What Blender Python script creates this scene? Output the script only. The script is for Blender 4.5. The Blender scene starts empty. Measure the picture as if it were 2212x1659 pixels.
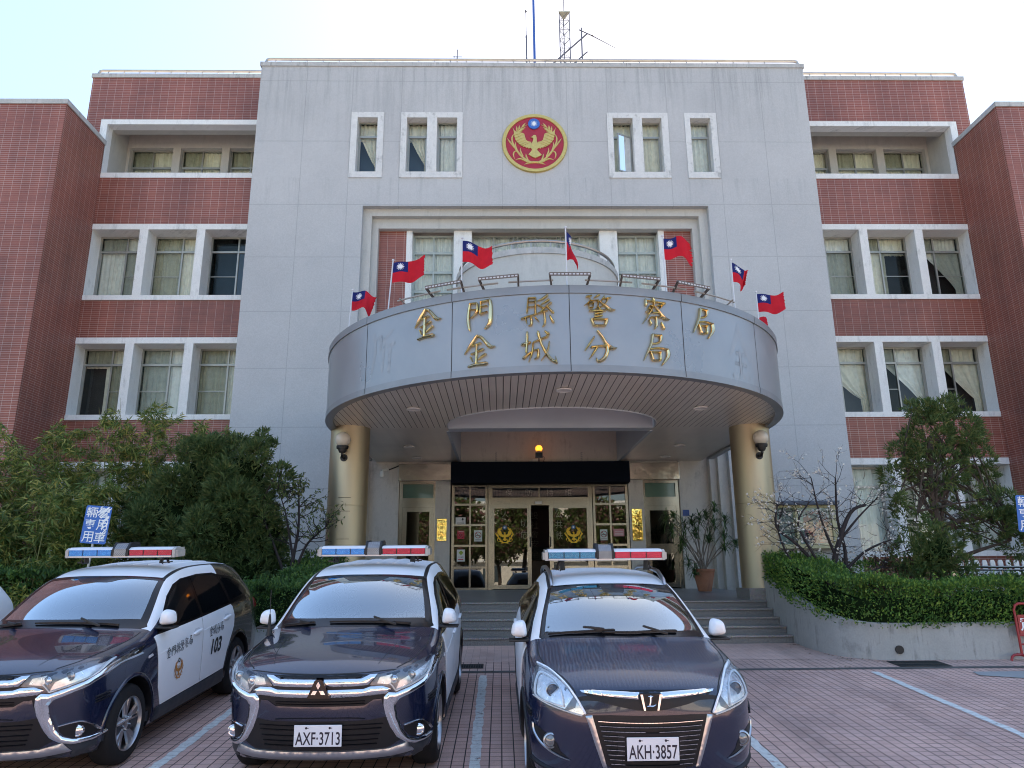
import bpy, bmesh, math, random
from mathutils import Vector, Matrix, Euler, noise as mnoise
from mathutils.bvhtree import BVHTree
R = math.radians
S = bpy.context.scene
COL = S.collection
rnd = random.Random(7)

# ---------------------------------------------------------------- camera
cam_d = bpy.data.cameras.new('camera')
cam = bpy.data.objects.new('camera', cam_d)
COL.objects.link(cam)
cam_d.sensor_width = 36.0
cam_d.lens = 36.0 * 1595.26 / 2212.0
cam_d.clip_start = 0.05
cam_d.clip_end = 2000.0
PI_, YA, RO = 0.252639, 0.0167325, -0.00741069
_w = Vector((math.sin(YA)*math.cos(PI_), math.cos(YA)*math.cos(PI_), math.sin(PI_)))
_r = Vector((math.cos(YA), -math.sin(YA), 0))
_u = _r.cross(_w)
_r2 = _r*math.cos(RO) + _u*math.sin(RO)
_u2 = -_r*math.sin(RO) + _u*math.cos(RO)
_m = Matrix((_r2, _u2, -_w)).transposed().to_4x4()
_m.translation = Vector((-1.056, 0.0, 1.65))
cam.matrix_world = _m
S.camera = cam

# ---------------------------------------------------------------- sky, sun, exposure
SUN_EL, SUN_AZ = 47.0, 14.0           # azimuth to the right of the building axis (+y)
w = bpy.data.worlds.new('World'); S.world = w; w.use_nodes = True
nt = w.node_tree; bg = nt.nodes['Background']
sky = nt.nodes.new('ShaderNodeTexSky'); sky.sky_type = 'NISHITA'; sky.sun_disc = False
sky.sun_elevation = R(SUN_EL); sky.sun_rotation = R(SUN_AZ)
sky.altitude = 0; sky.air_density = 1.0; sky.dust_density = 0.5; sky.ozone_density = 1.2
# sky brightness is evened out by a power curve: the bright side near the sun is held back, hue kept
SKY_G, SKY_S = 0.42, 0.13
_bw = nt.nodes.new('ShaderNodeRGBToBW'); _pw = nt.nodes.new('ShaderNodeMath'); _pw.operation = 'POWER'; _pw.inputs[1].default_value = SKY_G-1
_vm = nt.nodes.new('ShaderNodeVectorMath'); _vm.operation = 'SCALE'
nt.links.new(sky.outputs[0], _bw.inputs[0]); nt.links.new(_bw.outputs[0], _pw.inputs[0]); nt.links.new(sky.outputs[0], _vm.inputs[0]); nt.links.new(_pw.outputs[0], _vm.inputs['Scale'])
nt.links.new(_vm.outputs[0], bg.inputs[0]); bg.inputs[1].default_value = SKY_S
sun_d = bpy.data.lights.new('sun', 'SUN'); sun_d.energy = 3.6; sun_d.angle = R(0.5)
sun_d.color = (1.0, 0.93, 0.83)
sun = bpy.data.objects.new('sun', sun_d); COL.objects.link(sun)
_sd = Vector((math.sin(R(SUN_AZ))*math.cos(R(SUN_EL)), math.cos(R(SUN_AZ))*math.cos(R(SUN_EL)), math.sin(R(SUN_EL))))
sun.rotation_euler = _sd.to_track_quat('Z', 'Y').to_euler()
sun.location = (10, 30, 60)
S.view_settings.view_transform = 'Standard'; S.view_settings.look = 'None'
S.view_settings.exposure = 2.38; S.view_settings.gamma = 1.0
S.view_settings.use_white_balance = True; S.view_settings.white_balance_temperature = 7100; S.view_settings.white_balance_tint = 10   # set for the open shade, as the phone did
S.cycles.max_bounces = 8; S.cycles.transparent_max_bounces = 16
S.cycles.diffuse_bounces = 4; S.cycles.glossy_bounces = 4
S.cycles.use_denoising = True; S.cycles.filter_width = 1.05

# ---------------------------------------------------------------- helpers
WM = {}
def wm(o): return WM.get(o.name, Matrix.Identity(4)) if o else Matrix.Identity(4)
def thing(name, label, cat, loc=(0,0,0), rot=(0,0,0), group=None):
    o = bpy.data.objects.new(name, None); COL.objects.link(o)
    o.location = loc; o.rotation_euler = rot; o.empty_display_size = .1
    o['label'] = label; o['category'] = cat
    if group: o['group'] = group
    WM[o.name] = Matrix.LocRotScale(Vector(loc), Euler(rot), None)
    return o
def tag(o, label, cat, group=None, kind=None):
    if label: o['label'] = label
    if cat: o['category'] = cat
    if group: o['group'] = group
    if kind: o['kind'] = kind
    return o

class MB:
    """collects shapes in world coordinates (or in a part's local ones) and links them as ONE mesh object"""
    def __init__(s): s.v = []; s.f = []; s.mi = []; s.sm = []
    def add(s, vs, fs, mi=0, smooth=False):
        b = len(s.v); s.v += [tuple(p) for p in vs]
        for f in fs:
            s.f.append([b+i for i in f]); s.mi.append(mi); s.sm.append(smooth)
        return s
    def box(s, x0, x1, y0, y1, z0, z1, mi=0):
        vs = [(x0,y0,z0),(x1,y0,z0),(x1,y1,z0),(x0,y1,z0),(x0,y0,z1),(x1,y0,z1),(x1,y1,z1),(x0,y1,z1)]
        return s.add(vs, [(3,2,1,0),(4,5,6,7),(0,1,5,4),(1,2,6,5),(2,3,7,6),(3,0,4,7)], mi)
    def bbox(s, x0, x1, y0, y1, z0, z1, b=.01, mi=0):
        """box with chamfered edges"""
        bm = bmesh.new(); bmesh.ops.create_cube(bm, size=1)
        for v in bm.verts:
            v.co = Vector((x0+(v.co.x+.5)*(x1-x0), y0+(v.co.y+.5)*(y1-y0), z0+(v.co.z+.5)*(z1-z0)))
        bmesh.ops.bevel(bm, geom=bm.edges[:], offset=b, segments=2, affect='EDGES', profile=.5)
        return s.bm(bm, mi)
    def bm(s, bm, mi=0, smooth=False, mat=None):
        bm.verts.index_update()
        s.add([(mat @ v.co if mat else v.co) for v in bm.verts], [[v.index for v in f.verts] for f in bm.faces], mi, smooth)
        bm.free(); return s
    def prism(s, poly, a0, a1, axis='y', mi=0, smooth=False):
        """poly: (p,q) points; axis y -> (p,y,q); axis z -> (p,q,z); axis x -> (x,p,q)"""
        n = len(poly)
        f = {'y': lambda p, a: (p[0], a, p[1]), 'z': lambda p, a: (p[0], p[1], a), 'x': lambda p, a: (a, p[0], p[1])}[axis]
        vs = [f(p, a0) for p in poly] + [f(p, a1) for p in poly]
        fs = [list(range(n)), list(range(2*n-1, n-1, -1))]
        s.add(vs, fs, mi)
        b = len(s.v) - 2*n
        for i in range(n):
            j = (i+1) % n
            s.f.append([b+i, b+n+i, b+n+j, b+j]); s.mi.append(mi); s.sm.append(smooth)
        return s
    def tube(s, pts, r, n=8, mi=0, cap=True, flat=None):
        pts = [Vector(p) for p in pts]; k = len(pts)
        rs = r if isinstance(r, (list, tuple)) else [r]*k
        vs = []; up = None
        for i in range(k):
            t = (pts[min(i+1,k-1)] - pts[max(i-1,0)])
            if t.length < 1e-9: t = Vector((0,0,1))
            t.normalize()
            if up is None:
                a = Vector((0,0,1)) if abs(t.z) < .9 else Vector((0,1,0))
                up = (a - t*a.dot(t)).normalized()
            else:
                up = (up - t*up.dot(t))
                up = up.normalized() if up.length > 1e-6 else t.orthogonal().normalized()
            sd = t.cross(up)
            for j in range(n):
                an = 2*math.pi*j/n
                vs.append(pts[i] + (up*math.cos(an) + sd*math.sin(an))*rs[i])
        fs = [(i*n+j, i*n+(j+1)%n, (i+1)*n+(j+1)%n, (i+1)*n+j) for i in range(k-1) for j in range(n)]
        s.add(vs, fs, mi, True)
        if cap:
            b = len(s.v) - k*n
            s.f.append([b+j for j in range(n-1,-1,-1)]); s.mi.append(mi); s.sm.append(False)
            s.f.append([b+(k-1)*n+j for j in range(n)]); s.mi.append(mi); s.sm.append(False)
        return s
    def lathe(s, prof, c=(0,0,0), n=24, axis='z', mi=0, smooth=True, caps=True):
        """prof: (r, h) from one end to the other"""
        k = len(prof); vs = []
        for (r, h) in prof:
            for j in range(n):
                a = 2*math.pi*j/n; p, q = r*math.cos(a), r*math.sin(a)
                vs.append({'z': (c[0]+p, c[1]+q, c[2]+h), 'x': (c[0]+h, c[1]+p, c[2]+q), 'y': (c[0]-p, c[1]+h, c[2]+q)}[axis])
        fs = [(i*n+j, i*n+(j+1)%n, (i+1)*n+(j+1)%n, (i+1)*n+j) for i in range(k-1) for j in range(n)]
        s.add(vs, fs, mi, smooth)
        b = len(s.v) - k*n
        if caps and prof[0][0] > 1e-6: s.f.append([b+j for j in range(n-1,-1,-1)]); s.mi.append(mi); s.sm.append(False)
        if caps and prof[-1][0] > 1e-6: s.f.append([b+(k-1)*n+j for j in range(n)]); s.mi.append(mi); s.sm.append(False)
        return s
    def sheet(s, fn, nu, nv, mi=0, smooth=True):
        vs = [fn(i/nu, j/nv) for j in range(nv+1) for i in range(nu+1)]
        fs = [(j*(nu+1)+i, j*(nu+1)+i+1, (j+1)*(nu+1)+i+1, (j+1)*(nu+1)+i) for j in range(nv) for i in range(nu)]
        return s.add(vs, fs, mi, smooth)
    def bar(s, a, b, w, h, mi=0, up=(0,0,1)):
        a, b = Vector(a), Vector(b); t = (b-a).normalized(); u = Vector(up); u = (u - t*u.dot(t)).normalized(); d = t.cross(u)
        vs = [p + d*(i*w/2) + u*(j*h/2) for p in (a, b) for i, j in ((-1,-1),(1,-1),(1,1),(-1,1))]
        return s.add(vs, [(3,2,1,0),(4,5,6,7),(0,1,5,4),(1,2,6,5),(2,3,7,6),(3,0,4,7)], mi)
    def build(s, name, mats, parent=None, base=None, local=False):
        """vertices are world coordinates; a parented part is stored in its parent's space; base: origin of a top-level mesh"""
        me = bpy.data.meshes.new(name)
        M = Matrix.Identity(4)
        if parent is not None and not local: M = wm(parent).inverted()
        elif base is not None: M = Matrix.Translation(-Vector(base))
        ident = M == Matrix.Identity(4)
        me.from_pydata(s.v if ident else [tuple(M @ Vector(p)) for p in s.v], [], s.f)
        for m in (mats if isinstance(mats, (list, tuple)) else [mats]): me.materials.append(m)
        me.polygons.foreach_set('material_index', s.mi)
        me.polygons.foreach_set('use_smooth', s.sm)
        me.update()
        if any(s.sm): me.set_sharp_from_angle(angle=.75)
        o = bpy.data.objects.new(name, me); COL.objects.link(o)
        if parent is not None:
            o.parent = parent; WM[o.name] = wm(parent)
        elif base is not None:
            o.location = base; WM[o.name] = Matrix.Translation(Vector(base))
        return o
def struct(name, mb, m):
    o = mb.build(name, m); o['kind'] = 'structure'; return o
def lerp(a, b, t): return a + (b-a)*t

# ---------------------------------------------------------------- materials
class N:
    def __init__(s, name):
        s.m = bpy.data.materials.new(name); s.m.use_nodes = True
        s.t = s.m.node_tree; s.p = s.t.nodes['Principled BSDF']; s.out = s.t.nodes['Material Output']
    def n(s, t, **k):
        x = s.t.nodes.new('ShaderNode'+t)
        for a, v in k.items(): setattr(x, a, v)
        return x
    def l(s, a, b): s.t.links.new(a, b)
    def put(s, sock, v):
        if isinstance(v, bpy.types.NodeSocket): s.l(v, sock)
        else: sock.default_value = v
    def math(s, op, a, b=None, c=None):
        x = s.n('Math', operation=op); s.put(x.inputs[0], a)
        if b is not None: s.put(x.inputs[1], b)
        if c is not None: s.put(x.inputs[2], c)
        return x.outputs[0]
    def pos(s):
        g = s.n('NewGeometry'); x = s.n('SeparateXYZ'); s.l(g.outputs['Position'], x.inputs[0]); return g, x.outputs
    def comb(s, a, b, c=0.0):
        x = s.n('CombineXYZ'); s.put(x.inputs[0], a); s.put(x.inputs[1], b); s.put(x.inputs[2], c); return x.outputs[0]
    def noise(s, vec, scale, detail=4, rough=.6):
        x = s.n('TexNoise'); x.inputs['Scale'].default_value = scale; x.inputs['Detail'].default_value = detail
        x.inputs['Roughness'].default_value = rough
        if vec is not None: s.l(vec, x.inputs['Vector'])
        return x.outputs['Fac']
    def ramp(s, f, stops):
        x = s.n('ValToRGB'); s.put(x.inputs[0], f); e = x.color_ramp.elements
        while len(e) < len(stops): e.new(.5)
        for q, (p, c) in zip(e, stops): q.position = p; q.color = (*c, 1) if len(c) == 3 else c
        return x.outputs[0]
    def mix(s, f, a, b, mode='MIX'):
        x = s.n('Mix', data_type='RGBA', blend_type=mode); s.put(x.inputs[0], f)
        for k, v in ((6, a), (7, b)): s.put(x.inputs[k], (*v, 1) if isinstance(v, tuple) and len(v) == 3 else v)
        return x.outputs[2]
    def maprange(s, f, a, b, c, d):
        x = s.n('MapRange'); s.put(x.inputs[0], f)
        for i, v in enumerate((a, b, c, d)): x.inputs[i+1].default_value = v
        return x.outputs[0]
    def bump(s, h, strength=.3, dist=.01):
        x = s.n('Bump'); x.inputs['Strength'].default_value = strength; x.inputs['Distance'].default_value = dist
        s.l(h, x.inputs['Height']); s.l(x.outputs[0], s.p.inputs['Normal'])
    def base(s, col, rough=.6, metal=0, spec=.5):
        s.put(s.p.inputs['Base Color'], (*col, 1) if isinstance(col, tuple) and len(col) == 3 else col)
        s.put(s.p.inputs['Roughness'], rough); s.put(s.p.inputs['Metallic'], metal)
        s.put(s.p.inputs['Specular IOR Level'], spec); return s
MATS = {}
def mat(name, col, rough=.6, metal=0, var=.12, vs=3., bump=0, bs=60., coat=0, spec=.5, rv=0, dist=.01):
    if name in MATS: return MATS[name]
    a = N(name); g, p = a.pos()
    f = a.noise(g.outputs['Position'], vs, 5)
    c = a.mix(1.0, col, a.ramp(f, [(.25, (1-var,)*3), (.75, (1+var*.6,)*3)]), 'MULTIPLY') if var else col
    a.base(c, rough, metal, spec)
    if rv: a.put(a.p.inputs['Roughness'], a.maprange(f, .3, .7, max(0,rough-rv), rough+rv))
    if coat: a.p.inputs['Coat Weight'].default_value = coat; a.p.inputs['Coat Roughness'].default_value = .02
    if bump: a.bump(a.noise(g.outputs['Position'], bs, 3), bump, dist)
    MATS[name] = a.m; return a.m
def glass(name, tint=(.8,.85,.85), ior=1.5, rough=0., gain=1.0, gc=(1,1,1)):
    a = N(name); a.t.nodes.remove(a.p)
    t = a.n('BsdfTransparent'); t.inputs[0].default_value = (*tint, 1)
    g = a.n('BsdfGlossy'); g.inputs['Roughness'].default_value = rough; g.inputs['Color'].default_value = (*gc, 1)
    f = a.n('Fresnel'); f.inputs[0].default_value = ior
    fac = f.outputs[0] if gain == 1 else a.math('MINIMUM', a.math('MULTIPLY', f.outputs[0], gain), 1.0)
    x = a.n('MixShader'); a.l(fac, x.inputs[0]); a.l(t.outputs[0], x.inputs[1]); a.l(g.outputs[0], x.inputs[2])
    a.l(x.outputs[0], a.out.inputs[0]); MATS[name] = a.m; return a.m
def emit(name, col, st):
    a = N(name); a.base(col, .4); a.p.inputs['Emission Color'].default_value = (*col, 1); a.p.inputs['Emission Strength'].default_value = st
    return a.m

def tile_wall(name):
    a = N(name); g, p = a.pos()
    nx = a.n('SeparateXYZ'); a.l(g.outputs['True Normal'], nx.inputs[0])
    side = a.math('GREATER_THAN', a.math('ABSOLUTE', nx.outputs[0]), .5)
    u = a.math('ADD', a.math('MULTIPLY', p[0], a.math('SUBTRACT', 1.0, side)), a.math('MULTIPLY', p[1], side))
    b = a.n('TexBrick'); b.offset = 0; b.squash = 1; a.l(a.comb(u, p[2]), b.inputs['Vector'])
    b.inputs['Color1'].default_value = (.275, .082, .056, 1); b.inputs['Color2'].default_value = (.222, .066, .047, 1)
    b.inputs['Mortar'].default_value = (.48, .38, .34, 1); b.inputs['Scale'].default_value = 1
    b.inputs['Mortar Size'].default_value = .0036; b.inputs['Mortar Smooth'].default_value = .1
    b.inputs['Brick Width'].default_value = .24; b.inputs['Row Height'].default_value = .062; b.inputs['Bias'].default_value = 0
    d = a.noise(a.comb(a.math('MULTIPLY', u, 1.0), a.math('MULTIPLY', p[2], .25)), 1.1, 4)
    c = a.mix(1.0, b.outputs['Color'], a.ramp(d, [(.28, (.70,.70,.72)), (.72, (1.2,1.17,1.15))]), 'MULTIPLY')
    a.base(c, .42, 0, .4); a.bump(a.math('SUBTRACT', 1.0, b.outputs['Fac']), .35, .006)
    return a.m
def groove(a, coord, lines, wd):
    """1 on thin joint lines at the given positions"""
    f = None
    for q in lines:
        k = a.math('LESS_THAN', a.math('ABSOLUTE', a.math('SUBTRACT', coord, q)), wd)
        f = k if f is None else a.math('MAXIMUM', f, k)
    return f
def stucco(name):
    a = N(name); g, p = a.pos()
    v = groove(a, p[0], [-6.83,-5.44,-3.97,-2.15,-.97,0,.97,2.19,3.97,5.44,6.83], .011)
    h = groove(a, p[2], [16.06,14.02,11.97,10.34,8.72,7.09,5.47,3.85,2.2], .011)
    gr = a.math('MAXIMUM', v, h)
    big = a.noise(g.outputs['Position'], .35, 5, .65)
    st = a.noise(a.comb(a.math('MULTIPLY', p[0], 7.0), a.math('MULTIPLY', p[2], .35), p[1]), 1.0, 4, .7)
    top = a.maprange(p[2], 13.6, 16.6, 0, 1)
    st2 = a.math('MULTIPLY', a.maprange(st, .48, .68, 0, 1), top)
    sill = a.math('MULTIPLY', a.maprange(st, .52, .7, 0, 1), a.math('MULTIPLY', a.maprange(p[2], 12.85, 12.8, 0, 1), a.maprange(p[2], 11.6, 12.8, 0, .7)))
    fine = a.noise(g.outputs['Position'], 38, 3)
    c = a.ramp(big, [(.28, (.43,.433,.436)), (.72, (.515,.515,.514))])
    c = a.mix(a.math('MULTIPLY', a.math('MAXIMUM', st2, sill), .42), c, (.2,.215,.22))
    c = a.mix(1.0, c, a.ramp(fine, [(.3, (.9,.9,.9)), (.7, (1.06,1.06,1.06))]), 'MULTIPLY')
    c = a.mix(a.math('MULTIPLY', gr, .32), c, (.2,.21,.22))
    a.base(c, .9, 0, .2); a.bump(a.math('SUBTRACT', fine, a.math('MULTIPLY', gr, 3.0)), .35, .006)
    return a.m
def dirty(name, c0, c1, dark, amt=.5, rough=.85, vs=2.2, streak=5.0):
    """painted concrete with stains that run down"""
    a = N(name); g, p = a.pos()
    big = a.noise(g.outputs['Position'], vs, 6, .7)
    xy = a.math('ADD', p[0], p[1])
    st = a.noise(a.comb(a.math('MULTIPLY', xy, streak), a.math('MULTIPLY', p[2], .8)), 1.0, 5, .7)
    c = a.ramp(big, [(.3, c0), (.7, c1)])
    c = a.mix(a.math('MULTIPLY', a.maprange(a.math('MULTIPLY', st, big), .27, .42, 0, 1), amt), c, dark)
    f = a.noise(g.outputs['Position'], 45, 3)
    c = a.mix(1.0, c, a.ramp(f, [(.3, (.93,)*3), (.7, (1.05,)*3)]), 'MULTIPLY')
    a.base(c, rough, 0, .3); a.bump(f, .25, .004); return a.m
def paving(name, cA, cB, groutx, grouty, px=.115, py=.12, ox=.10, oy=.098, gcol=(.045,.045,.05), bumpk=.8):
    a = N(name); g, p = a.pos()
    u = a.math('DIVIDE', a.math('SUBTRACT', p[0], ox), px); v = a.math('DIVIDE', a.math('SUBTRACT', p[1], oy), py)
    def line(t, w): # distance to the nearest joint, 1 on the joint
        return a.math('LESS_THAN', a.math('ABSOLUTE', a.math('SUBTRACT', a.math('FRACT', a.math('ADD', t, .5)), .5)), w)
    wob = a.math('MULTIPLY', a.math('SUBTRACT', a.noise(g.outputs['Position'], 1.3, 2), .5), .012)
    gr = a.math('MAXIMUM', line(a.math('ADD', u, wob), groutx/px/2), line(a.math('ADD', v, wob), grouty/py/2))
    wn = a.n('TexWhiteNoise', noise_dimensions='2D')
    a.l(a.comb(a.math('FLOOR', u), a.math('FLOOR', v)), wn.inputs['Vector'])
    big = a.noise(g.outputs['Position'], .7, 5, .65); fine = a.noise(g.outputs['Position'], 90, 3)
    c = a.mix(wn.outputs['Value'], cA, cB)
    c = a.mix(1.0, c, a.ramp(big, [(.3, (.74,.75,.78)), (.7, (1.15,1.13,1.1))]), 'MULTIPLY')
    c = a.mix(1.0, c, a.ramp(fine, [(.3, (.85,)*3), (.7, (1.12,)*3)]), 'MULTIPLY')
    bay = a.math('ABSOLUTE', a.math('SUBTRACT', a.math('ABSOLUTE', a.math('MULTIPLY', a.math('SUBTRACT', a.math('FRACT', a.math('DIVIDE', a.math('ADD', p[0], 1.3), 2.75)), .5), 2.75)), .77))
    track = a.math('MULTIPLY', a.maprange(bay, .10, .24, .3, 0), a.maprange(a.noise(a.comb(p[0], a.math('MULTIPLY', p[1], .35)), 1.6, 4), .42, .7, 0, 1))
    spot = a.maprange(a.noise(g.outputs['Position'], 2.1, 5, .7), .64, .74, 0, .55)
    oil = a.math('MAXIMUM', a.math('MAXIMUM', track, spot), a.maprange(a.noise(g.outputs['Position'], .55, 3), .56, .72, 0, .35))
    c = a.mix(oil, c, (.06,.055,.055))
    c = a.mix(gr, c, gcol)
    a.base(c, a.maprange(big, .3, .7, .55, .8), 0, .35)
    a.bump(a.math('SUBTRACT', a.math('MULTIPLY', fine, .15), gr), bumpk, .006); return a.m
def worn_paint(name, col):
    a = N(name); g, p = a.pos()
    f = a.noise(g.outputs['Position'], 9, 6, .75)
    # the tile joints stay dark under the paint
    u = a.math('DIVIDE', a.math('SUBTRACT', p[1], .098), .12)
    jl = a.math('LESS_THAN', a.math('ABSOLUTE', a.math('SUBTRACT', a.math('FRACT', a.math('ADD', u, .5)), .5)), .03)
    hole = a.maprange(a.math('ADD', f, a.math('MULTIPLY', jl, .12)), .58, .66, 0, 1)
    c = a.ramp(a.noise(g.outputs['Position'], 25, 4), [(.3, tuple(x*.75 for x in col)), (.7, col)])
    c = a.mix(a.math('MULTIPLY', jl, .5), c, (.12,.13,.14))
    a.base(c, .7, 0, .3)
    t = a.n('BsdfTransparent'); x = a.n('MixShader'); a.l(hole, x.inputs[0]); a.l(a.p.outputs[0], x.inputs[1]); a.l(t.outputs[0], x.inputs[2])
    a.l(x.outputs[0], a.out.inputs[0]); return a.m
def granite(name):
    a = N(name); g, p = a.pos()
    v = a.n('TexVoronoi'); v.inputs['Scale'].default_value = 95; a.l(g.outputs['Position'], v.inputs['Vector'])
    c = a.ramp(a.noise(g.outputs['Position'], 60, 5, .8), [(.34, (.07,.065,.06)), (.5, (.3,.28,.26)), (.66, (.52,.49,.46))])
    c = a.mix(.35, c, v.outputs['Color'], 'SOFT_LIGHT')
    c = a.mix(1.0, c, a.ramp(a.noise(g.outputs['Position'], 1.5, 4), [(.3,(.7,.7,.7)),(.7,(1.05,1.03,1.0))]), 'MULTIPLY')
    a.base(c, .5, 0, .4); return a.m
def brushed(name, col, rough=.3, streak=(0,0,1), wav=0.0):
    a = N(name); g, p = a.pos()
    sc = [60.,60.,60.]; k = list(streak).index(1); sc[k] = 1.5
    v = a.comb(a.math('MULTIPLY', p[0], sc[0]), a.math('MULTIPLY', p[1], sc[1]), a.math('MULTIPLY', p[2], sc[2]))
    f = a.noise(v, 1.0, 3)
    c = a.mix(1.0, col, a.ramp(f, [(.3, (.96,)*3), (.7, (1.02,)*3)]), 'MULTIPLY')
    a.base(c, a.maprange(f, .3, .7, rough*.92, rough*1.1), 1.0)
    if wav: a.bump(a.noise(g.outputs['Position'], wav, 2), .5, .03)
    return a.m

tileM = tile_wall('red_wall_tile'); stuccoM = stucco('grey_stucco')
trimM = dirty('white_concrete', (.72,.72,.70), (.82,.82,.80), (.2,.2,.19), .45)
capM = dirty('weathered_coping', (.38,.38,.37), (.55,.54,.52), (.13,.13,.125), .8, streak=9)
revealM = dirty('beige_reveal', (.42,.40,.36), (.50,.48,.43), (.25,.24,.22), .4)
recessM = dirty('recess_stucco', (.48,.475,.45), (.55,.54,.51), (.23,.23,.22), .35)
innerM = dirty('entrance_wall', (.50,.48,.445), (.57,.545,.50), (.13,.125,.12), .45)
frameM = mat('window_aluminium', (.36,.36,.33), .45, .6, .08)
frameD = mat('dark_aluminium', (.20,.21,.20), .45, .5, .08)
gframeM = mat('green_grey_frame', (.40,.44,.41), .5, .2, .06)
winG = glass('window_glass', (.86,.90,.88), 1.5)
screenM = glass('insect_screen', (.68,.69,.67), 1.1)
def curtain_mat(name, col):
    a = N(name); g, p = a.pos(); f = a.noise(g.outputs['Position'], 6, 4)
    a.base(a.mix(1.0, col, a.ramp(f, [(.3,(.85,.85,.84)),(.7,(1.05,1.05,1.05))]), 'MULTIPLY'), .9, 0, .2); return a.m
curtM = curtain_mat('cream_curtain', (.88,.85,.74)); curtW = curtain_mat('pale_curtain', (.88,.89,.86))
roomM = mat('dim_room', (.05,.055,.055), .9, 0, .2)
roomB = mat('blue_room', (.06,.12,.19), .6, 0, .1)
steelM = brushed('stainless_steel', (.27,.25,.215), .20, (0,0,1))
steelH = brushed('stainless_panel', (.40,.375,.335), .22, (1,0,0), 2.2)
railM = mat('rail_steel', (.42,.38,.35), .35, .9, .15)
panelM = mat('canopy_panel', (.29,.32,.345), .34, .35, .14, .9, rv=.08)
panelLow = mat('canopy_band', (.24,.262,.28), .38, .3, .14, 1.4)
soffM_ = mat('soffit_slat', (.36,.345,.32), .42, .35, .08, .8)
darkM = mat('dark_gap', (.02,.02,.02), .8, 0, 0)
goldcolM = brushed('gold_cladding', (.50,.43,.30), .5, (0,0,1))
goldM = mat('gold_letter', (.82,.66,.36), .16, 1.0, .12, 8., rv=.06)
goldP = mat('gold_paint', (.62,.47,.16), .42, .55, .15, 14.)
redE = mat('emblem_red', (.36,.012,.035), .5, 0, .08)
blueE = mat('emblem_blue', (.03,.13,.46), .4, 0, .05)
whiteE = mat('emblem_white', (.75,.78,.8), .5, 0, .03)
granM = granite('granite'); riserM = mat('shaded_riser', (.20,.185,.17), .6, 0, .45, 40); floorM = mat('floor_slab', (.20,.20,.205), .35, 0, .2, 2.)  # riser granite is darkened: the nosing shade is put into its colour
concM = dirty('planter_concrete', (.36,.355,.33), (.46,.45,.42), (.12,.12,.11), .75, streak=14)
blackM = mat('black_plastic', (.012,.012,.013), .5, 0, .1)
# ================================================================ police station
from mathutils.geometry import tessellate_polygon
PS = thing('police_station', 'four storey police station with grey central block and red tiled wings', 'building', (0, 20, .45))
DW, DB, DS = 20.5, 19.3, 18.42

def crom(pts, k=6):
    """Catmull-Rom through the points (tuples of any length)"""
    out = []
    P = [pts[0]] + list(pts) + [pts[-1]]
    for i in range(1, len(P)-2):
        for j in range(k):
            t = j/k
            out.append(tuple(.5*((2*b)+(-a+c)*t+(2*a-5*b+4*c-d)*t*t+(-a+3*b-3*c+d)*t*t*t) for a, b, c, d in zip(P[i-1], P[i], P[i+1], P[i+2])))
    out.append(tuple(pts[-1])); return out
def brush(mb, pts, ws, mp, h, n=8, k=4, mi=0, back=0.0):
    """a brush stroke: a flattened tapering rod on the surface given by mp(p, q, outward)"""
    q = crom([(p[0], p[1], w_) for p, w_ in zip(pts, ws)], k) if len(pts) > 2 else [tuple(lerp(a, b, t/3) for a, b in zip((*pts[0], ws[0]), (*pts[1], ws[1]))) for t in range(4)]
    # round the ends
    a, b = q[0], q[1]; d = Vector((a[0]-b[0], a[1]-b[1])); d = d.normalized() if d.length else Vector((1,0))
    c, e = q[-1], q[-2]; d2 = Vector((c[0]-e[0], c[1]-e[1])); d2 = d2.normalized() if d2.length else Vector((1,0))
    q = [(a[0]+d.x*a[2]*.45, a[1]+d.y*a[2]*.45, a[2]*.35)] + q + [(c[0]+d2.x*c[2]*.45, c[1]+d2.y*c[2]*.45, c[2]*.35)]
    vs = []; m = len(q)
    for i in range(m):
        t = Vector((q[min(i+1,m-1)][0]-q[max(i-1,0)][0], q[min(i+1,m-1)][1]-q[max(i-1,0)][1]))
        t = t.normalized() if t.length > 1e-9 else Vector((1,0))
        nx, ny = -t.y, t.x; w_ = q[i][2]/2
        wmax = max(z[2] for z in q)/2
        for j in range(n):
            an = 2*math.pi*j/n
            vs.append(mp(q[i][0]+nx*w_*math.cos(an), q[i][1]+ny*w_*math.cos(an), back + (h*(.35+.65*w_/wmax))*max(math.sin(an), -.25)))
    fs = [(i*n+j, i*n+(j+1)%n, (i+1)*n+(j+1)%n, (i+1)*n+j) for i in range(m-1) for j in range(n)]
    mb.add(vs, fs, mi, True)
    bb = len(mb.v)-m*n
    mb.f.append([bb+j for j in range(n-1,-1,-1)]); mb.mi.append(mi); mb.sm.append(True)
    mb.f.append([bb+(m-1)*n+j for j in range(n)]); mb.mi.append(mi); mb.sm.append(True)

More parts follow.
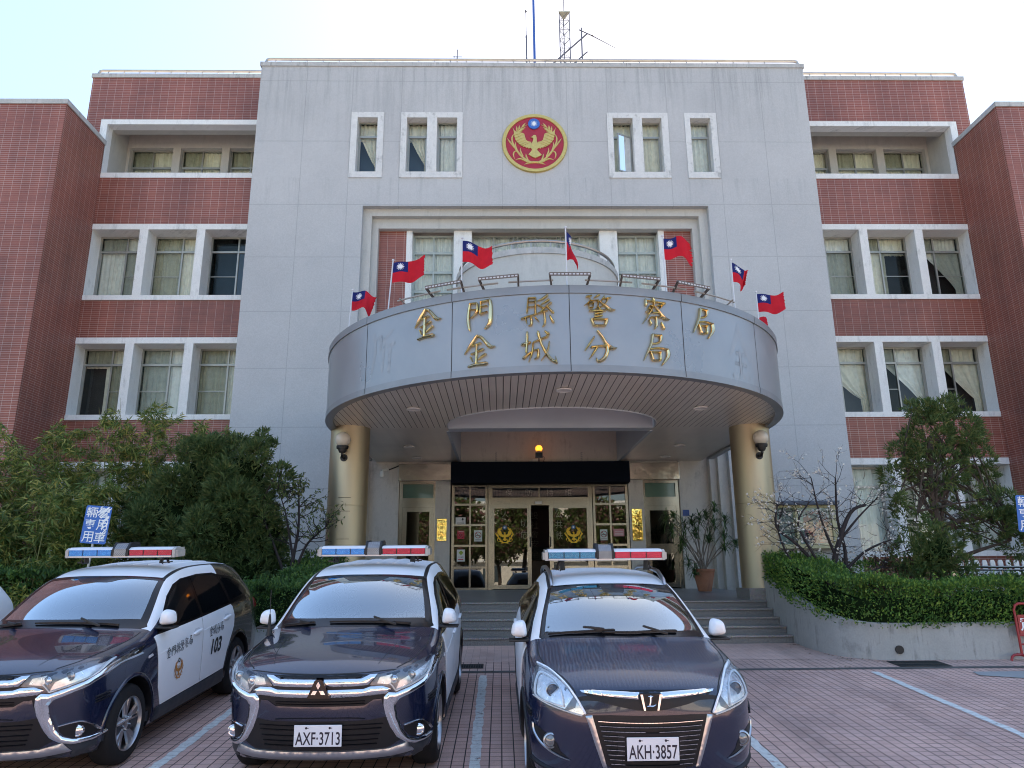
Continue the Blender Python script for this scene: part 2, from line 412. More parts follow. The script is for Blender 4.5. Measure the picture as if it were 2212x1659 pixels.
# ---- central block: front wall with openings
def wall_grid(mb, xs, zs, holes, y0, y1):
    for i in range(len(xs)-1):
        for j in range(len(zs)-1):
            cx, cz = (xs[i]+xs[i+1])/2, (zs[j]+zs[j+1])/2
            if any(a < cx < b and c < cz < d for a, b, c, d in holes): continue
            mb.box(xs[i], xs[i+1], y0, y1, zs[j], zs[j+1])
RX, RZ = 4.98, 11.93
BW = [(-5.26,-4.64),(-3.80,-3.175),(-2.91,-2.29),(2.31,2.93),(3.18,3.79),(4.62,5.25)]     # the six upper windows
hz = (13.0, 14.815)
mb = MB()
xs = sorted({-8.22, 8.22, -RX, RX, *[q for a in BW for q in a]}); zs = [.2, RZ, hz[0], hz[1], 16.57]
wall_grid(mb, xs, zs, [(-RX, RX, 0, RZ)] + [(a, b, *hz) for a, b in BW], DB, DB+.3)
mb.box(-8.22, -7.92, DB+.3, 22.2, .2, 16.57); mb.box(7.92, 8.22, DB+.3, 22.2, .2, 16.57)
mb.build('central_wall', stuccoM, PS)
mb = MB().box(-8.26, 8.26, DB-.03, DB+.45, 16.57, 16.71); mb.build('coping', capM, PS)
# stepped frame of the recess
mb = MB()
for x, z, y0, y1, xo, zo in ((4.74, 11.71, 19.5, 19.69, RX, RZ), (4.57, 11.41, 19.69, 19.95, 4.74, 11.71)):
    for s in (-1, 1):
        mb.box(*sorted((s*x, s*(xo+.25))), y0, y1, .9, zo)
    mb.box(-x, x, y0, y1, z, zo+.2)
mb.build('recess_frame', recessM, PS)
# recess wall: brick strips, white piers, windows
for s in (-1, 1):
    MB().box(*sorted((s*3.77, s*4.6)), 19.87, 20.2, 5.65, 11.42).build('tiled_panel', tileM, PS)
    for a, b in ((3.60, 3.77), (1.87, 2.39)): MB().box(*sorted((s*a, s*b)), 19.84, 20.3, 5.7, 11.41).build('pier', trimM, PS)
mb = MB().box(-4.6, 4.6, 20.31, 20.5, 11.39, 12.0).box(-3.6, 3.6, 20.0, 20.3, 5.6, 8.2)
mb.build('recess_wall', recessM, PS)

def curtain(parent, x0, x1, z0, z1, y, style, m=None, seed=0):
    r = random.Random(seed); mb = MB(); fold = r.uniform(17, 24); ph = r.uniform(0, 6)
    if style in ('full', 'half_left', 'half_right'):
        a, b = x0, x1
        if style == 'half_left': b = lerp(x0, x1, .55)
        if style == 'half_right': a = lerp(x0, x1, .45)
        def fn(u, v):
            x = lerp(a, b, u); k = .6+.4*v
            return (x + .006*math.sin(v*5+u*9), y + k*.024*math.sin(x*fold*2.2+ph+.5*math.sin(v*2.1)) + .012*math.sin(x*61+ph), lerp(z0, z1, v))
        mb.sheet(fn, max(12, int((b-a)*46)), 5)
    else:                                                            # gathered to one side by a tie
        sgn = 1 if style == 'tied_right' else -1; tie = r.uniform(.24,.42); pw = r.uniform(.75,1.15); top_ = r.uniform(.78,1.0)
        def fn(u, v):
            # v 1 at the top; the free edge sweeps towards the tie at v=.34
            if v > tie: t = (v-tie)/(1-tie); wd = lerp(.17, top_, t**pw)
            else: t = v/tie; wd = lerp(.22+.1*pw-.15, .17, t)
            e = x1 if sgn > 0 else x0
            x = e - sgn*(1-u)*wd*(x1-x0)
            return (x, y + .03*math.sin(u*26+ph)*(.5+.5*wd), lerp(z0, z1, v))
        mb.sheet(fn, 26, 14)
    return mb.build('curtain', m or curtM, parent)

def window(x0, x1, z0, z1, y, cols, rows, name='window', fm=None, fw=.05, style='full', screens=(), cm=None, seed=0, gl=None, dep=.07, room=None, csplit=None, parent=None):
    """frame (the window itself) with glass, insect screens and a curtain behind"""
    mb = MB(); fm = fm or frameM
    mb.box(x0, x0+fw, y, y+dep, z0, z1).box(x1-fw, x1, y, y+dep, z0, z1).box(x0+fw, x1-fw, y, y+dep, z0, z0+fw).box(x0+fw, x1-fw, y, y+dep, z1-fw, z1)
    X = [x0+fw] + [lerp(x0, x1, c) for c in cols] + [x1-fw]; Z = [z0+fw] + [lerp(z0, z1, c) for c in rows] + [z1-fw]
    for c in X[1:-1]: mb.box(c-fw*.45, c+fw*.45, y+.004, y+dep-.004, z0+fw, z1-fw)
    for c in Z[1:-1]:
        for i in range(len(X)-1):
            mb.box(X[i]+(fw*.45 if i else 0), X[i+1]-(fw*.45 if i < len(X)-2 else 0), y-.008, y+dep-.008, c-fw*.62, c+fw*.62)
    o = mb.build(name, fm, parent or PS)
    mb = MB(); sc = MB(); sf = MB()
    for i in range(len(X)-1):
        for j in range(len(Z)-1):
            a, b, c, d = X[i], X[i+1], Z[j], Z[j+1]
            yy = y+dep*.55
            mb.add([(a,yy,c),(b,yy,c),(b,yy,d),(a,yy,d)], [(0,1,2,3)])
            if (i, j) in screens:
                yy = y+dep*.25; sc.add([(a,yy,c),(b,yy,c),(b,yy,d),(a,yy,d)], [(0,1,2,3)])
                if d-c > .8: sf.box(a, b, yy-.012, yy+.008, (c+d)/2-.012, (c+d)/2+.012)
            elif j == 0 and len(Z) > 2:                              # sliding sash frame
                t = .028
                for q in ((a,a+t,c,d),(b-t,b,c,d),(a+t,b-t,c,c+t),(a+t,b-t,d-t,d)): sf.box(q[0], q[1], y+dep*.5-.02, y+dep*.5+.02, q[2], q[3])
    mb.build('glass', gl or winG, o)
    if sc.v: sc.build('insect_screen', screenM, o)
    if sf.v: sf.build('sash', fm, o)
    yc = y+dep+.07
    if style == 'full': curtain(o, x0+.02, x1-.02, z0, z1, yc, 'full', cm, seed)
    elif style:
        zs_ = Z[-2] if len(Z) > 2 else z1
        curtain(o, x0+.02, x1-.02, z0, zs_, yc, style, cm, seed)
        if len(Z) > 2: curtain(o, x0+.02, x1-.02, zs_-.06, z1, yc+.03, 'full', cm, seed+50)
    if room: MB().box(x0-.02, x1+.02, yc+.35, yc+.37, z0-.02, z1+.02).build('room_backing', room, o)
    return o
# upper windows of the block with their white surrounds
stM = dirty('stained_surround', (.58,.58,.57), (.72,.72,.70), (.22,.22,.22), .75, vs=5)
for a, b, s in ((-5.43, -4.47, ((-5.26,-4.64),)), (-3.96, -2.14, ((-3.80,-3.175),(-2.91,-2.29))), (2.15, 3.97, ((2.31,2.93),(3.18,3.79))), (4.47, 5.42, ((4.62,5.25),))):
    mb = MB(); mb.box(a, b, DB-.03, DB+.28, 12.82, hz[0]+.012); mb.box(a, b, DB-.03, DB+.28, hz[1]-.012, 14.98)
    e = [a] + [q for w_ in s for q in w_] + [b]
    for i in range(0, len(e), 2): mb.box(e[i]-(.012 if i else 0), e[i+1]+(.012 if i+2 < len(e) else 0), DB-.0325, DB+.279, hz[0]+.012, hz[1]-.012)
    mb.build('window_surround', stM, PS)
for i, (a, b) in enumerate(BW):
    st = ['tied_right', 'tied_right', 'full', None, 'full', 'full'][i]
    if i == 3:                                                       # the open casement
        o = window(a, b, hz[0], hz[1], DB+.24, [], [.72], style='half_left', seed=i, room=roomB)
        mb = MB(); c, s_ = math.cos(R(-28)), math.sin(R(-28))
        def cs(u, z, t=0): return (b-.06 - u*c - t*s_, DB+.22 + u*s_*-1*-1 - t*c, z)
        for u0, u1, z0, z1 in ((0,.04,13.05,14.3),(.46,.5,13.05,14.3),(.04,.46,13.05,13.09),(.04,.46,14.26,14.3)):
            vs = [cs(u, z, t) for z in (z0, z1) for u, t in ((u0,0),(u1,0),(u1,.035),(u0,.035))]
            mb.add(vs, [(3,2,1,0),(4,5,6,7),(0,1,5,4),(1,2,6,5),(2,3,7,6),(3,0,4,7)])
        mb.build('casement', frameM, o)
        MB().add([cs(.04,13.09,.018), cs(.46,13.09,.018), cs(.46,14.26,.018), cs(.04,14.26,.018)], [(0,1,2,3)]).build('casement_glass', winG, o)
    else:
        window(a, b, hz[0], hz[1], DB+.24, [], [.72], style=st, seed=i, cm=curtW if i in (2, 5) else None, room=roomB if i < 2 else roomM)
# recess windows
for s in (-1, 1):
    a, b = sorted((s*2.39, s*3.60))
    window(a, b, 8.2, 11.39, 20.12, [.5], [.26, .443, .63, .822], fm=gframeM, fw=.055, style='full', seed=20+s, cm=curtW, room=roomM)
window(-1.87, 1.87, 9.0, 11.39, 20.12, [.17, .33, .36, .5, .67, .70, .85], [.45], fw=.045, style='half_right', seed=31, cm=curtW, room=roomM)

# ---- wings
LEV = [(13.50, 15.52, 4), (9.51, 11.95, 3), (5.93, 8.36, 2), (2.05, 4.75, 1)]
OPEN = [(8.45, 9.90), (10.15, 11.60), (11.85, 13.28)]
STY = {(-1,3): [None,'full','full'], (-1,2): ['full','full','half_right'], (-1,1): ['full']*3, (1,3): ['full','half_left','tied_right'], (1,2): ['tied_right']*3, (1,1): ['full','full','full']}
for s in (-1, 1):
    mb = MB()
    sx = lambda a, b: sorted((s*a, s*b))
    for z0, z1 in ((.2, 2.05), (4.75, 5.93), (8.36, 9.51), (11.95, 13.50), (15.52, 17.05)):
        mb.box(*sx(8.15, 13.96 if z0 > 15 else 13.35), DW, DW+.3, z0, z1)
    mb.box(*sx(13.49, 13.96), DW, DW+.3, 14.5, 15.52)
    mb.box(*sx(13.70, 13.955), DW+.3, 26, 14.0, 17.05)
    # projecting end block
    mb.box(*sx(13.28, 13.6), DS, 20.5, .2, 14.62); mb.box(*sx(13.6, 24), DS, DS+.3, .2, 14.62)
    mb.build('tiled_wall', tileM, PS)
    mb = MB().box(*sx(8.22, 14.0), DW-.03, DW+.4, 17.05, 17.19); mb.box(*sx(13.24, 13.6), DS-.035, 20.5, 14.62, 14.77); mb.box(*sx(13.6, 24), DS-.035, DS+.4, 14.62, 14.77)
    mb.build('coping', capM, PS)
    MB().box(*sx(8.0, 13.9), 20.9, 34, 16.5, 16.7).box(*sx(13.6, 24), DS+.3, 34, 14.3, 14.5).build('roof', floorM, PS)
    # white frames round the window rows
    for z0, z1, lv in LEV:
        mb = MB(); mbr = MB()
        if lv == 4:
            mb.box(*sx(8.2, 13.49), DW-.025, DW+.3, 15.355, 15.525); mb.box(*sx(8.2, 13.27), DW-.025, DW+1.3, 13.50, 13.67); mb.box(*sx(13.28, 13.49), DW-.025, DW+.3, 13.50, 15.355)
            mbr.box(*sx(13.29, 13.5), DW+.3, DW+1.3, 13.5, 16.4); mbr.box(*sx(8.2, 13.28), DW+.302, DW+.55, 15.358, 15.9)
            mbr.box(*sx(8.2, 13.28), DW+.55, DW+1.3, 16.0, 16.1)
            y = DW+1.3
            mbr.box(*sx(8.2, 13.4), y, y+.25, 15.36, 16.4); mbr.box(*sx(8.2, 13.4), y, y+.25, 13.0, 14.1)
            for a, b in ((13.2, 13.4), (11.55, 11.80), (9.95, 10.2), (8.2, 8.6)): mbr.box(*sx(a, b), y, y+.25, 14.1, 15.36)
            for k, (a, b) in enumerate(((8.6, 9.95), (10.2, 11.55), (11.80, 13.2))):
                a, b = sx(a, b); window(a, b, 14.1, 15.36, y+.16, [.5], [.48], style='full', seed=60+k+s*3, screens=((0,1),), room=roomM)
        else:
            mb.box(*sx(8.2, 13.4), DW-.025, DW+.62, z1-.18, z1); mb.box(*sx(8.2, 13.27), DW-.04, DW+.62, z0, z0+.15)
            for a, b in ((8.2, 8.45), (9.90, 10.15), (11.60, 11.85)): mb.box(*sx(a, b), DW-.022, DW+.62, z0+.15, z1-.18)
            mb.box(*sx(13.28, 13.45), DW+.002, DW+.62, z0+.15, z1-.18)
            for k, (a, b) in enumerate(OPEN):
                a, b = sx(a, b); st = STY[(s, lv)][k]
                cm = (curtW if (k+lv) % 2 else curtM)
                window(a, b, z0+.1, z1-.18, DW+.52, [.58 if s < 0 else .42], [.77], style=st, seed=k*7+lv*3+s, cm=cm,
                       screens=(((0,1),(1,0)) if s < 0 and k == 2 else ((0,1),(0,0)) if s < 0 else ((0,1),(1,0)) if lv == 3 else ((0,1),(0,0))), room=roomB if st is None else roomM)
        mb.build('window_surround', trimM, PS)
        if mbr.v: mbr.build('balcony_recess', revealM, PS)
# hidden inside: floors, back wall, roof of the block (keep the sun out)
mb = MB().box(-13.6, 13.6, 33, 33.3, 0, 16.5).box(-8.2, 8.2, 19.6, 34, 16.0, 16.2).box(-24, -23.7, 18.5, 33, 0, 14.5).box(23.7, 24, 18.5, 33, 0, 14.5)
mb.box(-8.2, 8.2, 20.55, 20.75, 5.75, 16.0)
for z in (4.9, 8.5, 12.1): mb.box(-13.4, -8.2, 21.2, 33, z, z+.2).box(8.2, 13.4, 21.2, 33, z, z+.2)
mb.box(-13.6, -13.4, 20.6, 33, 0, 16.4).box(13.4, 13.6, 20.6, 33, 0, 16.4)
mb.build('inner_structure', roomM, PS)
# roof rails
def roof_rail(x0, x1, y, z, zb, ends, step=.487):
    mb = MB(); pts = []
    if ends[0]: pts += [(x0, y, zb), (x0, y, z-.09), (x0+.03, y, z-.02), (x0+.12, y, z)]
    else: pts += [(x0, y, z)]
    if ends[1]: pts += [(x1-.12, y, z), (x1-.03, y, z-.02), (x1, y, z-.09), (x1, y, zb)]
    else: pts += [(x1, y, z)]
    mb.tube(pts, .042, 8)
    k = int((x1-x0)/step)
    for i in range(1, k): mb.tube([(x0+(i-.4)*step, y, zb), (x0+(i-.4)*step, y, z)], .016, 6)
    mb.build('roof_rail', railM, PS)
roof_rail(-8.2, 8.22, 19.6, 17.05, 16.7, (1, 1)); roof_rail(-13.92, -8.3, 20.7, 17.45, 17.18, (1, 0), .5); roof_rail(8.3, 13.92, 20.7, 17.45, 17.18, (0, 1), .5)

# ---- round balcony above the canopy
mb = MB(); n = 48
def arcpts(r, a0, a1, c=(0, 19.6), k=48): return [(c[0]+r*math.sin(lerp(a0, a1, i/k)), c[1]-r*math.cos(lerp(a0, a1, i/k))) for i in range(k+1)]
def arcwall(mb, r0, r1, z0, z1, a0, a1, c=(0, 19.6), k=48, mi=0):
    A, B = arcpts(r1, a0, a1, c, k), arcpts(r0, a0, a1, c, k); vs = []
    for (p, q) in zip(A, B): vs += [(*p, z0), (*p, z1), (*q, z1), (*q, z0)]
    fs = []
    for i in range(k):
        b = i*4
        for j in range(4): fs.append((b+j, b+(j+1)%4, b+4+(j+1)%4, b+4+j)[::-1])
    mb.add(vs, fs, mi, True); o = len(mb.v)-len(vs)
    mb.f += [[o, o+1, o+2, o+3], [o+k*4+3, o+k*4+2, o+k*4+1, o+k*4]]; mb.mi += [mi, mi]; mb.sm += [False, False]
    return mb
H = math.pi/2
arcwall(MB(), 2.1, 2.25, 5.9, 9.56, -H, H).build('round_balcony', recessM, PS)
bal = [o for o in PS.children if o.name == 'round_balcony'][0]
arcwall(MB(), 2.08, 2.29, 9.56, 9.72, -H, H).build('balcony_coping', capM, bal)
mb = MB(); mb.tube([(p[0], p[1], 9.93) for p in arcpts(2.18, -H, H)], .04, 8)
for p in arcpts(2.18, -H*.95, H*.95, k=13): mb.tube([(p[0], p[1], 9.7), (p[0], p[1], 9.93)], .018, 6)
mb.build('balcony_rail', railM, bal)

# ---- emblem on the wall
def ux(px, py): return ((px-1140)/705, (805-py)/640)
WINGL = [(668,470),(700,530),(740,562),(800,575),(870,588),(915,612),(932,680),(950,742),(992,776),(1062,790),(1062,935),(1035,915),(1010,938),(985,910),(952,920),(930,890),(890,898),(868,872),(838,868),(830,845),(795,838),(790,808),(752,792),(750,760),(718,738),(722,700),(700,672),(704,640),(690,600),(692,560)]
BODY = [(1048,688),(1088,676),(1104,650),(1140,638),(1168,655),(1180,700),(1182,770),(1212,850),(1212,920),(1184,968),(1212,1000),(1284,1078),(1216,1112),(1150,1142),(1082,1120),(1056,1102),(998,1066),(1058,1000),(1076,965),(1054,920),(1052,850),(1088,795),(1110,740),(1098,700)]
STEMS = [([(1060,1232),(980,1195),(900,1140),(820,1060),(745,960),(690,860),(655,770),(652,680),(690,610)], [46,40,36,36,36,34,30,26,14]),
         ([(548,700),(610,790),(690,900)], [6,28,22]), ([(735,775),(722,860),(760,960)], [6,26,20]), ([(830,912),(835,1000),(880,1090)], [6,28,22]),
         ([(945,1040),(955,1110),(995,1195)], [6,30,24]), ([(760,990),(705,995),(678,1060),(702,1150)], [24,24,26,6]), ([(722,1176),(830,1152),(975,1225)], [6,28,24]), ([(908,1272),(970,1255),(1050,1240)], [6,22,24]),
         ([(755,560),(840,480),(985,400)], [16,14,8])] + [([(a,b),((a+c)/2+5,(b+d)/2),(c,d)], [8,30,5]) for a,b,c,d in ((755,560,750,430),(790,525,815,412),(850,470,945,358),(800,530,945,455),(770,552,915,495),(760,562,880,540))]
def emblem(mp, sc, parent, gold, red=None, blue=None, white=None, h=1.0, name='emblem', local=False):
    """police emblem: bird between two branches under a white sun; mp(p, q, outward), unit radius * sc"""
    mirror = lambda L: [(2266-x, y) for x, y in L]
    g = MB(); H_ = .05*sc*h
    def plate(poly, d0, d1, M):
        pts = [ux(*p) for p in poly]
        M.add([mp(p*sc, q*sc, d1) for p, q in pts], [list(t) for t in tessellate_polygon([[Vector((p, q, 0)) for p, q in pts]])])
        k = len(pts); w_ = [mp(p*sc, q*sc, d0) for p, q in pts] + [mp(p*sc, q*sc, d1) for p, q in pts]
        M.add(w_, [(i, (i+1)%k, k+(i+1)%k, k+i) for i in range(k)])
    for L in (WINGL, mirror(WINGL)):
        plate(L, 0, H_*.8, g)
        for a in range(6):                                           # feather ridges
            p0 = lerp(.15, .9, a/5); i0 = 2+a; i1 = len(WINGL)-3-2*a
            A, B = L[min(i0+2, 9)], L[max(10, i1)]
            brush(g, [ux(*A), ux(*B)], [.0, .035], lambda p, q, d: mp(p*sc, q*sc, d), H_*.4, 6, 3, back=H_*.8)
    plate(BODY, 0, H_, g)
    for pts, ws in STEMS:
        for k in (0, 1):
            L = mirror(pts) if k else pts
            brush(g, [ux(*p) for p in L], [w_/430 for w_ in ws], lambda p, q, d: mp(p*sc, q*sc, d), H_*.8, 6, 3)
    brush(g, [ux(1050,1228), ux(1130,1225), ux(1215,1228)], [.09,.08,.09], lambda p, q, d: mp(p*sc, q*sc, d), H_*.9, 8, 3)
    out = []
    def disc(M, cx, cy, r, d0, d1, n=40):
        P = [(cx+r*math.cos(2*math.pi*i/n), cy+r*math.sin(2*math.pi*i/n)) for i in range(n)]
        M.add([mp(p*sc, q*sc, d1) for p, q in P], [list(range(n))])
        M.add([mp(p*sc, q*sc, d0) for p, q in P] + [mp(p*sc, q*sc, d1) for p, q in P], [(i, (i+1)%n, n+(i+1)%n, n+i) for i in range(n)])
    cx, cy = ux(1127, 392)
    if red is not None:
        b = MB(); disc(b, 0, 0, .9, 0, .012*sc); o = b.build(name, red, parent)
        rg = MB(); nn = 64
        prof = [(.885, 0), (.885, .035), (.90, .05), (.985, .05), (1.0, .03), (1.0, -.02)]
        vs = [mp(r*sc*math.cos(2*math.pi*i/nn), r*sc*math.sin(2*math.pi*i/nn), d*sc) for r, d in prof for i in range(nn)]
        rg.add(vs, [(k*nn+i, k*nn+(i+1)%nn, (k+1)*nn+(i+1)%nn, (k+1)*nn+i) for k in range(len(prof)-1) for i in range(nn)], 0, True)
        rg.build('gold_ring', gold, o)
    else: o = parent
    g.build('gold_bird', gold, o, local=local)
    b = MB(); disc(b, cx, cy, .178, 0, H_*1.15); b.build('blue_disc', blue, o, local=local)
    b = MB(); disc(b, cx, cy, .058, H_*1.15, H_*1.2, 20)
    for i in range(12):
        a = math.pi*i/6+.26; P = [(cx+r*math.cos(a+t), cy+r*math.sin(a+t)) for r, t in ((.066, -.2), (.112, 0), (.066, .2))]
        b.add([mp(p*sc, q*sc, H_*1.19) for p, q in P], [(0, 1, 2)])
    b.build('white_sun', white, o, local=local)
    return o
emblem(lambda p, q, d: (p-.01, DB-.02-d, 13.95+q), .965, PS, goldP, redE, blueE, whiteE)

# ---- entrance: wall, side doors, glass front (planes y = 19.95 ... 20.15)
mb = MB()
for s in (-1, 1):
    sx = lambda a, b: sorted((s*a, s*b))
    mb.box(*sx(3.78, 4.6), 19.95, 20.25, .9, 5.8); mb.box(*sx(2.40, 2.80), 19.97, 20.25, .9, 4.11)
mb.box(-4.6, 4.6, 20.0, 20.25, 4.56, 5.6)
mb.build('entrance_wall', innerM, PS)
for s in (-1, 1): MB().bbox(*sorted((s*2.38, s*3.80)), 19.90, 20.2, 4.11, 4.57, .012).build('steel_lintel', steelH, PS)
MB().bbox(-2.36, 2.38, 19.48, 19.99, 4.0, 4.555, .012).build('display_sign', mat('unlit_display', (.004,.007,.014), .85, 0, .1, spec=.1), PS)
doorG = glass('door_glass', (.42,.42,.40), 1.62, 0.0, 1.5)
greenG = mat('green_glass', (.10,.17,.13), .12, 0, .1, coat=.4)
for s in (-1, 1):
    sx = lambda a, b: sorted((s*a, s*b)); y = 20.02
    mb = MB()
    for q in ((3.68, 3.78, 1.27, 4.11), (2.80, 2.86, 1.27, 4.11), (2.86, 3.68, 4.03, 4.11), (2.86, 3.68, 3.42, 3.66)): mb.box(*sx(q[0], q[1]), y, y+.14, q[2], q[3])
    for q in ((3.56, 3.68, 1.30, 3.42), (2.86, 2.96, 1.30, 3.42), (2.96, 3.56, 3.30, 3.42), (2.96, 3.56, 2.16, 2.42), (2.96, 3.56, 1.30, 1.42)): mb.box(*sx(q[0], q[1]), y+.03, y+.10, q[2], q[3])
    o = mb.build('side_door', steelM, PS)
    a, b = sx(2.86, 3.68); MB().box(a, b, y+.05, y+.07, 3.66, 4.03).build('transom_panel', greenG, o)
    a, b = sx(2.96, 3.56); MB().box(a, b, y+.055, y+.067, 1.42, 2.16).box(a, b, y+.055, y+.067, 2.42, 3.30).build('glass', doorG, o)
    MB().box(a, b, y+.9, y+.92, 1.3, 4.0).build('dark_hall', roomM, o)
    a, b = (-2.75, -2.49) if s < 0 else (2.46, 2.73)
    q = MB(); q.bbox(a, b, 19.945, 19.972, 2.52, 3.11, .008) if s < 0 else q.bbox(a, b, 19.945, 19.972, 2.50, 3.34, .008)
    pl = q.build('brass_plaque', brushed('polished_brass_%s' % ('dented' if s < 0 else 'plain'), (.92,.66,.18), .07, (0,0,1), 9.0 if s < 0 else 4.0), PS)
    if s > 0:                                                        # engraved column of characters
        t = bpy.data.curves.new('engraved_text', 'FONT'); t.body = '金\n門\n縣\n警\n察\n局'; t.size = .105; t.space_line = .9; t.align_x = 'CENTER'
GF = []
mb = MB(); y = 20.0
VX = [(-2.36,-2.29),(-1.89,-1.845),(-1.46,-1.40),(-1.38,-1.27),(1.30,1.41),(1.43,1.49),(1.87,1.915),(2.31,2.38)]
for a, b in VX: mb.box(a, b, y, y+.12, 1.27, 4.02)
for a, b in ((-2.29,-1.89),(-1.845,-1.46),(1.49,1.87),(1.915,2.31)):
    for z in (1.27, 1.81, 2.37, 2.91, 3.45, 3.96): mb.box(a, b, y+.006, y+.114, z, z+.055)
mb.box(-1.27, 1.30, y-.01, y+.13, 3.45, 3.66); mb.box(-1.27, 1.30, y, y+.12, 3.92, 4.02); mb.box(-.03, .01, y+.01, y+.1, 3.66, 3.92)
gfr = mb.build('glass_front', steelM, PS)
mb = MB()
for a, b in ((-2.29,-1.89),(-1.845,-1.46),(1.49,1.87),(1.915,2.31)): mb.box(a, b, y+.05, y+.062, 1.3, 3.98)
mb.box(-1.27, -.03, y+.05, y+.062, 3.66, 3.92); mb.box(.01, 1.30, y+.05, y+.062, 3.66, 3.92)
mb.build('glass', doorG, gfr)
for a, b in ((-1.27, -.24), (.24, 1.30)):
    mb = MB(); z0, z1 = 1.29, 3.45; yy = y-.05
    st = .105
    for q in ((a, a+.05, z0, z1), (b-.05, b, z0, z1)) : mb.box(q[0], q[1], yy, yy+.05, q[2], q[3])
    e = (b-st, b-.05) if a < 0 else (a+.05, a+st)
    mb.box(*e, yy, yy+.05, z0, z1); mb.box(a+.05, b-.05, yy+.002, yy+.048, z1-.08, z1); mb.box(a+.05, b-.05, yy+.002, yy+.048, z0, z0+.10)
    d = mb.build('sliding_door', steelM, PS)
    MB().box(a+.05, b-.05, yy+.02, yy+.03, z0+.1, z1-.08).build('glass', doorG, d)
    cx = -.94 if a < 0 else .89
    MB().add([(cx-.2,yy+.018,2.1),(cx-.2,yy+.018,2.1001),(cx-.2001,yy+.018,2.1)], [(0,1,2)]) 
    emblem(lambda p, q, dd, cx=cx, yy=yy: (cx+p, yy+.017-dd*.02, 2.67+q), .30, d, mat('yellow_print', (.95,.58,.03), .5, 0, .05), None, mat('print_blue', (.02,.13,.33), .5, 0, .03), whiteE, h=.6)
    MB().bbox(*((b-.045, b-.012) if a < 0 else (a+.012, a+.045)), yy-.012, yy, 2.35, 2.62, .004).build('handle', blackM, d)
# lobby behind the glass
mb = MB().box(-2.4, 2.4, 23.9, 24, 1.2, 4.4).box(-2.5, -2.4, 20.2, 24, 1.2, 4.4).box(2.4, 2.5, 20.2, 24, 1.2, 4.4).box(-2.5, 2.5, 20.2, 24, 4.3, 4.4).box(-2.5, 2.5, 20.16, 24, 1.1, 1.26)
mb.build('lobby', mat('lobby_wall', (.16,.15,.13), .7, 0, .15), PS)
MB().bbox(-1.0, 1.6, 22.2, 22.8, 1.26, 2.05, .02).build('lobby_counter', mat('counter_wood', (.16,.075,.03), .45, 0, .3, 4.), PS)
MB().box(-.55, .5, 22.9, 22.93, 2.45, 3.6).build('lobby_banner', mat('dark_red_banner', (.05,.008,.012), .6, 0, .2), PS)

# ---- canopy
CC, CR = (0.0, 15.1), 4.55
ZB, ZT = 4.56, 5.93
def on_can(th, z, out=0.0, r=CR): return (CC[0]+(r+out)*math.sin(th), CC[1]-(r+out)*math.cos(th), z)
def can_wall(mb, r0, r1, z0, z1, yb=19.28, k=72):
    P = [(-r1, yb)] + arcpts(r1, -H, H, CC, k) + [(r1, yb)]; Q = [(-r0, yb)] + arcpts(r0, -H, H, CC, k) + [(r0, yb)]
    vs = []
    for p, q in zip(P, Q): vs += [(*p, z0), (*p, z1), (*q, z1), (*q, z0)]
    fs = [(i*4+j, i*4+(j+1)%4, i*4+4+(j+1)%4, i*4+4+j)[::-1] for i in range(len(P)-1) for j in range(4)]
    return mb.add(vs, fs, 0, True)
can = can_wall(MB(), CR-.12, CR, 4.67, 5.80).build('canopy', panelM, PS)
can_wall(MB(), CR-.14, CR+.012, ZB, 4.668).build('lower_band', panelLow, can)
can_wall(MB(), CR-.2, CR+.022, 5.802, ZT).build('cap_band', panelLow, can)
mb = MB()
for i in range(-3, 4):
    t = R(23.3*i)
    for z0, z1, o_ in ((4.57, 4.667, .0125), (4.668, 5.80, .0012), (5.803, 5.93, .0225)):
        d = .006
        mb.add([on_can(t-d/CR, z0, o_), on_can(t+d/CR, z0, o_), on_can(t+d/CR, z1, o_), on_can(t-d/CR, z1, o_)], [(0,1,2,3)])
mb.build('panel_joint', darkM, can)
MB().prism([(-CR+.15, 19.28)] + arcpts(CR-.15, -H, H, CC, 48) + [(CR-.15, 19.28)], 5.74, 5.79, 'z').build('canopy_roof', capM, can)
# soffit with slats, and its opening
def slat_mat():
    a = N('slatted_soffit'); g, p = a.pos()
    back = a.math('GREATER_THAN', p[1], 15.12)
    def ln(c, pitch, w_): return a.math('LESS_THAN', a.math('ABSOLUTE', a.math('SUBTRACT', a.math('FRACT', a.math('DIVIDE', c, pitch)), .5)), w_)
    f = a.math('ADD', a.math('MULTIPLY', ln(p[0], .118, .055), a.math('SUBTRACT', 1.0, back)), a.math('MULTIPLY', a.math('MULTIPLY', ln(p[1], .118, .04), back), .4))
    bl = a.noise(g.outputs['Position'], .8, 3)
    wn = a.n('TexWhiteNoise', noise_dimensions='1D'); a.l(a.math('FLOOR', a.math('ADD', a.math('DIVIDE', p[0], .118), .5)), wn.inputs['W'])
    c = a.mix(wn.outputs['Value'], (.66,.63,.575), (.71,.68,.62)); c = a.mix(1.0, c, a.ramp(bl, [(.3,(.9,.9,.9)),(.7,(1.04,1.04,1.03))]), 'MULTIPLY')
    c = a.mix(f, c, (.03,.03,.03)); a.base(c, .38, .2, .5); a.bump(a.math('SUBTRACT', 1.0, f), .4, .01); return a.m
bm = bmesh.new()
def loop(pts):
    vs = [bm.verts.new((p[0], p[1], 4.62)) for p in pts]
    for i in range(len(vs)): bm.edges.new((vs[i], vs[(i+1) % len(vs)]))
loop([(-CR+.14, 20.0)] + arcpts(CR-.14, -H, H, CC, 64) + [(CR-.14, 20.0)])
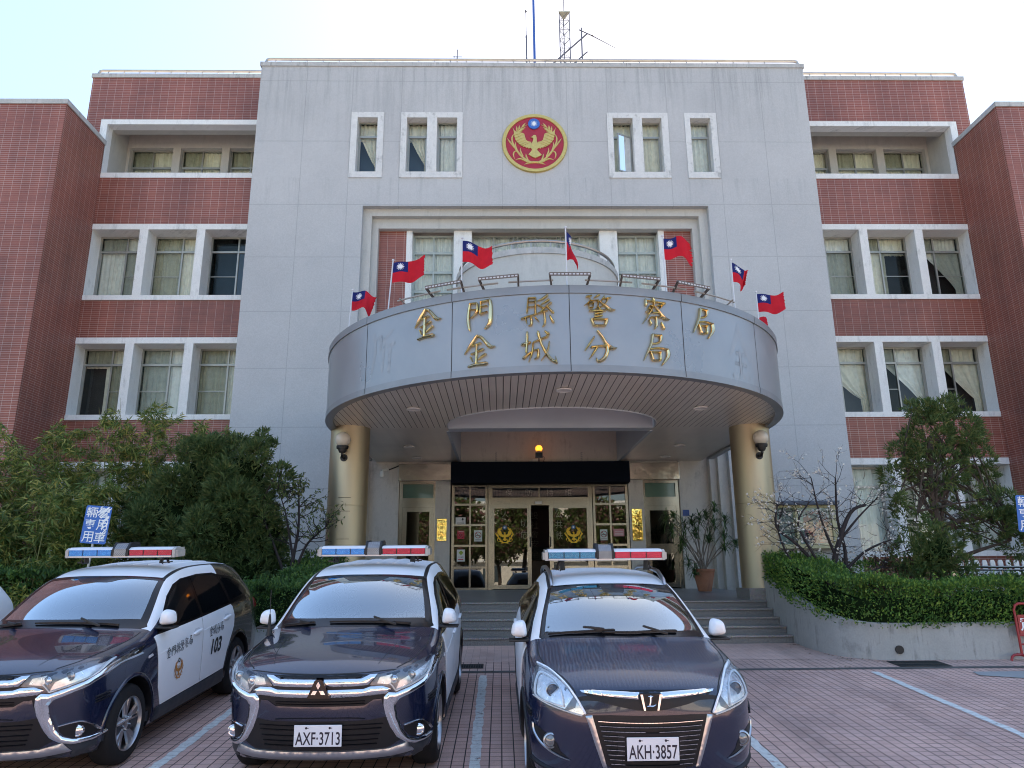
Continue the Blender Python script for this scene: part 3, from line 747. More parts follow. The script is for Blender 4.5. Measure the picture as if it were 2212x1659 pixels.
OV = [(-2.15, 15.12)] + [(2.15*math.sin(a), 15.12 - 1.92*max(0.0, math.cos(a))**.82) for a in [lerp(-H, H, i/40) for i in range(1, 40)]] + [(2.15, 15.12)]
hole = [(-2.13, 19.99)] + OV + [(2.13, 19.99)]
loop(hole[::-1])
bmesh.ops.triangle_fill(bm, use_beauty=True, use_dissolve=False, edges=bm.edges[:])
# a triangle_fill may also cover the opening: drop faces inside it
def inside(x, y, P):
    c = False
    for i in range(len(P)):
        (x1, y1), (x2, y2) = P[i], P[i-1]
        if (y1 > y) != (y2 > y) and x < (x2-x1)*(y-y1)/(y2-y1)+x1: c = not c
    return c
bmesh.ops.delete(bm, geom=[f for f in bm.faces if inside(*f.calc_center_median().xy, hole)], context='FACES')
for f in bm.faces:
    if f.normal.z > 0: f.normal_flip()
MB().bm(bm).build('soffit', slat_mat(), can)
mb = MB(); k = len(OV)
vs = [(*p, 4.60) for p in OV] + [(*p, 5.5) for p in OV]
mb.add(vs, [(i, i+1, k+i+1, k+i) for i in range(k-1)], 0, True)
mb.add([(*p, 5.4) for p in OV], [list(range(k))])
mb.box(-2.14, 2.14, 15.13, 15.5, 4.605, 5.5)
mb.box(-2.2, -2.131, 15.5, 19.99, 4.605, 5.72); mb.box(2.131, 2.2, 15.5, 19.99, 4.605, 5.72); mb.box(-2.14, 2.14, 15.5, 19.99, 5.5, 5.7)
mb.build('soffit_opening', mat('pocket_panel', (.44,.50,.56), .5, .15, .08, 1.), can)
for x, yy in ((0, 11.84), (-2.64, 13.25), (2.64, 13.25), (-3.22, 17.35), (3.22, 17.35), (-3.22, 19.05), (3.25, 19.05)):
    MB().lathe([(.0,.012),(.115,.012),(.135,.0),(.135,-.016),(.12,-.022),(.105,-.012),(.0,-.010)], (x, yy, 4.605), 24).build('downlight', mat('downlight_white', (.62,.62,.6), .4, 0, .03), can)
# gold characters (strokes in the pixel grid they were measured in)
GLY = {
 '金': ((1000,875), [([(965,672),(905,755),(848,830),(795,898)],[24,32,26,8]),([(965,672),(1012,692),(1078,760),(1140,826),(1206,828)],[26,32,36,42,12]),([(900,802),(945,790),(1012,776)],[22,22,28]),([(890,905),(950,890),(1045,855)],[22,22,32]),([(960,790),(960,900),(955,1030)],[24,28,26]),([(882,948),(906,1000)],[22,10]),([(1082,922),(1030,950),(985,985)],[28,22,8]),([(852,1062),(930,1045),(1090,1038)],[24,30,42])]),
 '門': ((1000,375), [([(865,218),(848,330),(842,450),(862,556)],[26,30,34,26]),([(868,215),(960,216)],[20,22]),([(962,218),(964,330),(882,402)],[24,30,16]),([(884,298),(950,300)],[14,14]),([(1016,208),(1010,368)],[22,24]),([(1016,206),(1140,192)],[22,24]),([(1140,194),(1150,300),(1140,480),(1076,556)],[34,40,42,20]),([(1020,272),(1100,264)],[14,14]),([(1012,366),(1098,342)],[22,18])]),
 '縣': ((1775,320), [([(1658,152),(1640,335)],[18,22]),([(1658,152),(1750,152)],[16,18]),([(1754,152),(1748,352)],[20,24]),([(1650,205),(1745,203)],[11,11]),([(1648,268),(1742,265)],[11,11]),([(1572,416),(1650,390),(1770,360)],[24,20,16]),([(1692,390),(1696,490),(1662,508)],[24,28,14]),([(1622,420),(1636,474)],[22,12]),([(1748,410),(1792,458)],[20,12]),([(1905,122),(1842,165),(1778,192)],[28,22,10]),([(1925,180),(1870,215),(1822,240)],[24,18,10]),([(1782,248),(1850,290)],[18,20]),([(1952,222),(1880,275),(1792,356)],[26,20,14]),([(1790,352),(1900,322)],[18,18]),([(1905,275),(1975,344)],[20,32]),([(1862,340),(1868,480),(1836,526)],[26,28,10]),([(1935,390),(1975,466)],[20,34])]),
 '警': ((485,320), [([(320,142),(382,126)],[24,16]),([(350,132),(368,186)],[14,12]),([(420,152),(482,116)],[14,24]),([(372,190),(332,225),(286,256)],[14,14,7]),([(372,198),(470,186)],[14,16]),([(466,190),(460,265),(428,300)],[16,18,8]),([(340,232),(346,288)],[14,14]),([(342,230),(405,226)],[11,11]),([(405,226),(396,284)],[13,13]),([(348,288),(396,285)],[11,11]),([(552,132),(500,202)],[24,12]),([(530,166),(632,146)],[12,20]),([(602,160),(545,245),(490,270)],[18,16,8]),([(490,198),(560,250),(622,300),(690,302)],[18,26,36,10]),([(462,268),(490,300)],[14,22]),([(355,326),(560,315)],[22,22]),([(420,362),(515,346)],[20,22]),([(415,402),(510,386)],[20,20]),([(368,430),(402,512)],[22,28]),([(372,434),(580,430)],[18,22]),([(576,434),(545,510)],[36,28]),([(402,516),(545,512)],[24,24])]),
 '察': ((1245,360), [([(1212,156),(1228,190)],[18,26]),([(1106,182),(1110,258)],[22,30]),([(1112,196),(1380,206)],[16,22]),([(1380,208),(1332,258)],[34,10]),([(1226,212),(1212,262),(1140,380),(1052,502)],[18,16,22,8]),([(1166,258),(1120,332)],[16,12]),([(1172,264),(1214,265)],[11,11]),([(1150,300),(1192,332)],[12,14]),([(1106,340),(1142,366)],[12,16]),([(1268,252),(1342,240),(1300,290)],[12,16,9]),([(1232,260),(1300,330),(1372,402),(1442,416)],[14,22,36,12]),([(1204,346),(1282,342)],[18,20]),([(1170,412),(1322,396)],[20,22]),([(1246,400),(1246,510),(1216,560)],[24,30,10]),([(1146,448),(1168,502)],[14,26]),([(1322,470),(1352,540)],[20,34])]),
 '局': ((1250,855), [([(1202,668),(1328,672)],[24,26]),([(1330,672),(1302,756),(1190,786)],[36,26,16]),([(1206,668),(1182,780),(1122,900),(1066,1006)],[26,26,24,8]),([(1172,852),(1290,832),(1414,842)],[18,22,28]),([(1414,844),(1414,932),(1318,1052)],[34,40,12]),([(1164,896),(1196,998)],[22,28]),([(1168,896),(1305,890)],[18,22]),([(1306,892),(1296,988)],[30,24]),([(1198,1000),(1298,990)],[20,22])]),
 '分': ((490,810), [([(460,612),(520,690),(570,770),(640,826),(700,820)],[24,28,32,38,12]),([(410,690),(352,770),(290,858)],[20,26,16]),([(370,822),(450,806),(570,800)],[22,22,28]),([(440,830),(392,900),(336,970)],[24,24,8]),([(576,802),(576,870),(532,956),(455,996),(428,955)],[34,40,38,28,8])]),
 '城': ((1810,840), [([(1660,642),(1655,760),(1645,890)],[28,30,26]),([(1596,796),(1690,770)],[34,34]),([(1612,962),(1680,912),(1740,870)],[34,22,8]),([(1740,770),(1800,745),(1920,700)],[18,22,28]),([(1736,780),(1720,900),(1676,1014)],[20,24,10]),([(1730,880),(1800,860)],[16,18]),([(1800,862),(1796,950),(1752,982)],[24,30,12]),([(1800,642),(1830,760),(1890,890),(1960,990),(2030,1032)],[32,28,30,34,26]),([(2030,1032),(2015,950)],[22,5]),([(1942,770),(1910,900),(1832,1004)],[18,20,8]),([(1888,632),(1932,664)],[16,36])])}
def glyph(ch, mp, size, h, mb=None, wk=1.28):
    """strokes of a character, about `size` high, centred; mp(p, q, outward)"""
    (cx, cy), st = GLY[ch]; mb = mb or MB(); k = size/420
    for pts, ws in st: brush(mb, [((x-cx)*k*.95, (cy-y_)*k) for x, y_ in pts], [w_*k*wk for w_ in ws], mp, h, 8, 4)
    return mb
for ch, deg, z in (('金',-28.8,5.5),('門',-17.4,5.52),('縣',-6.1,5.52),('警',5.8,5.52),('察',17.2,5.53),('局',28.5,5.5),('金',-17.4,4.94),('城',-5.9,4.935),('分',5.7,4.95),('局',16.9,4.955)):
    t = R(deg)
    glyph(ch, lambda p, q, d, t=t, z=z: on_can(t + p/CR, z+q, .012+d), .52, .05).build('gold_character', goldM, can)
# paler patches where older characters were taken off
ghostM = mat('panel_unfaded', (.300,.326,.348), .38, .28, .10)
def gpatch(deg, z, strokes):
    mb = MB(); t = R(deg)
    for pts, ws in strokes: brush(mb, pts, ws, lambda p, q, d: on_can(t+p/CR, z+q, .0012+d*.001), .001, 6, 4)
    mb.build('removed_character_trace', ghostM, can)
gpatch(39.5, 5.12, [([(0,.5),(-.12,.2),(-.26,-.02)],[.06,.1,.05]), ([(0,.5),(.14,.2),(.3,-.05)],[.06,.12,.06]), ([(-.1,.02),(.14,.02)],[.06,.06]), ([(-.14,-.16),(.16,-.16)],[.06,.06]), ([(0,.05),(0,-.36)],[.07,.07]), ([(-.22,-.38),(.24,-.36)],[.07,.07])])
gpatch(-41, 5.25, [([(-.24,.3),(-.2,0),(-.28,-.34)],[.07,.08,.05]), ([(-.22,.2),(-.04,.24)],[.06,.06]), ([(-.04,.22),(-.06,.02)],[.06,.06]), ([(.22,.3),(.04,.16)],[.06,.05]), ([(.04,.18),(.0,-.36)],[.07,.05]), ([(.04,.04),(.28,.06)],[.06,.06]), ([(.18,.04),(.16,-.4)],[.07,.06])])

# ---- columns under the canopy
for s in (-1, 1):
    x, y = s*4.17, 15.2
    zf = 1.142 + (y-14.6)*.025
    c = MB().lathe([(.40, 1.36), (.40, 2.995), (.394, 3.0), (.394, 3.012), (.40, 3.017), (.40, 4.62)], (x, y, 0), 48).build('column', goldcolM, PS)
    mb = MB(); b = .41
    mb.bbox(x-b, x+b, y-b-.02, y+b, zf-.06, 1.362, .008)
    mb.build('plinth', granM, c)
    mb = MB()
    for k in range(3): mb.tube([(x-s*.405*math.sin(a), y-.405*math.cos(a), 2.62+.27*k-(.27 if k == 0 else 0)) for a in [lerp(-.35, .25, i/6)*(-1 if s < 0 else 1) for i in range(7)]], .004, 4)
    mb.build('strap_mark', darkM, c)
    g = (x, y-.40, 4.28)
    L = thing('wall_lamp', 'white globe lamp on the %s gold column beneath the canopy' % ('left' if s < 0 else 'right'), 'lamp', (s*4.2, 14.80, 4.05), group='globe lamps on the columns')
    lx = s*4.2; ly = 14.62
    MB().lathe([(0,-.155),(.05,-.147),(.10,-.118),(.14,-.065),(.155,0),(.14,.065),(.10,.118),(.05,.147),(0,.155)], (lx, ly, 4.29), 28).build('globe', mat('opal_globe', (.62,.58,.48), .25, 0, .06, coat=.3), L)
    mb = MB().lathe([(.115,.0),(.12,.03),(.12,.055),(.10,.06)], (lx, ly, 4.105), 24).lathe([(.02,-.09),(.06,-.08),(.085,-.03),(.085,0.0),(.115,.0)], (lx, ly, 4.105), 24)
    mb.tube([(lx, ly, 4.05), (lx, ly, 3.99), (lx, ly+.05, 3.945), (lx, ly+.19, 3.95)], .03, 10).lathe([(.0,-.02),(.075,-.02),(.075,0),(.0,0)], (lx, 14.815, 3.95), 20, 'y')
    mb.build('bracket', blackM, L)

# ---- amber beacon with its flood lamp, on the display sign
B_ = thing('warning_beacon', 'lit amber beacon above the dark display sign in the entrance', 'beacon', (-.02, 19.6, 4.555))
MB().lathe([(.0,.0),(.06,.0),(.085,.03),(.095,.075),(.085,.12),(.05,.155),(0,.165)], (-.02, 19.6, 4.845), 24).build('amber_dome', emit('amber_glow', (1.0,.30,.03), .6), B_)
mb = MB().bbox(-.12, .08, 19.55, 19.66, 4.67, 4.815, .012).lathe([(.06,0),(.06,.05),(.09,.055),(.0,.06)], (-.02, 19.6, 4.80), 20).tube([(-.02, 19.62, 4.56), (-.02, 19.62, 4.7)], .018, 8)
mb.tube([(.08,19.6,4.72),(.14,19.6,4.66),(.09,19.6,4.57)], .008, 6); mb.build('housing', mat('beacon_grey', (.14,.14,.14), .5), B_)
MB().bbox(-.105, .065, 19.543, 19.556, 4.685, 4.80, .006).build('lamp_lens', mat('lens_dark', (.05,.055,.06), .1, 0, 0), B_)
for x in (-1.17, 1.13):
    mb = MB().bar((x-.025, 19.7, 4.5), (x-.025, 19.7, 4.86), .012, .04).bar((x+.025, 19.7, 4.5), (x+.025, 19.7, 4.86), .012, .04)
    for k in range(6): mb.bar((x-.025, 19.7, 4.55+.05*k), (x+.025, 19.7, 4.58+.05*k), .008, .03)
    o = mb.build('sign_bracket', mat('zinc', (.33,.33,.33), .5, .5, .1), PS)
MB().bbox(-.2, -.06, 19.5, 19.62, 4.557, 4.62, .01).bbox(-.27,-.2,19.52,19.6,4.565,4.61,.01).build('sensor', mat('off_white_plastic', (.5,.48,.42), .5), PS)
# camera on the wall left of the entrance
Cm = thing('security_camera', 'white bullet security camera left of the entrance doors', 'camera', (-3.85, 19.94, 4.5))
MB().tube([(-3.80,19.93,4.52),(-3.85,19.80,4.47),(-4.08,19.7,4.36)], .018, 8).build('arm', blackM, Cm)
MB().tube([(-4.05,19.72,4.38),(-4.2,19.62,4.335)], .045, 12).bbox(-4.24,-4.14,19.58,19.68,4.18,4.33,.01).build('camera_body', mat('white_plastic', (.6,.6,.58), .4), Cm)

# ---- floodlight bars on the canopy edge
for i, (deg, lab) in enumerate(((-24.3,'leftmost'), (-13.2,'second from left'), (0.1,'middle'), (13.6,'second from right'), (25.1,'rightmost'))):
    t = R(deg); z = 6.06
    F = thing('floodlight_bar', 'dark linear floodlight on two arms above the canopy edge, %s of the five' % lab, 'floodlight', on_can(t, ZT, -.05), group='floodlights along the canopy edge')
    hw = .315; rt = Vector((math.cos(t), math.sin(t), 0)); c = Vector(on_can(t, z, .16)); ot = Vector((math.sin(t), -math.cos(t), 0))
    mb = MB(); a, b = c-rt*hw, c+rt*hw
    mb.bar(a, b, .05, .022); mb.bar(a+Vector((0,0,-.02))+ot*.02, b+Vector((0,0,-.02))+ot*.02, .012, .05)
    mb.build('lamp_housing', mat('lamp_rust_grey', (.16,.135,.12), .6, .3, .2), F)
    mb = MB(); k = 11
    for j in range(k):
        q = c + rt*lerp(-hw*.9, hw*.9, j/(k-1)); mb.bar(q-rt*.018+ot*.027+Vector((0,0,-.02)), q+rt*.018+ot*.027+Vector((0,0,-.02)), .006, .02)
    mb.build('led_lens', mat('led_white', (.55,.57,.58), .2), F)
    mb = MB()
    for s in (-1, 1):
        p = c + rt*hw*s*.98; f = Vector(on_can(t + s*hw*.85/CR, ZT-.01, -.06))
        mb.bar(p, f, .03, .008).bar(p+Vector((0,0,-.035)), f+Vector((0,0,-.03)), .022, .008)
    mb.build('arm', mat('arm_dark', (.10,.095,.09), .6, .4, .1), F)
for a0, a1 in ((-36,-25.5), (-24,-13.5), (-11.5,-3), (3,12.2), (14.2,24), (26,37.5)):
    mb = MB(); mb.tube([on_can(R(lerp(a0, a1, i/6)), 5.985, .08) for i in range(7)], .016, 6)
    for a in (-35, 36.5):
        if a0 < a < a1: mb.bar(on_can(R(a), 6.0, .12), on_can(R(a), 5.92, -.06), .03, .01)
    mb.build('light_rail', mat('rail_zinc', (.36,.34,.31), .5, .5, .12), can)

# ---- flags: cloth (red, blue canton) with the white sun, on slim poles
redF = mat('flag_red', (.50,.012,.025), .75, 0, .1, 9, spec=.2); blueF = mat('flag_blue', (.010,.018,.12), .75, 0, .1, 9, spec=.2); whiteF = mat('flag_white', (.72,.74,.77), .75, 0, .03)
poleM = mat('flag_pole', (.60,.62,.64), .35, 0, .05)
def flag(deg, label, ang, droop, wave, fl=.62, ht=.42, fold=0.0, tilt=0.0, seed=0, top=7.02, torn=.02, rise=0.0, r=4.28):
    """ang: heading of the fly in plan (degrees, 0 = to the viewer's right); droop: how far the fly hangs; fold: furling towards the pole"""
    fl, ht = fl*.87, ht*.90
    t = R(deg); bx, by = CC[0]+r*math.sin(t), CC[1]-r*math.cos(t); zb = 5.79
    F = thing('flag', label, 'flag', (bx, by, zb), group='flags round the canopy roof')
    up = Vector((math.sin(tilt), 0, math.cos(tilt)))
    P0 = Vector((bx, by, zb)); Lp = (top-zb)/up.z
    mb = MB(); mb.tube([P0, P0+up*Lp], .0115, 8).lathe([(0,0),(.022,.006),(.022,.03),(0,.04)], tuple(P0+up*(Lp-.005)), 10); mb.build('pole', poleM, F)
    rr = random.Random(seed); ph = rr.uniform(0, 6)
    d = Vector((math.cos(R(ang)), math.sin(R(ang)), 0)); sd = Vector((-d.y, d.x, 0)); T0 = P0+up*(Lp-.035)
    def S_(u, v):                                                    # u along the fly, v down the hoist
        w_ = wave*u**.7*(math.sin(u*7.5+ph+v*1.6)*.5+math.sin(u*13+ph*2-v*2.3)*.22)
        f = 1-fold*u*(.35+.65*v)
        x = fl*u*f*(1-.18*droop*u)
        z = -v*ht*(1-.10*fold*u) - droop*fl*.62*u**1.35*(1-.25*v) + rise*fl*u*math.sin(math.pi*min(1,u*.85)) + wave*.25*math.sin(u*6+ph)*u
        e = torn*max(0, u-.93)/.07*(mnoise.noise(Vector((v*17, seed, .3)))+.6*mnoise.noise(Vector((v*41, seed, 2))))
        return T0 + d*(x+e) + sd*(w_*fl*.42 + fold*u*fl*.35*math.sin(u*5+v*2+ph)) + Vector((0,0,z)) - up*0
    NU, NV = 36, 24; mb = MB()
    vs = [S_(i/NU, j/NV) for j in range(NV+1) for i in range(NU+1)]
    for j in range(NV):
        for i in range(NU):
            mb.f.append([j*(NU+1)+i, j*(NU+1)+i+1, (j+1)*(NU+1)+i+1, (j+1)*(NU+1)+i]); mb.mi.append(1 if i < NU//2 and j < NV//2 else 0); mb.sm.append(True)
    mb.v = [tuple(p) for p in vs]
    cl = mb.build('cloth', [redF, blueF], F)
    def nrm(u, v):
        e = .01; a = S_(u+e, v)-S_(u-e, v); b = S_(u, v+e)-S_(u, v-e); n = a.cross(b).normalized()
        return n
    for side in (-1, 1):
        mb = MB(); cu, cv = .25, .25
        def at(px, py):
            u, v = cu+px/fl, cv+py/ht; return S_(u, v) + nrm(u, v)*.004*side
        rn = .046*ht/.42
        n = 24; c_ = at(0, 0); ring = [at(rn*math.cos(2*math.pi*i/n), rn*math.sin(2*math.pi*i/n)) for i in range(n)]
        mb.add([c_]+ring, [(0, i+1, (i+1) % n+1) for i in range(n)])
        for i in range(12):
            a = i*math.pi/6; mb.add([at(q*math.cos(a+b), q*math.sin(a+b)) for q, b in ((rn*1.1,-.2),(rn*1.75,0),(rn*1.1,.2))], [(0,1,2)])
        mb.build('white_sun', whiteF, cl)
# fly headings measured from the picture
flag(-92, 'red flag tip barely showing above the left rim of the canopy', 200, .9, .25, seed=1, top=6.86, fold=.45, fl=.5)
flag(-69, 'small red flag twisted upward at the fly, above the left end of the canopy', 8, -.05, .55, seed=2, fold=.35, top=7.05, tilt=.05)
flag(-44.5, 'red flag spread flat with its whole white sun showing, left of the gilded lettering', 5, -.28, .30, seed=3, tilt=.06, top=7.0, fl=.60, rise=.1)
flag(-23, 'red flag sloping down to the right in front of the left round balcony edge', 4, .42, .32, seed=4, top=7.0)
flag(0, 'narrow red flag hanging folded edge-on in front of the round balcony centre', 62, .95, .5, seed=5, fold=.5, top=7.02)
flag(22.4, 'torn red flag with ragged fly edge, in front of the right tiled strip', -2, .10, .42, seed=6, torn=.08, top=7.03, fl=.53, ht=.41)
flag(45.5, 'red flag bunched and drooping, seen half edge-on against the grey wall on the right', 24, .62, .5, seed=7, fold=.38, fl=.6, top=7.03)
flag(69, 'red flag streaming straight to the right at the right end of the canopy', -2, .02, .25, seed=8, top=7.0)
flag(92, 'red flag corner barely showing behind the right rim of the canopy', 4, .15, .3, seed=9, top=7.12)

# ---- aerials on the roof
def aerial(name, lab, cat, base, fn, m):
    a = MB(); fn(a); tag(a.build(name, m, None, base), lab, cat)
aer = mat('aerial_grey', (.16,.15,.17), .5, .5, .1)
aerial('cross_aerial', 'small cross-shaped aerial on the roof above the emblem, left of the masts', 'aerial', (-2.57, 23, 16.2), lambda a: a.tube([(-2.57,23,16.2),(-2.57,23,20.15)], .022, 6).tube([(-2.74,23,19.85),(-2.39,23,19.85)], .015, 6).tube([(-2.68,23,19.82),(-2.68,23,19.9)], .012, 6), aer)
aerial('whip_aerial', 'slim whip aerial with a bulb tip left of the blue mast on the roof', 'aerial', (-.05, 23, 16.2), lambda a: a.tube([(-.05,23,16.2),(-.05,23,20.7),(-.055,23,20.75),(-.06,23,21.8)], [.03,.03,.016,.012], 6).lathe([(0,-.08),(.045,0),(.03,.05),(0,.1)], (-.06,23,21.82), 10).lathe([(0.012,-.08),(.035,-.03),(.035,.05),(.012,.1)], (-.05,23,20.7), 10), aer)
aerial('blue_mast', 'tall blue flag mast standing on the roof', 'mast', (.25, 23, 16.2), lambda a: a.tube([(.25,23,16.2),(.22,23,24.5)], [.05,.042], 10), mat('mast_blue', (.03,.10,.38), .4, 0, .05))
T = thing('lattice_mast', 'triangular lattice radio mast with a pale top plate on the roof', 'mast', (1.36, 23, 16.2))
mb = MB(); q = [(1.17, 22.95), (1.54, 22.95), (1.36, 23.28)]
for x, y in q: mb.tube([(x, y, 16.2), (x, y, 21.75)], .02, 6)
for k in range(12):
    z = 17.0+.4*k
    for i in range(3): mb.tube([(*q[i], z), (*q[(i+1) % 3], z)], .009, 5).tube([(*q[i], z), (*q[(i+1) % 3], z+.4)], .008, 5)
mb.build('lattice', aer, T); MB().prism([(1.14,22.9),(1.58,22.9),(1.36,23.34)], 21.72, 21.78, 'z').build('top_plate', mat('plate_pale', (.5,.48,.38), .6), T)
MB().tube([(1.36,23.1,21.78),(1.36,23.1,24.0)], .014, 6).build('rod', aer, T)
aerial('boom_aerial', 'tilted boom aerial with a long pointer beside the lattice mast', 'aerial', (1.95, 23.1, 16.2), lambda a: a.tube([(.6,23.1,19.35),(2.2,23.1,20.95)], .032, 6).tube([(1.98,23.1,16.2),(1.99,23.1,21.2)], .028, 6).tube([(1.5,23.1,19.5),(2.18,23.1,20.17)], .028, 6).tube([(1.90,23.1,21.12),(2.35,23.1,20.88),(3.2,23.1,20.35)], [.022,.02,.009], 6).lathe([(0,-.05),(.05,0),(0,.05)], (2.38,23.1,20.87), 8), aer)
# ================================================================ ground
def gz(y):
    if y < 4.9: return -.203
    if y < 11.2: return -.595+.08*y
    if y < 13.5: return .301+.068*(y-11.2)
    return .4574
def gsheet(x0, x1, ys, dz, nx=1):
    mb = MB(); k = len(ys)
    mb.add([(lerp(x0, x1, i/nx), y, gz(y)+dz) for y in ys for i in range(nx+1)], [(j*(nx+1)+i, j*(nx+1)+i+1, (j+1)*(nx+1)+i+1, (j+1)*(nx+1)+i) for j in range(k-1) for i in range(nx)]); return mb
groundM = mat('ground_cement', (.22,.22,.215), .85, 0, .25, 1.2, bump=.2)
struct('ground', gsheet(-400, 400, [-400, -20, 0, 4.9, 8, 11.2, 13.5, 30, 100, 500], -.004, 2), groundM)
struct('street', MB().add([(-200,-14,-.2),(200,-14,-.2),(200,-5.81,-.2),(-200,-5.81,-.2)], [(0,1,2,3)]), mat('asphalt', (.055,.055,.058), .9, 0, .2, 3, bump=.3, bs=120))
struct('parking_lot', gsheet(-13.2, 13.2, [-5.8, 4.9, 11.19], .001), paving('parking_tiles', (.60,.38,.315), (.68,.45,.385), .0105, .0072, gcol=(.04,.036,.036)))
struct('sidewalk', gsheet(-13.2, 13.2, [11.30, 12.0], .003), paving('walk_tiles', (.60,.40,.335), (.67,.46,.39), .009, .006))
struct('forecourt', gsheet(-13.2, 13.2, [12.0, 13.5], .005), paving('fore_tiles', (.63,.43,.365), (.68,.485,.42), .003, .0025, gcol=(.17,.13,.13), bumpk=.3))
struct('drain_channel', gsheet(-13.2, 13.2, [11.185, 11.305], .0065), mat('channel_cement', (.10,.10,.095), .9, 0, .35, 6, bump=.4))
struct('cement_patch', MB().add([(x, y, gz(y)+.0095) for x, y in ((5.55,10.93),(13,10.9),(13,9.6),(9,9.9),(7.2,10.15),(6.1,10.45),(5.5,10.7))], [tuple(range(7))[::-1]]), mat('smooth_cement', (.30,.31,.31), .75, 0, .2, 2.5))
lineM = worn_paint('worn_line_paint', (.76,.77,.73))
for x in (-9.7, -6.93, -4.17, -1.3, 1.42, 4.2, 6.95):
    rr = random.Random(int(x*10)); mb = MB(); k = 60
    w0 = .052
    L = [(x-w0+rr.uniform(-.012,.012), lerp(5.4, 11.02, i/k)) for i in range(k+1)]; Q = [(x+w0+rr.uniform(-.012,.012), lerp(5.4, 11.0, i/k)) for i in range(k+1)]
    mb.add([(a, b, gz(b)+.005) for p in zip(L, Q) for a, b in p], [(2*i, 2*i+1, 2*i+3, 2*i+2) for i in range(k)])
    struct('parking_line', mb, lineM)
# drain grates
def grate(x0, x1, y0, y1, lab):
    G_ = thing('drain_grate', lab, 'drain grate', ((x0+x1)/2, (y0+y1)/2, gz(y0)), group='drain grates in the pavement')
    z = lambda y: gz(y)+.006
    MB().add([(x0,y0,z(y0)),(x1,y0,z(y0)),(x1,y1,z(y1)),(x0,y1,z(y1))], [(0,1,2,3)]).build('pit', darkM, G_)
    mb = MB(); n = int((x1-x0)/.035)
    for i in range(n+1):
        x = lerp(x0, x1, i/n); mb.bar((x, y0, z(y0)+.004), (x, y1, z(y1)+.004), .011, .008)
    for y in (y0, (y0+y1)/2, y1): mb.bar((x0, y, z(y)+.006), (x1, y, z(y)+.006), .016, .008)
    mb.build('bars', mat('grate_iron', (.07,.075,.075), .6, .5, .2), G_)
grate(-2.05, -1.32, 11.50, 11.80, 'dark drain grate in the pavement between the two right hand cars and the steps')
grate(4.75, 5.50, 11.32, 11.72, 'square iron drain grate at the foot of the curved planter wall')

# ---- steps and floor of the porch
ST = thing('entrance_steps', 'five granite steps leading up to the entrance under the canopy', 'steps', (0, 13.5, .45))
for i in range(5):
    y = 13.5+.3*i; z0 = .4574+.137*i; mb = MB()
    mb.bbox(-4.02, 4.06, y, 15.3, z0+.104, z0+.1365, .006); o = mb.build('step', granM, ST)
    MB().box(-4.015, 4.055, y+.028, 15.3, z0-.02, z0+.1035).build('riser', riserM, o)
mb = MB(); mb.add([(-4.6,14.72,1.146),(4.6,14.72,1.146),(4.6,20.2,1.272),(-4.6,20.2,1.272)], [(0,1,2,3)]); mb.box(-4.6,4.6,14.9,20.2,.3,1.14)
mb.build('porch_floor', floorM, ST)

# ---- planter walls: beside the steps, curving out along the pavement
WP = [(4.08,15.4,1.72),(4.07,14.6,1.56),(4.07,14.0,1.40),(4.065,13.5,1.285),(4.075,13.0,1.17),(4.13,12.62,1.06),(4.24,12.30,.985),(4.42,12.06,.93),(4.68,11.90,.895),(5.02,11.83,.885),(5.6,11.83,.885),(7.5,11.83,.885),(13.2,11.83,.885)]
WPc = crom(WP, 6)
def planter(s, lab):
    P = thing('planter_wall', lab, 'planter', (s*4.7, 11.9, .33))
    mb = MB(); T = .16; n = len(WPc); vs = []
    for i, (x, y, z) in enumerate(WPc):
        a, b = WPc[max(0,i-1)], WPc[min(n-1,i+1)]; t = Vector((b[0]-a[0], b[1]-a[1])).normalized(); nx, ny = -t.y, t.x   # inward
        if nx*1+ny*.5 < 0: nx, ny = -nx, -ny
        for (dx, zz) in ((0, gz(min(y,13.4))-.1), (0, z-.012), (.012, z), (T, z), (T, .2)): vs.append((s*(x+nx*dx), y+ny*dx, zz))
    fs = [(i*5+j, i*5+j+1, i*5+5+j+1, i*5+5+j)[::(1 if s > 0 else -1)] for i in range(n-1) for j in range(4)]
    mb.add(vs, fs, 0, True); mb.build('wall', concM, P)
    # soil inside
    Q = [(s*(x+.1), y) for x, y, z in WPc] + [(s*13.2, 20.4), (s*4.6, 20.4), (s*4.6, 15.4)]
    bm = bmesh.new(); f = bm.faces.new([bm.verts.new((x, y, .80 if y < 14 else .80)) for x, y in Q]); bmesh.ops.triangulate(bm, faces=[f])
    MB().bm(bm).build('soil', mat('soil', (.05,.038,.028), .95, 0, .3, 6, bump=.5, bs=25), P)
    if s > 0: MB().lathe([(.05,-.012),(.062,-.012),(.062,.03),(.05,.03)], (5.02, 11.82, .50), 20, 'y').lathe([(.05,0),(.0,.001)], (5.02, 11.815, .50), 20, 'y').build('drain_pipe', blackM, P)
    return P
lr = random.Random(17); mb = MB()
for _ in range(150):
    i = lr.randint(0, len(WPc)-1); x, y, z = WPc[i]; s_ = 1 if lr.random() < .75 else -1
    if lr.random() < .4: x, y = lr.uniform(-4, 9), lr.gauss(11.25, .10)
    else: x, y = x-abs(lr.gauss(0,.12))-.02, y-abs(lr.gauss(0,.14))-.02
    a = lr.uniform(0, 6.3); L_ = lr.uniform(.018,.04); c, q = math.cos(a)*L_, math.sin(a)*L_; y = min(y, 13.3); zz = gz(y)+.008
    mb.add([(s_*x, y, zz+.004), (s_*x+c*.6-q*.4, y+q*.6+c*.4, zz+.008), (s_*x+c*1.5, y+q*1.5, zz+.003), (s_*x+c*.6+q*.4, y+q*.6-c*.4, zz+.009)], [(0,1,2,3)])
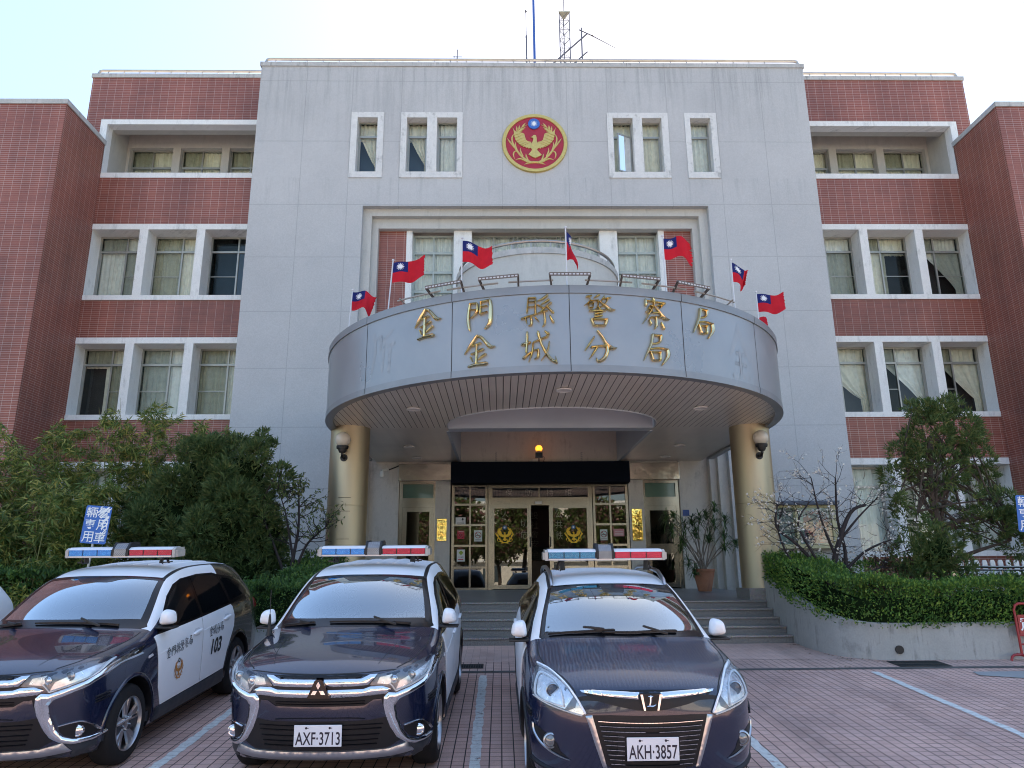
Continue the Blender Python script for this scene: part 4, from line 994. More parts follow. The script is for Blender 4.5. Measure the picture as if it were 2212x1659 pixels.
tag(mb.build('leaf_litter', mat('dry_leaf', (.17,.11,.05), .9, 0, .4, 30)), 'scattered dry leaves along the planter foot and drain channel', 'leaf litter', kind='stuff')
planter(1, 'curved grey concrete planter wall with a drain hole right of the steps'); planter(-1, 'curved grey concrete planter wall behind the cars left of the steps')
# ================================================================ cars: a smooth body grown from a cage, details laid on its surface
from mathutils.geometry import delaunay_2d_cdt
navyM = mat('navy_paint', (.0045,.009,.032), .25, 0, 0, spec=.6, coat=1.0)
navyDust = None
def dusty_paint():
    a = N('dusty_navy_paint'); g, p = a.pos()
    n1 = a.noise(a.comb(a.math('MULTIPLY', p[0], 42.), a.math('MULTIPLY', p[1], 9.), a.math('MULTIPLY', p[2], 9.)), 1.0, 4, .6)
    w_ = a.n('TexWave', wave_type='BANDS', bands_direction='X'); w_.inputs['Scale'].default_value = 11; w_.inputs['Distortion'].default_value = 7; w_.inputs['Detail'].default_value = 3; w_.inputs['Detail Scale'].default_value = 1.6
    a.l(a.comb(p[0], a.math('MULTIPLY', p[1], .25), a.math('MULTIPLY', p[2], .3)), w_.inputs['Vector'])
    f = a.math('MULTIPLY', a.maprange(w_.outputs['Fac'], .35, .8, 0, 1), a.maprange(n1, .3, .6, .3, 1))
    nz = a.n('SeparateXYZ'); a.l(g.outputs['True Normal'], nz.inputs[0])
    up = a.maprange(nz.outputs[2], .75, .95, 0, 1)
    dust = a.math('MULTIPLY', a.math('ADD', a.math('MULTIPLY', f, .55), .25), up)
    a.base(a.mix(dust, (.0055,.011,.038), (.085,.10,.135)), a.math('ADD', .22, a.math('MULTIPLY', dust, .35)), 0, .5)
    a.p.inputs['Coat Weight'].default_value = .8; a.l(a.math('ADD', .03, a.math('MULTIPLY', dust, .22)), a.p.inputs['Coat Roughness'])
    return a.m
navyDust = dusty_paint()
whiteP = mat('white_paint', (.86,.86,.86), .4, 0, .03, coat=.2, spec=.3)
brownP = mat('black_paint', (.012,.010,.010), .25, 0, 0, coat=1.0)
blackG = mat('gloss_black', (.004,.004,.005), .18, 0, 0, spec=.4)
blackT = mat('textured_black', (.007,.0075,.010), .5, 0, .15, 30, spec=.4)
cladM = mat('grey_cladding', (.03,.034,.042), .5, 0, .12, 20)
chromeM = mat('chrome', (.80,.82,.84), .05, 1.0, 0)
satinM = mat('satin_silver', (.50,.52,.54), .28, 1.0, .05)
alloyM = mat('alloy', (.40,.40,.41), .30, .95, .08, 12)
rubberM = mat('tyre_rubber', (.013,.013,.014), .75, 0, .2, 18, spec=.3, bump=.2, bs=80)
wshieldM = glass('windscreen', (.86,.93,.94), 1.7, 0, 3.8, (.82,.94,1.0))
tintM = mat('tinted_window', (.004,.005,.006), .04, 0, 0, spec=.55)
lensC = glass('clear_lens', (.93,.95,.96), 1.45, 0, .8)
lampIn = mat('lamp_reflector', (.86,.89,.92), .22, .7, .3, 26, rv=.08)
lampDk = mat('lamp_bezel', (.22,.235,.26), .25, .5, .2, 20)
ledW = mat('light_guide', (.88,.93,.96), .2, 0, .03)
plateM = mat('plate_white', (.70,.73,.78), .35, 0, .04)
plateT = mat('plate_ink', (.012,.012,.03), .45, 0, 0)
seatM = mat('seat_grey', (.17,.18,.18), .9, 0, .3, 14)
dashM = mat('dashboard', (.05,.053,.055), .75, 0, .15, 10)
def floral():
    a = N('floral_cover'); g, p = a.pos(); v = a.n('TexVoronoi', feature='SMOOTH_F1'); v.inputs['Scale'].default_value = 16
    a.l(g.outputs['Position'], v.inputs['Vector'])
    a.base(a.ramp(a.noise(v.outputs['Color'], 3, 3), [(.42, (.55,.58,.60)), (.52, (.20,.22,.25))]), .9); return a.m
floralM = floral()
def ledlens(name, c0, c1):
    a = N(name); tc = a.n('TexCoord'); mp_ = a.n('Mapping'); mp_.inputs['Scale'].default_value = (60, 60, 60); mp_.inputs['Rotation'].default_value = (0, R(45), 0)
    a.l(tc.outputs['Object'], mp_.inputs[0]); v = a.n('TexVoronoi'); v.inputs['Scale'].default_value = 1.0; v.inputs['Randomness'].default_value = .35; a.l(mp_.outputs[0], v.inputs['Vector'])
    a.base(a.ramp(v.outputs['Distance'], [(.1, c1), (.55, c0)]), .16, 0, .6); a.p.inputs['Coat Weight'].default_value = .15
    a.bump(v.outputs['Distance'], .5, .01); return a.m
blueL = ledlens('blue_lens', (.02,.20,.55), (.08,.50,.90)); redL = ledlens('red_lens', (.42,.004,.03), (.85,.02,.08)); tealL = ledlens('faded_teal_lens', (.01,.14,.26), (.05,.34,.47))
def mesh_metal():
    a = N('perforated_metal'); tc = a.n('TexCoord'); b = a.n('TexBrick'); s = a.n('SeparateXYZ'); a.l(tc.outputs['Object'], s.inputs[0])
    a.l(a.comb(s.outputs[0], a.math('ADD', s.outputs[2], a.math('MULTIPLY', s.outputs[1], .7))), b.inputs['Vector']); b.inputs['Scale'].default_value = 1
    b.inputs['Brick Width'].default_value = .024; b.inputs['Row Height'].default_value = .010; b.inputs['Mortar Size'].default_value = .0026; b.inputs['Color1'].default_value = (.05,.05,.05,1); b.inputs['Color2'].default_value = (.03,.03,.03,1); b.inputs['Mortar'].default_value = (.34,.35,.36,1)
    a.base(b.outputs['Color'], .35, .3); return a.m
perfM = mesh_metal()

class Body:
    def __init__(s, name, ST, CF, CRr, mats, region, axles, wr, creases, root):
        """ST: stations (front to back) of 12 points each; CF/CRr: cap rows 3..8 -> (mid, centre)"""
        s.root = root; s.mats = mats
        bm = bmesh.new(); cl = bm.edges.layers.float.new('crease_edge'); V = {}
        def vert(p, sgn):
            x = p[0]*sgn; k = (round(x, 5) + 0.0, round(p[1], 5), round(p[2], 5))
            if k not in V: V[k] = bm.verts.new(k)
            return V[k]
        def face(q, mi):
            for sgn in (1, -1):
                vs = [vert(p, sgn) for p in (q if sgn > 0 else q[::-1])]
                if len({v for v in vs}) < 3: continue
                u = []; [u.append(v) for v in vs if v not in u]
                try: f = bm.faces.new(u); f.material_index = mi; f.smooth = True
                except ValueError: pass
        n = len(ST)
        for i in range(n-1):
            for j in range(11): face([ST[i][j], ST[i+1][j], ST[i+1][j+1], ST[i][j+1]], region(i, j))
        for S_, C, fl in ((ST[0], CF, False), (ST[-1], CRr, True)):
            rows = [[S_[2], S_[1], S_[0]]] + [[S_[j], C[j-3][0], C[j-3][1]] for j in range(3, 9)] + [[S_[9], S_[10], S_[11]]]
            for a in range(7):
                for b in range(2):
                    q = [rows[a][b], rows[a+1][b], rows[a+1][b+1], rows[a][b+1]]
                    face(q[::-1] if fl else q, 0 if a > 0 else 3)
        for (i0, i1, j, cr) in creases:                              # crease along stations i0..i1 on column j
            for i in range(i0, i1):
                for sgn in (1, -1):
                    e = bm.edges.get((vert(ST[i][j], sgn), vert(ST[i+1][j], sgn)))
                    if e: e[cl] = cr
        for (i, j0, j1, cr) in [c[1:] for c in creases if len(c) == 5]: pass
        bmesh.ops.recalc_face_normals(bm, faces=bm.faces[:])
        me = bpy.data.meshes.new('cage'); bm.to_mesh(me); bm.free()
        o = bpy.data.objects.new('cage', me); COL.objects.link(o)
        for m in mats: me.materials.append(m)
        md = o.modifiers.new('s', 'SUBSURF'); md.levels = 3; md.render_levels = 3
        cut = []
        for ya in axles:
            for sg in (1, -1):
                c = MB().lathe([(0, sg*.60), (wr, sg*.60), (wr, sg*1.2), (0, sg*1.2)], (0, ya, .345), 40, 'x', 3).build('cut', mats)
                bmc = bmesh.new(); bmc.from_mesh(c.data); bmesh.ops.remove_doubles(bmc, verts=bmc.verts, dist=1e-5); bmesh.ops.recalc_face_normals(bmc, faces=bmc.faces[:]); bmc.to_mesh(c.data); bmc.free()
                m_ = o.modifiers.new('b', 'BOOLEAN'); m_.operation = 'DIFFERENCE'; m_.object = c; m_.solver = 'EXACT'; cut.append(c)
        dg = bpy.context.evaluated_depsgraph_get(); me2 = bpy.data.meshes.new_from_object(o.evaluated_get(dg))
        for c in cut + [o]:
            d = c.data; bpy.data.objects.remove(c); bpy.data.meshes.remove(d)
        s.V = [v.co.copy() for v in me2.vertices]; s.F = [list(p.vertices) for p in me2.polygons]; s.MI = [p.material_index for p in me2.polygons]
        bpy.data.meshes.remove(me2)
        s.bvh = BVHTree.FromPolygons(s.V, s.F)
    def part(s, name, mi, m, parent=None, fn=None):
        """the faces of one region as an object; fn(face centre) may choose another material slot"""
        mb = MB(); used = {}
        for f, k in zip(s.F, s.MI):
            if k not in (mi if isinstance(mi, (tuple, list)) else (mi,)): continue
            q = []
            for v in f:
                if v not in used: used[v] = len(mb.v); mb.v.append(tuple(s.V[v]))
                q.append(used[v])
            mb.f.append(q); c = sum((s.V[v] for v in f), Vector())/len(f)
            mb.mi.append(fn(c, f) if fn else 0); mb.sm.append(True)
        return mb.build(name, m, parent or s.root, local=True)
    def front(s, p, q, d=0.0): return s._hit((p, -2, q), (0, 1, 0), d)
    def top(s, p, q, d=0.0): return s._hit((p, q, 4), (0, 0, -1), d)
    def side(s, sg): return lambda p, q, d=0.0: s._hit((sg*3, p, q), (-sg, 0, 0), d)
    def _hit(s, o, dr, d):
        h = s.bvh.ray_cast(Vector(o), Vector(dr))
        if h[0] is None:
            mid = Vector(o) + Vector(dr)*2.2
            h = s.bvh.find_nearest(mid)
        n = h[1]
        if n.dot(Vector(dr)) > 0: n = -n
        return tuple(h[0] + n*d)
    def patch(s, name, poly, mp, m, off=.003, h=0.0, w=.03, res=.03, parent=None, smooth=0, build=True, mb=None, back=-.01):
        """a panel with this outline lying on the body: off above it, swelling by h over a rim of width w"""
        P = crom(list(poly) + [poly[0]], smooth)[:-1] if smooth else list(poly)
        Q = []
        for i in range(len(P)):
            a, b = Vector(P[i]), Vector(P[(i+1) % len(P)]); k = max(1, int((b-a).length/res))
            Q += [a.lerp(b, t/k) for t in range(k)]
        nb = len(Q); xs = [p.x for p in Q]; ys = [p.y for p in Q]
        pts = list(Q); x = min(xs)+res/2; row = 0
        while x < max(xs):
            y = min(ys)+res/2+(res/2 if row % 2 else 0)
            while y < max(ys):
                c = Vector((x, y))
                if inside(x, y, [(p.x, p.y) for p in Q]) and min((c-p).length for p in Q) > res*.55: pts.append(c)
                y += res
            x += res*.87; row += 1
        r = delaunay_2d_cdt(pts, [(i, (i+1) % nb) for i in range(nb)], [], 1, 1e-6)
        vo, fo = r[0], r[2]; own = mb is None; mb = mb or MB(); vs = []
        def segd(c):
            best = 9
            for i in range(nb):
                a, b = Q[i], Q[(i+1) % nb]; ab = b-a; t = max(0, min(1, (c-a).dot(ab)/max(ab.length_squared, 1e-12))); best = min(best, (c-a-ab*t).length)
            return best
        for c in vo:
            d = off
            if h:
                t = min(1, segd(c)/w); d += h*math.sqrt(max(0, 1-(1-t)**2))
            vs.append(mp(c.x, c.y, d))
        ref = mp(sum(xs)/nb, sum(ys)/nb, .2); b0 = mp(sum(xs)/nb, sum(ys)/nb, 0); nrm = Vector(ref)-Vector(b0)
        fs = []
        for f in fo:
            A, B, C = (Vector(vs[i]) for i in f[:3]); fs.append(list(f) if (B-A).cross(C-A).dot(nrm) > 0 else list(f)[::-1])
        mb.add(vs, fs, 0, True)
        # rim down to the body
        o = len(mb.v); ring = [vs[min(range(len(vo)), key=lambda k: (vo[k]-q).length_squared)] for q in Q]
        low = [mp(q.x, q.y, back) for q in Q]
        mb.add(ring + low, [(i, (i+1) % nb, nb+(i+1) % nb, nb+i) for i in range(nb)], 0, False)
        return mb.build(name, m, parent or s.root, local=True) if own and build else mb
    def line(s, mb, pts, w_, mp, h=.004, back=.001, n=6, k=5):
        brush(mb, pts, [w_]*len(pts) if not isinstance(w_, list) else w_, mp, h, n, k, back=back); return mb
def mirror_poly(P): return [(-x, z) for x, z in P][::-1]
def sym(P): return list(P) + [(-x, z) for x, z in P[::-1] if abs(x) > 1e-6]

def wheel(root, x, y, z, r, sg, style):
    """tyre, rim with spokes; sg: outward side"""
    mb = MB(); w_ = .225
    prof = [(r*.66,-w_/2),(r*.74,-w_/2-.004),(r*.9,-w_/2),(r*.97,-w_/2+.025),(r,-w_/2+.055),(r,w_/2-.055),(r*.97,w_/2-.025),(r*.9,w_/2),(r*.74,w_/2+.004),(r*.66,w_/2)]
    W = mb.lathe(prof, (x, y, z), 48, 'x', caps=False)
    for k in (-.05, 0, .05): pass
    T = W.build('wheel', rubberM, root, local=True)
    mb = MB(); ro = r*.675; xo = x+sg*(w_/2)
    mb.lathe([(ro, -sg*w_*.95),(ro, sg*.002),(ro*.97, sg*.006),(ro*.93, -sg*.012),(ro*.91, -sg*.06),(ro*.9,-sg*w_*.95)], (xo, y, z), 48, 'x', caps=False)
    mb.lathe([(0, sg*.004-sg*.03),(.03,-sg*.022),(.055,-sg*.03),(.06,-sg*.06)], (xo, y, z), 24, 'x')
    ns = 5
    for k in range(ns):
        for e in ((-.17, .17) if style == 'split' else (0,)):
            a0 = 2*math.pi*k/ns + .3; a1 = a0+e
            A = Vector((xo-sg*.035, y+.045*math.cos(a0), z+.045*math.sin(a0))); B = Vector((xo-sg*.022, y+ro*.93*math.cos(a1), z+ro*.93*math.sin(a1)))
            t = (B-A).normalized(); d = Vector((sg,0,0)).cross(t)
            vs = []
            for q, wd in ((A, .024), (A.lerp(B,.5), .026 if style == 'split' else .04), (B, .032 if style == 'split' else .05)):
                vs += [q-d*wd-Vector((sg*.02,0,0)), q-d*wd*.7, q+d*wd*.7, q+d*wd-Vector((sg*.02,0,0))]
            f = [(i*4+j, i*4+j+1, i*4+5+j, i*4+4+j) for i in range(2) for j in range(3)]
            mb.add(vs, f, 0, True)
    mb.build('rim', alloyM, T, local=True)
    mb = MB().lathe([(0,-sg*.10),(ro*.9,-sg*.10)], (xo, y, z), 32, 'x')
    mb.build('brake', blackT, T, local=True)
    mb = MB()
    for k in range(5):
        a = 2*math.pi*(k+.5)/5+.3; mb.lathe([(.009,-sg*.03),(.009,-sg*.012),(0,-sg*.01)], (xo, y+.058*math.cos(a), z+.058*math.sin(a)), 8, 'x')
    mb.build('wheel_nut', chromeM, T, local=True)
    return T

def light_bar(root, yc, zb, L=1.27, blue=None, hump=0.0):
    """roof light bar: blue half, perforated loudspeaker, red half"""
    H2 = L/2; y0, y1 = yc-.13, yc+.13
    mb = MB(); mb.bbox(-H2+.05, H2-.05, y0-.005, y1+.005, zb, zb+.022, .006)
    bar = mb.build('light_bar', mat('bar_aluminium', (.50,.51,.52), .35, .8, .06), root, local=True)
    def cover(a, b):
        return MB().prism([(y0, zb+.086), (y0+.012, zb+.094), (y0+.05, zb+.112), (y1-.05, zb+.112), (y1, zb+.088)], a, b, 'x')
    for a, b in ((-H2+.05, -.096), (.096, H2-.05)): cover(a, b).build('top_cover', mat('cover_white', (.68,.70,.72), .3, 0, .05, coat=.3), bar, local=True)
    for s, m in ((-1, blue or blueL), (1, redL)):
        x0, x1 = .100, H2-.050; wd = (x1-x0)/3
        for k in range(3):
            a, b = sorted((s*(x0+k*wd+.005), s*(x0+(k+1)*wd-.005)))
            MB().bbox(a, b, y0, y1, zb+.022, zb+.088, .004).build('blue_lens' if s < 0 else 'red_lens', m, bar, local=True)
        for k in range(4):
            mb = MB(); mb.box(*sorted((s*(x0+k*wd-.005), s*(x0+k*wd+.005))), y0+.008, y1-.008, zb+.022, zb+.086)
            mb.build('divider', blackM, bar, local=True)
        e = MB(); e.prism([(y0+.004, zb), (y1-.004, zb), (y1-.004, zb+.105), (y0+.05, zb+.108), (y0+.004, zb+.088)], *sorted((s*(H2-.048), s*(H2-.018))), 'x').prism([(y0+.03, zb+.008), (y1-.03, zb+.008), (y1-.03, zb+.08), (y0+.03, zb+.08)], *sorted((s*(H2-.018), s*(H2+.004))), 'x')
        e.build('end_cap', mat('clear_cap', (.42,.42,.40), .15, 0, .12, 20, coat=.4), bar, local=True)
    hz_ = zb+.155
    mb = MB().prism([(y0-.012, zb+.018), (y1+.012, zb+.018), (y1+.012, hz_-.02), (y1-.04, hz_), (y0+.055, hz_), (y0-.005, zb+.095)], -.066, .066, 'x')
    mb.build('loudspeaker', perfM, bar, local=True)
    mb = MB()
    for a, b in ((-.092, -.067), (.067, .092)): mb.prism([(y0-.006, zb+.015), (y1+.016, zb+.015), (y1+.016, hz_-.012), (y1-.03, hz_+.012), (y0+.06, hz_+.012), (y0+.002, zb+.1)], a, b, 'x')
    mb.build('speaker_cheek', blackM, bar, local=True)
    for s in (-1, 1):
        mb = MB(); x = s*(H2-.20)
        mb.bar((x, yc-.02, zb), (x-s*.01, yc-.03, zb-.05-hump), .04, .03).bar((x-.03, yc, zb-.045-hump), (x+.1*s, yc, zb-.035-hump), .05, .012).bar((x+s*.02, yc+.03, zb), (x+s*.06, yc+.02, zb-.05-hump), .025, .014)
        mb.tube([(x, yc-.05, zb), (x+s*.03, yc-.07, zb-.03), (x+s*.02, yc-.05, zb-.055-hump)], .007, 6)
        mb.build('mount', blackM, bar, local=True)
    return bar

def plate(root, body, text, z, w_=.385, h=.165, tilt=0.0, y=None):
    yy = min(body.front(0, z+h/2)[1], body.front(0, z-h/2)[1]) - .012 if y is None else y
    mb = MB().bbox(-w_/2, w_/2, yy-.004, yy+.004, z-h/2, z+h/2, .0035); P = mb.build('license_plate', plateM, root, local=True)
    c = bpy.data.curves.new('plate_text', 'FONT'); c.body = text; c.align_x = 'CENTER'; c.size = 1; c.offset = .012; c.space_character = 1.02
    o = bpy.data.objects.new('t', c); COL.objects.link(o); dg = bpy.context.evaluated_depsgraph_get(); me = bpy.data.meshes.new_from_object(o.evaluated_get(dg))
    xs = [v.co.x for v in me.vertices]; ys = [v.co.y for v in me.vertices]; kx = w_*.93/(max(xs)-min(xs)); ky = h*.60/(max(ys)-min(ys)); cx = (max(xs)+min(xs))/2
    mb = MB(); mb.add([((v.co.x-cx)*kx, yy-.0055, z-h*.42+(v.co.y-min(ys))*ky) for v in me.vertices], [list(p.vertices) for p in me.polygons])
    bpy.data.objects.remove(o); bpy.data.curves.remove(c); bpy.data.meshes.remove(me)
    for x in (-.095, .095): mb.lathe([(0,-.0062),(.009,-.0062),(.009,0)], (x, yy, z+h*.36), 12, 'y').box(x, x+.02, yy-.006, yy, z+h*.345, z+h*.375)
    mb.build('plate_characters', plateT, P, local=True)
    return P

def text_on(root, name, s, mp, w_, h, m, shear=0.0, bold=.01, parent=None):
    c = bpy.data.curves.new(name, 'FONT'); c.body = s; c.size = 1; c.offset = bold; c.shear = shear
    o = bpy.data.objects.new('t', c); COL.objects.link(o); dg = bpy.context.evaluated_depsgraph_get(); me = bpy.data.meshes.new_from_object(o.evaluated_get(dg))
    bm = bmesh.new(); bm.from_mesh(me); bmesh.ops.triangulate(bm, faces=bm.faces[:])
    xs = [v.co.x for v in bm.verts]; ys = [v.co.y for v in bm.verts]; kx = w_/(max(xs)-min(xs)); ky = h/(max(ys)-min(ys))
    for v in bm.verts: v.co = Vector(mp((v.co.x-min(xs))*kx-w_/2, (v.co.y-min(ys))*ky-h/2))
    mb = MB().bm(bm); bpy.data.objects.remove(o); bpy.data.curves.remove(c); bpy.data.meshes.remove(me)
    return mb.build(name, m, parent or root, local=True)

def seats(root, m, xs=(-.37, .37), y=2.15, zs=.62, cover=None):
    for x in xs:
        mb = MB()
        mb.bbox(x-.25, x+.25, y-.45, y+.05, zs-.12, zs+.05, .05)
        bm = bmesh.new(); bmesh.ops.create_cube(bm, size=1)
        for v in bm.verts:
            a = v.co; t = a.z+.5; v.co = Vector((x+a.x*(.52-.10*t), y+.06+.22*t+a.y*.16, zs+t*.60))
        bmesh.ops.bevel(bm, geom=bm.edges[:], offset=.06, segments=3, affect='EDGES', profile=.5); mb.bm(bm, 0, True)
        S_ = mb.build('seat', cover or m, root, local=True)
        bm = bmesh.new(); bmesh.ops.create_cube(bm, size=1)
        for v in bm.verts: a = v.co; v.co = Vector((x+a.x*.28, y+.32+a.y*.12, zs+.72+a.z*.20))
        bmesh.ops.bevel(bm, geom=bm.edges[:], offset=.055, segments=3, affect='EDGES', profile=.5)
        MB().bm(bm, 0, True).build('headrest', cover or m, S_, local=True)
def steering(root, x, y, z):
    mb = MB(); n = 28; P = []
    for i in range(n+1):
        a = 2*math.pi*i/n; P.append((x+.185*math.cos(a), y+.07*math.sin(a)*1.0, z+.165*math.sin(a)))
    mb.tube(P, .016, 8, cap=False); mb.bbox(x-.07, x+.07, y-.02, y+.03, z-.05, z+.04, .015).bar((x-.18,y,z),(x+.18,y,z),.03,.03).bar((x,y,z),(x,y-.06,z-.15),.04,.03)
    mb.build('steering_wheel', blackT, root, local=True)
def mirror(root, body, sg, y, z, m, x=.93):
    bm = bmesh.new(); bmesh.ops.create_uvsphere(bm, u_segments=24, v_segments=14, radius=1)
    sq = lambda t, e: math.copysign(abs(t)**e, t)
    for v in bm.verts:
        a = v.co.copy(); ax, az = sq(a.x, .6), sq(a.z, .6)
        v.co = Vector((sg*(x+.125 + ax*.070*(1-.16*az)), y + min(a.y, .35)*.11 + .02, z+.072 + az*(.078 if az > 0 else .066)*(1-.14*ax)))
    H_ = MB().bm(bm, 0, True).build('wing_mirror', m, root, local=True)
    mb = MB().bbox(*sorted((sg*(x-.075), sg*(x+.10))), y-.035, y+.075, z-.035, z-.003, .012)
    bm = bmesh.new(); bmesh.ops.create_uvsphere(bm, u_segments=18, v_segments=10, radius=1)
    for v in bm.verts: a = v.co.copy(); v.co = Vector((sg*(x+.125+math.copysign(abs(a.x)**.62,a.x)*.064), y+.070+max(a.y,-.5)*.02, z+.07+math.copysign(abs(a.z)**.62,a.z)*.068))
    mb.bm(bm, 0, True); mb.bbox(*sorted((sg*(x+.0), sg*(x+.22))), y-.07, y+.06, z-.028, z-.008, .008)
    mb.build('mirror_base', blackM, H_, local=True)
    return H_
def wipers(root, body, L, lift=.012):
    for pts in L:
        mb = MB(); brush(mb, pts, [.022]+[.020]*(len(pts)-2)+[.012], lambda p, q, d: body.top(p, q, lift+d), .02, 6, 5)
        w_ = mb.build('wiper', blackM, root, local=True)
        mb = MB(); a, b = pts[0], pts[-1]; mid = (lerp(a[0], b[0], .45), lerp(a[1], b[1], .45))
        brush(mb, [mid, (lerp(a[0],b[0],.2)+.02, mid[1]-.07)], [.02,.026], lambda p, q, d: body.top(p, q, lift+.02+d), .018, 6, 3); mb.build('arm', blackM, w_, local=True)
def st(*p): return list(p)
def mkst(u, y0, rows):
    """underside half width u at y0, then rows c1..c10"""
    return [(0, y0, .24), (u*.55, y0, .24)] + rows
# ---------------------------------------------------------------- the two large patrol cars
OUT = [
 mkst(.64, .16, [(.66,.22,.235),(.73,.235,.30),(.75,.22,.43),(.765,.20,.62),(.765,.185,.81),(.745,.18,.895),(.70,.17,.94),(.62,.15,.955),(.34,.075,.945),(0,.035,.94)]),
 mkst(.70, .45, [(.80,.47,.22),(.865,.47,.29),(.885,.47,.43),(.895,.47,.65),(.89,.47,.83),(.87,.47,.93),(.835,.47,.985),(.745,.42,1.028),(.38,.33,1.056),(0,.30,1.062)]),
 mkst(.72, .93, [(.84,.93,.21),(.89,.93,.28),(.905,.93,.43),(.915,.93,.68),(.905,.93,.88),(.88,.93,.98),(.845,.93,1.035),(.765,.90,1.065),(.40,.85,1.112),(0,.83,1.122)]),
 mkst(.74, 1.35, [(.86,1.35,.21),(.895,1.35,.28),(.905,1.35,.43),(.905,1.35,.70),(.90,1.35,.905),(.885,1.36,1.015),(.84,1.38,1.08),(.765,1.33,1.10),(.42,1.15,1.15),(0,1.09,1.16)]),
 mkst(.74, 1.75, [(.86,1.75,.22),(.895,1.75,.29),(.90,1.75,.43),(.905,1.75,.70),(.905,1.75,.91),(.885,1.70,1.045),(.785,1.66,1.275),(.715,1.62,1.315),(.41,1.45,1.36),(0,1.39,1.37)]),
 mkst(.74, 2.10, [(.86,2.1,.22),(.895,2.1,.29),(.90,2.1,.43),(.905,2.1,.70),(.905,2.1,.92),(.885,2.08,1.06),(.715,2.10,1.52),(.63,2.04,1.585),(.37,1.93,1.615),(0,1.88,1.625)]),
 mkst(.74, 2.55, [(.86,2.55,.22),(.895,2.55,.29),(.90,2.55,.43),(.905,2.55,.70),(.905,2.55,.93),(.88,2.55,1.075),(.69,2.55,1.575),(.605,2.55,1.645),(.35,2.55,1.675),(0,2.55,1.685)]),
 mkst(.74, 3.30, [(.86,3.3,.22),(.895,3.3,.29),(.90,3.3,.43),(.91,3.3,.70),(.91,3.3,.95),(.875,3.3,1.10),(.68,3.3,1.555),(.60,3.3,1.63),(.35,3.3,1.665),(0,3.3,1.675)]),
 mkst(.72, 4.05, [(.82,4.05,.24),(.875,4.05,.32),(.89,4.05,.45),(.895,4.05,.72),(.89,4.05,.98),(.85,4.05,1.13),(.655,4.0,1.50),(.575,4.05,1.585),(.34,4.1,1.615),(0,4.12,1.62)]),
 mkst(.68, 4.48, [(.76,4.48,.28),(.82,4.48,.36),(.84,4.48,.48),(.845,4.48,.74),(.84,4.48,1.0),(.80,4.44,1.13),(.64,4.32,1.40),(.56,4.36,1.45),(.33,4.44,1.45),(0,4.46,1.45)]),
 mkst(.60, 4.62, [(.66,4.62,.32),(.72,4.63,.40),(.75,4.64,.50),(.755,4.64,.75),(.75,4.62,.98),(.72,4.58,1.08),(.64,4.55,1.12),(.55,4.57,1.13),(.3,4.62,1.13),(0,4.64,1.13)])]
OUT_CF = [((.40,.10,.29),(0,.07,.29)), ((.41,.085,.43),(0,.045,.43)), ((.42,.07,.62),(0,.03,.62)), ((.42,.055,.80),(0,.012,.80)), ((.41,.055,.875),(0,.012,.875)), ((.39,.06,.918),(0,.015,.918))]
OUT_CR = [((.4,4.68,.40),(0,4.69,.40)), ((.4,4.69,.50),(0,4.70,.50)), ((.4,4.69,.75),(0,4.70,.75)), ((.4,4.67,.98),(0,4.68,.98)), ((.4,4.64,1.06),(0,4.66,1.06)), ((.36,4.62,1.10),(0,4.64,1.10))]
def out_region(i, j):
    if j <= 1: return 3
    if i in (3, 4) and j >= 9: return 2                              # windscreen
    if 3 <= i <= 6 and j == 8: return 1                              # pillars and rails
    if 5 <= i <= 7 and j >= 9: return 1                              # roof
    if i == 7 and j == 8: return 4
    if i >= 8 or (i == 7): return 4                                  # black tail
    return 0
CRS = [(0, 10, 2, .6), (3, 5, 9, .5), (0, 2, 6, .3), (5, 9, 9, .35), (3, 9, 7, .45)]

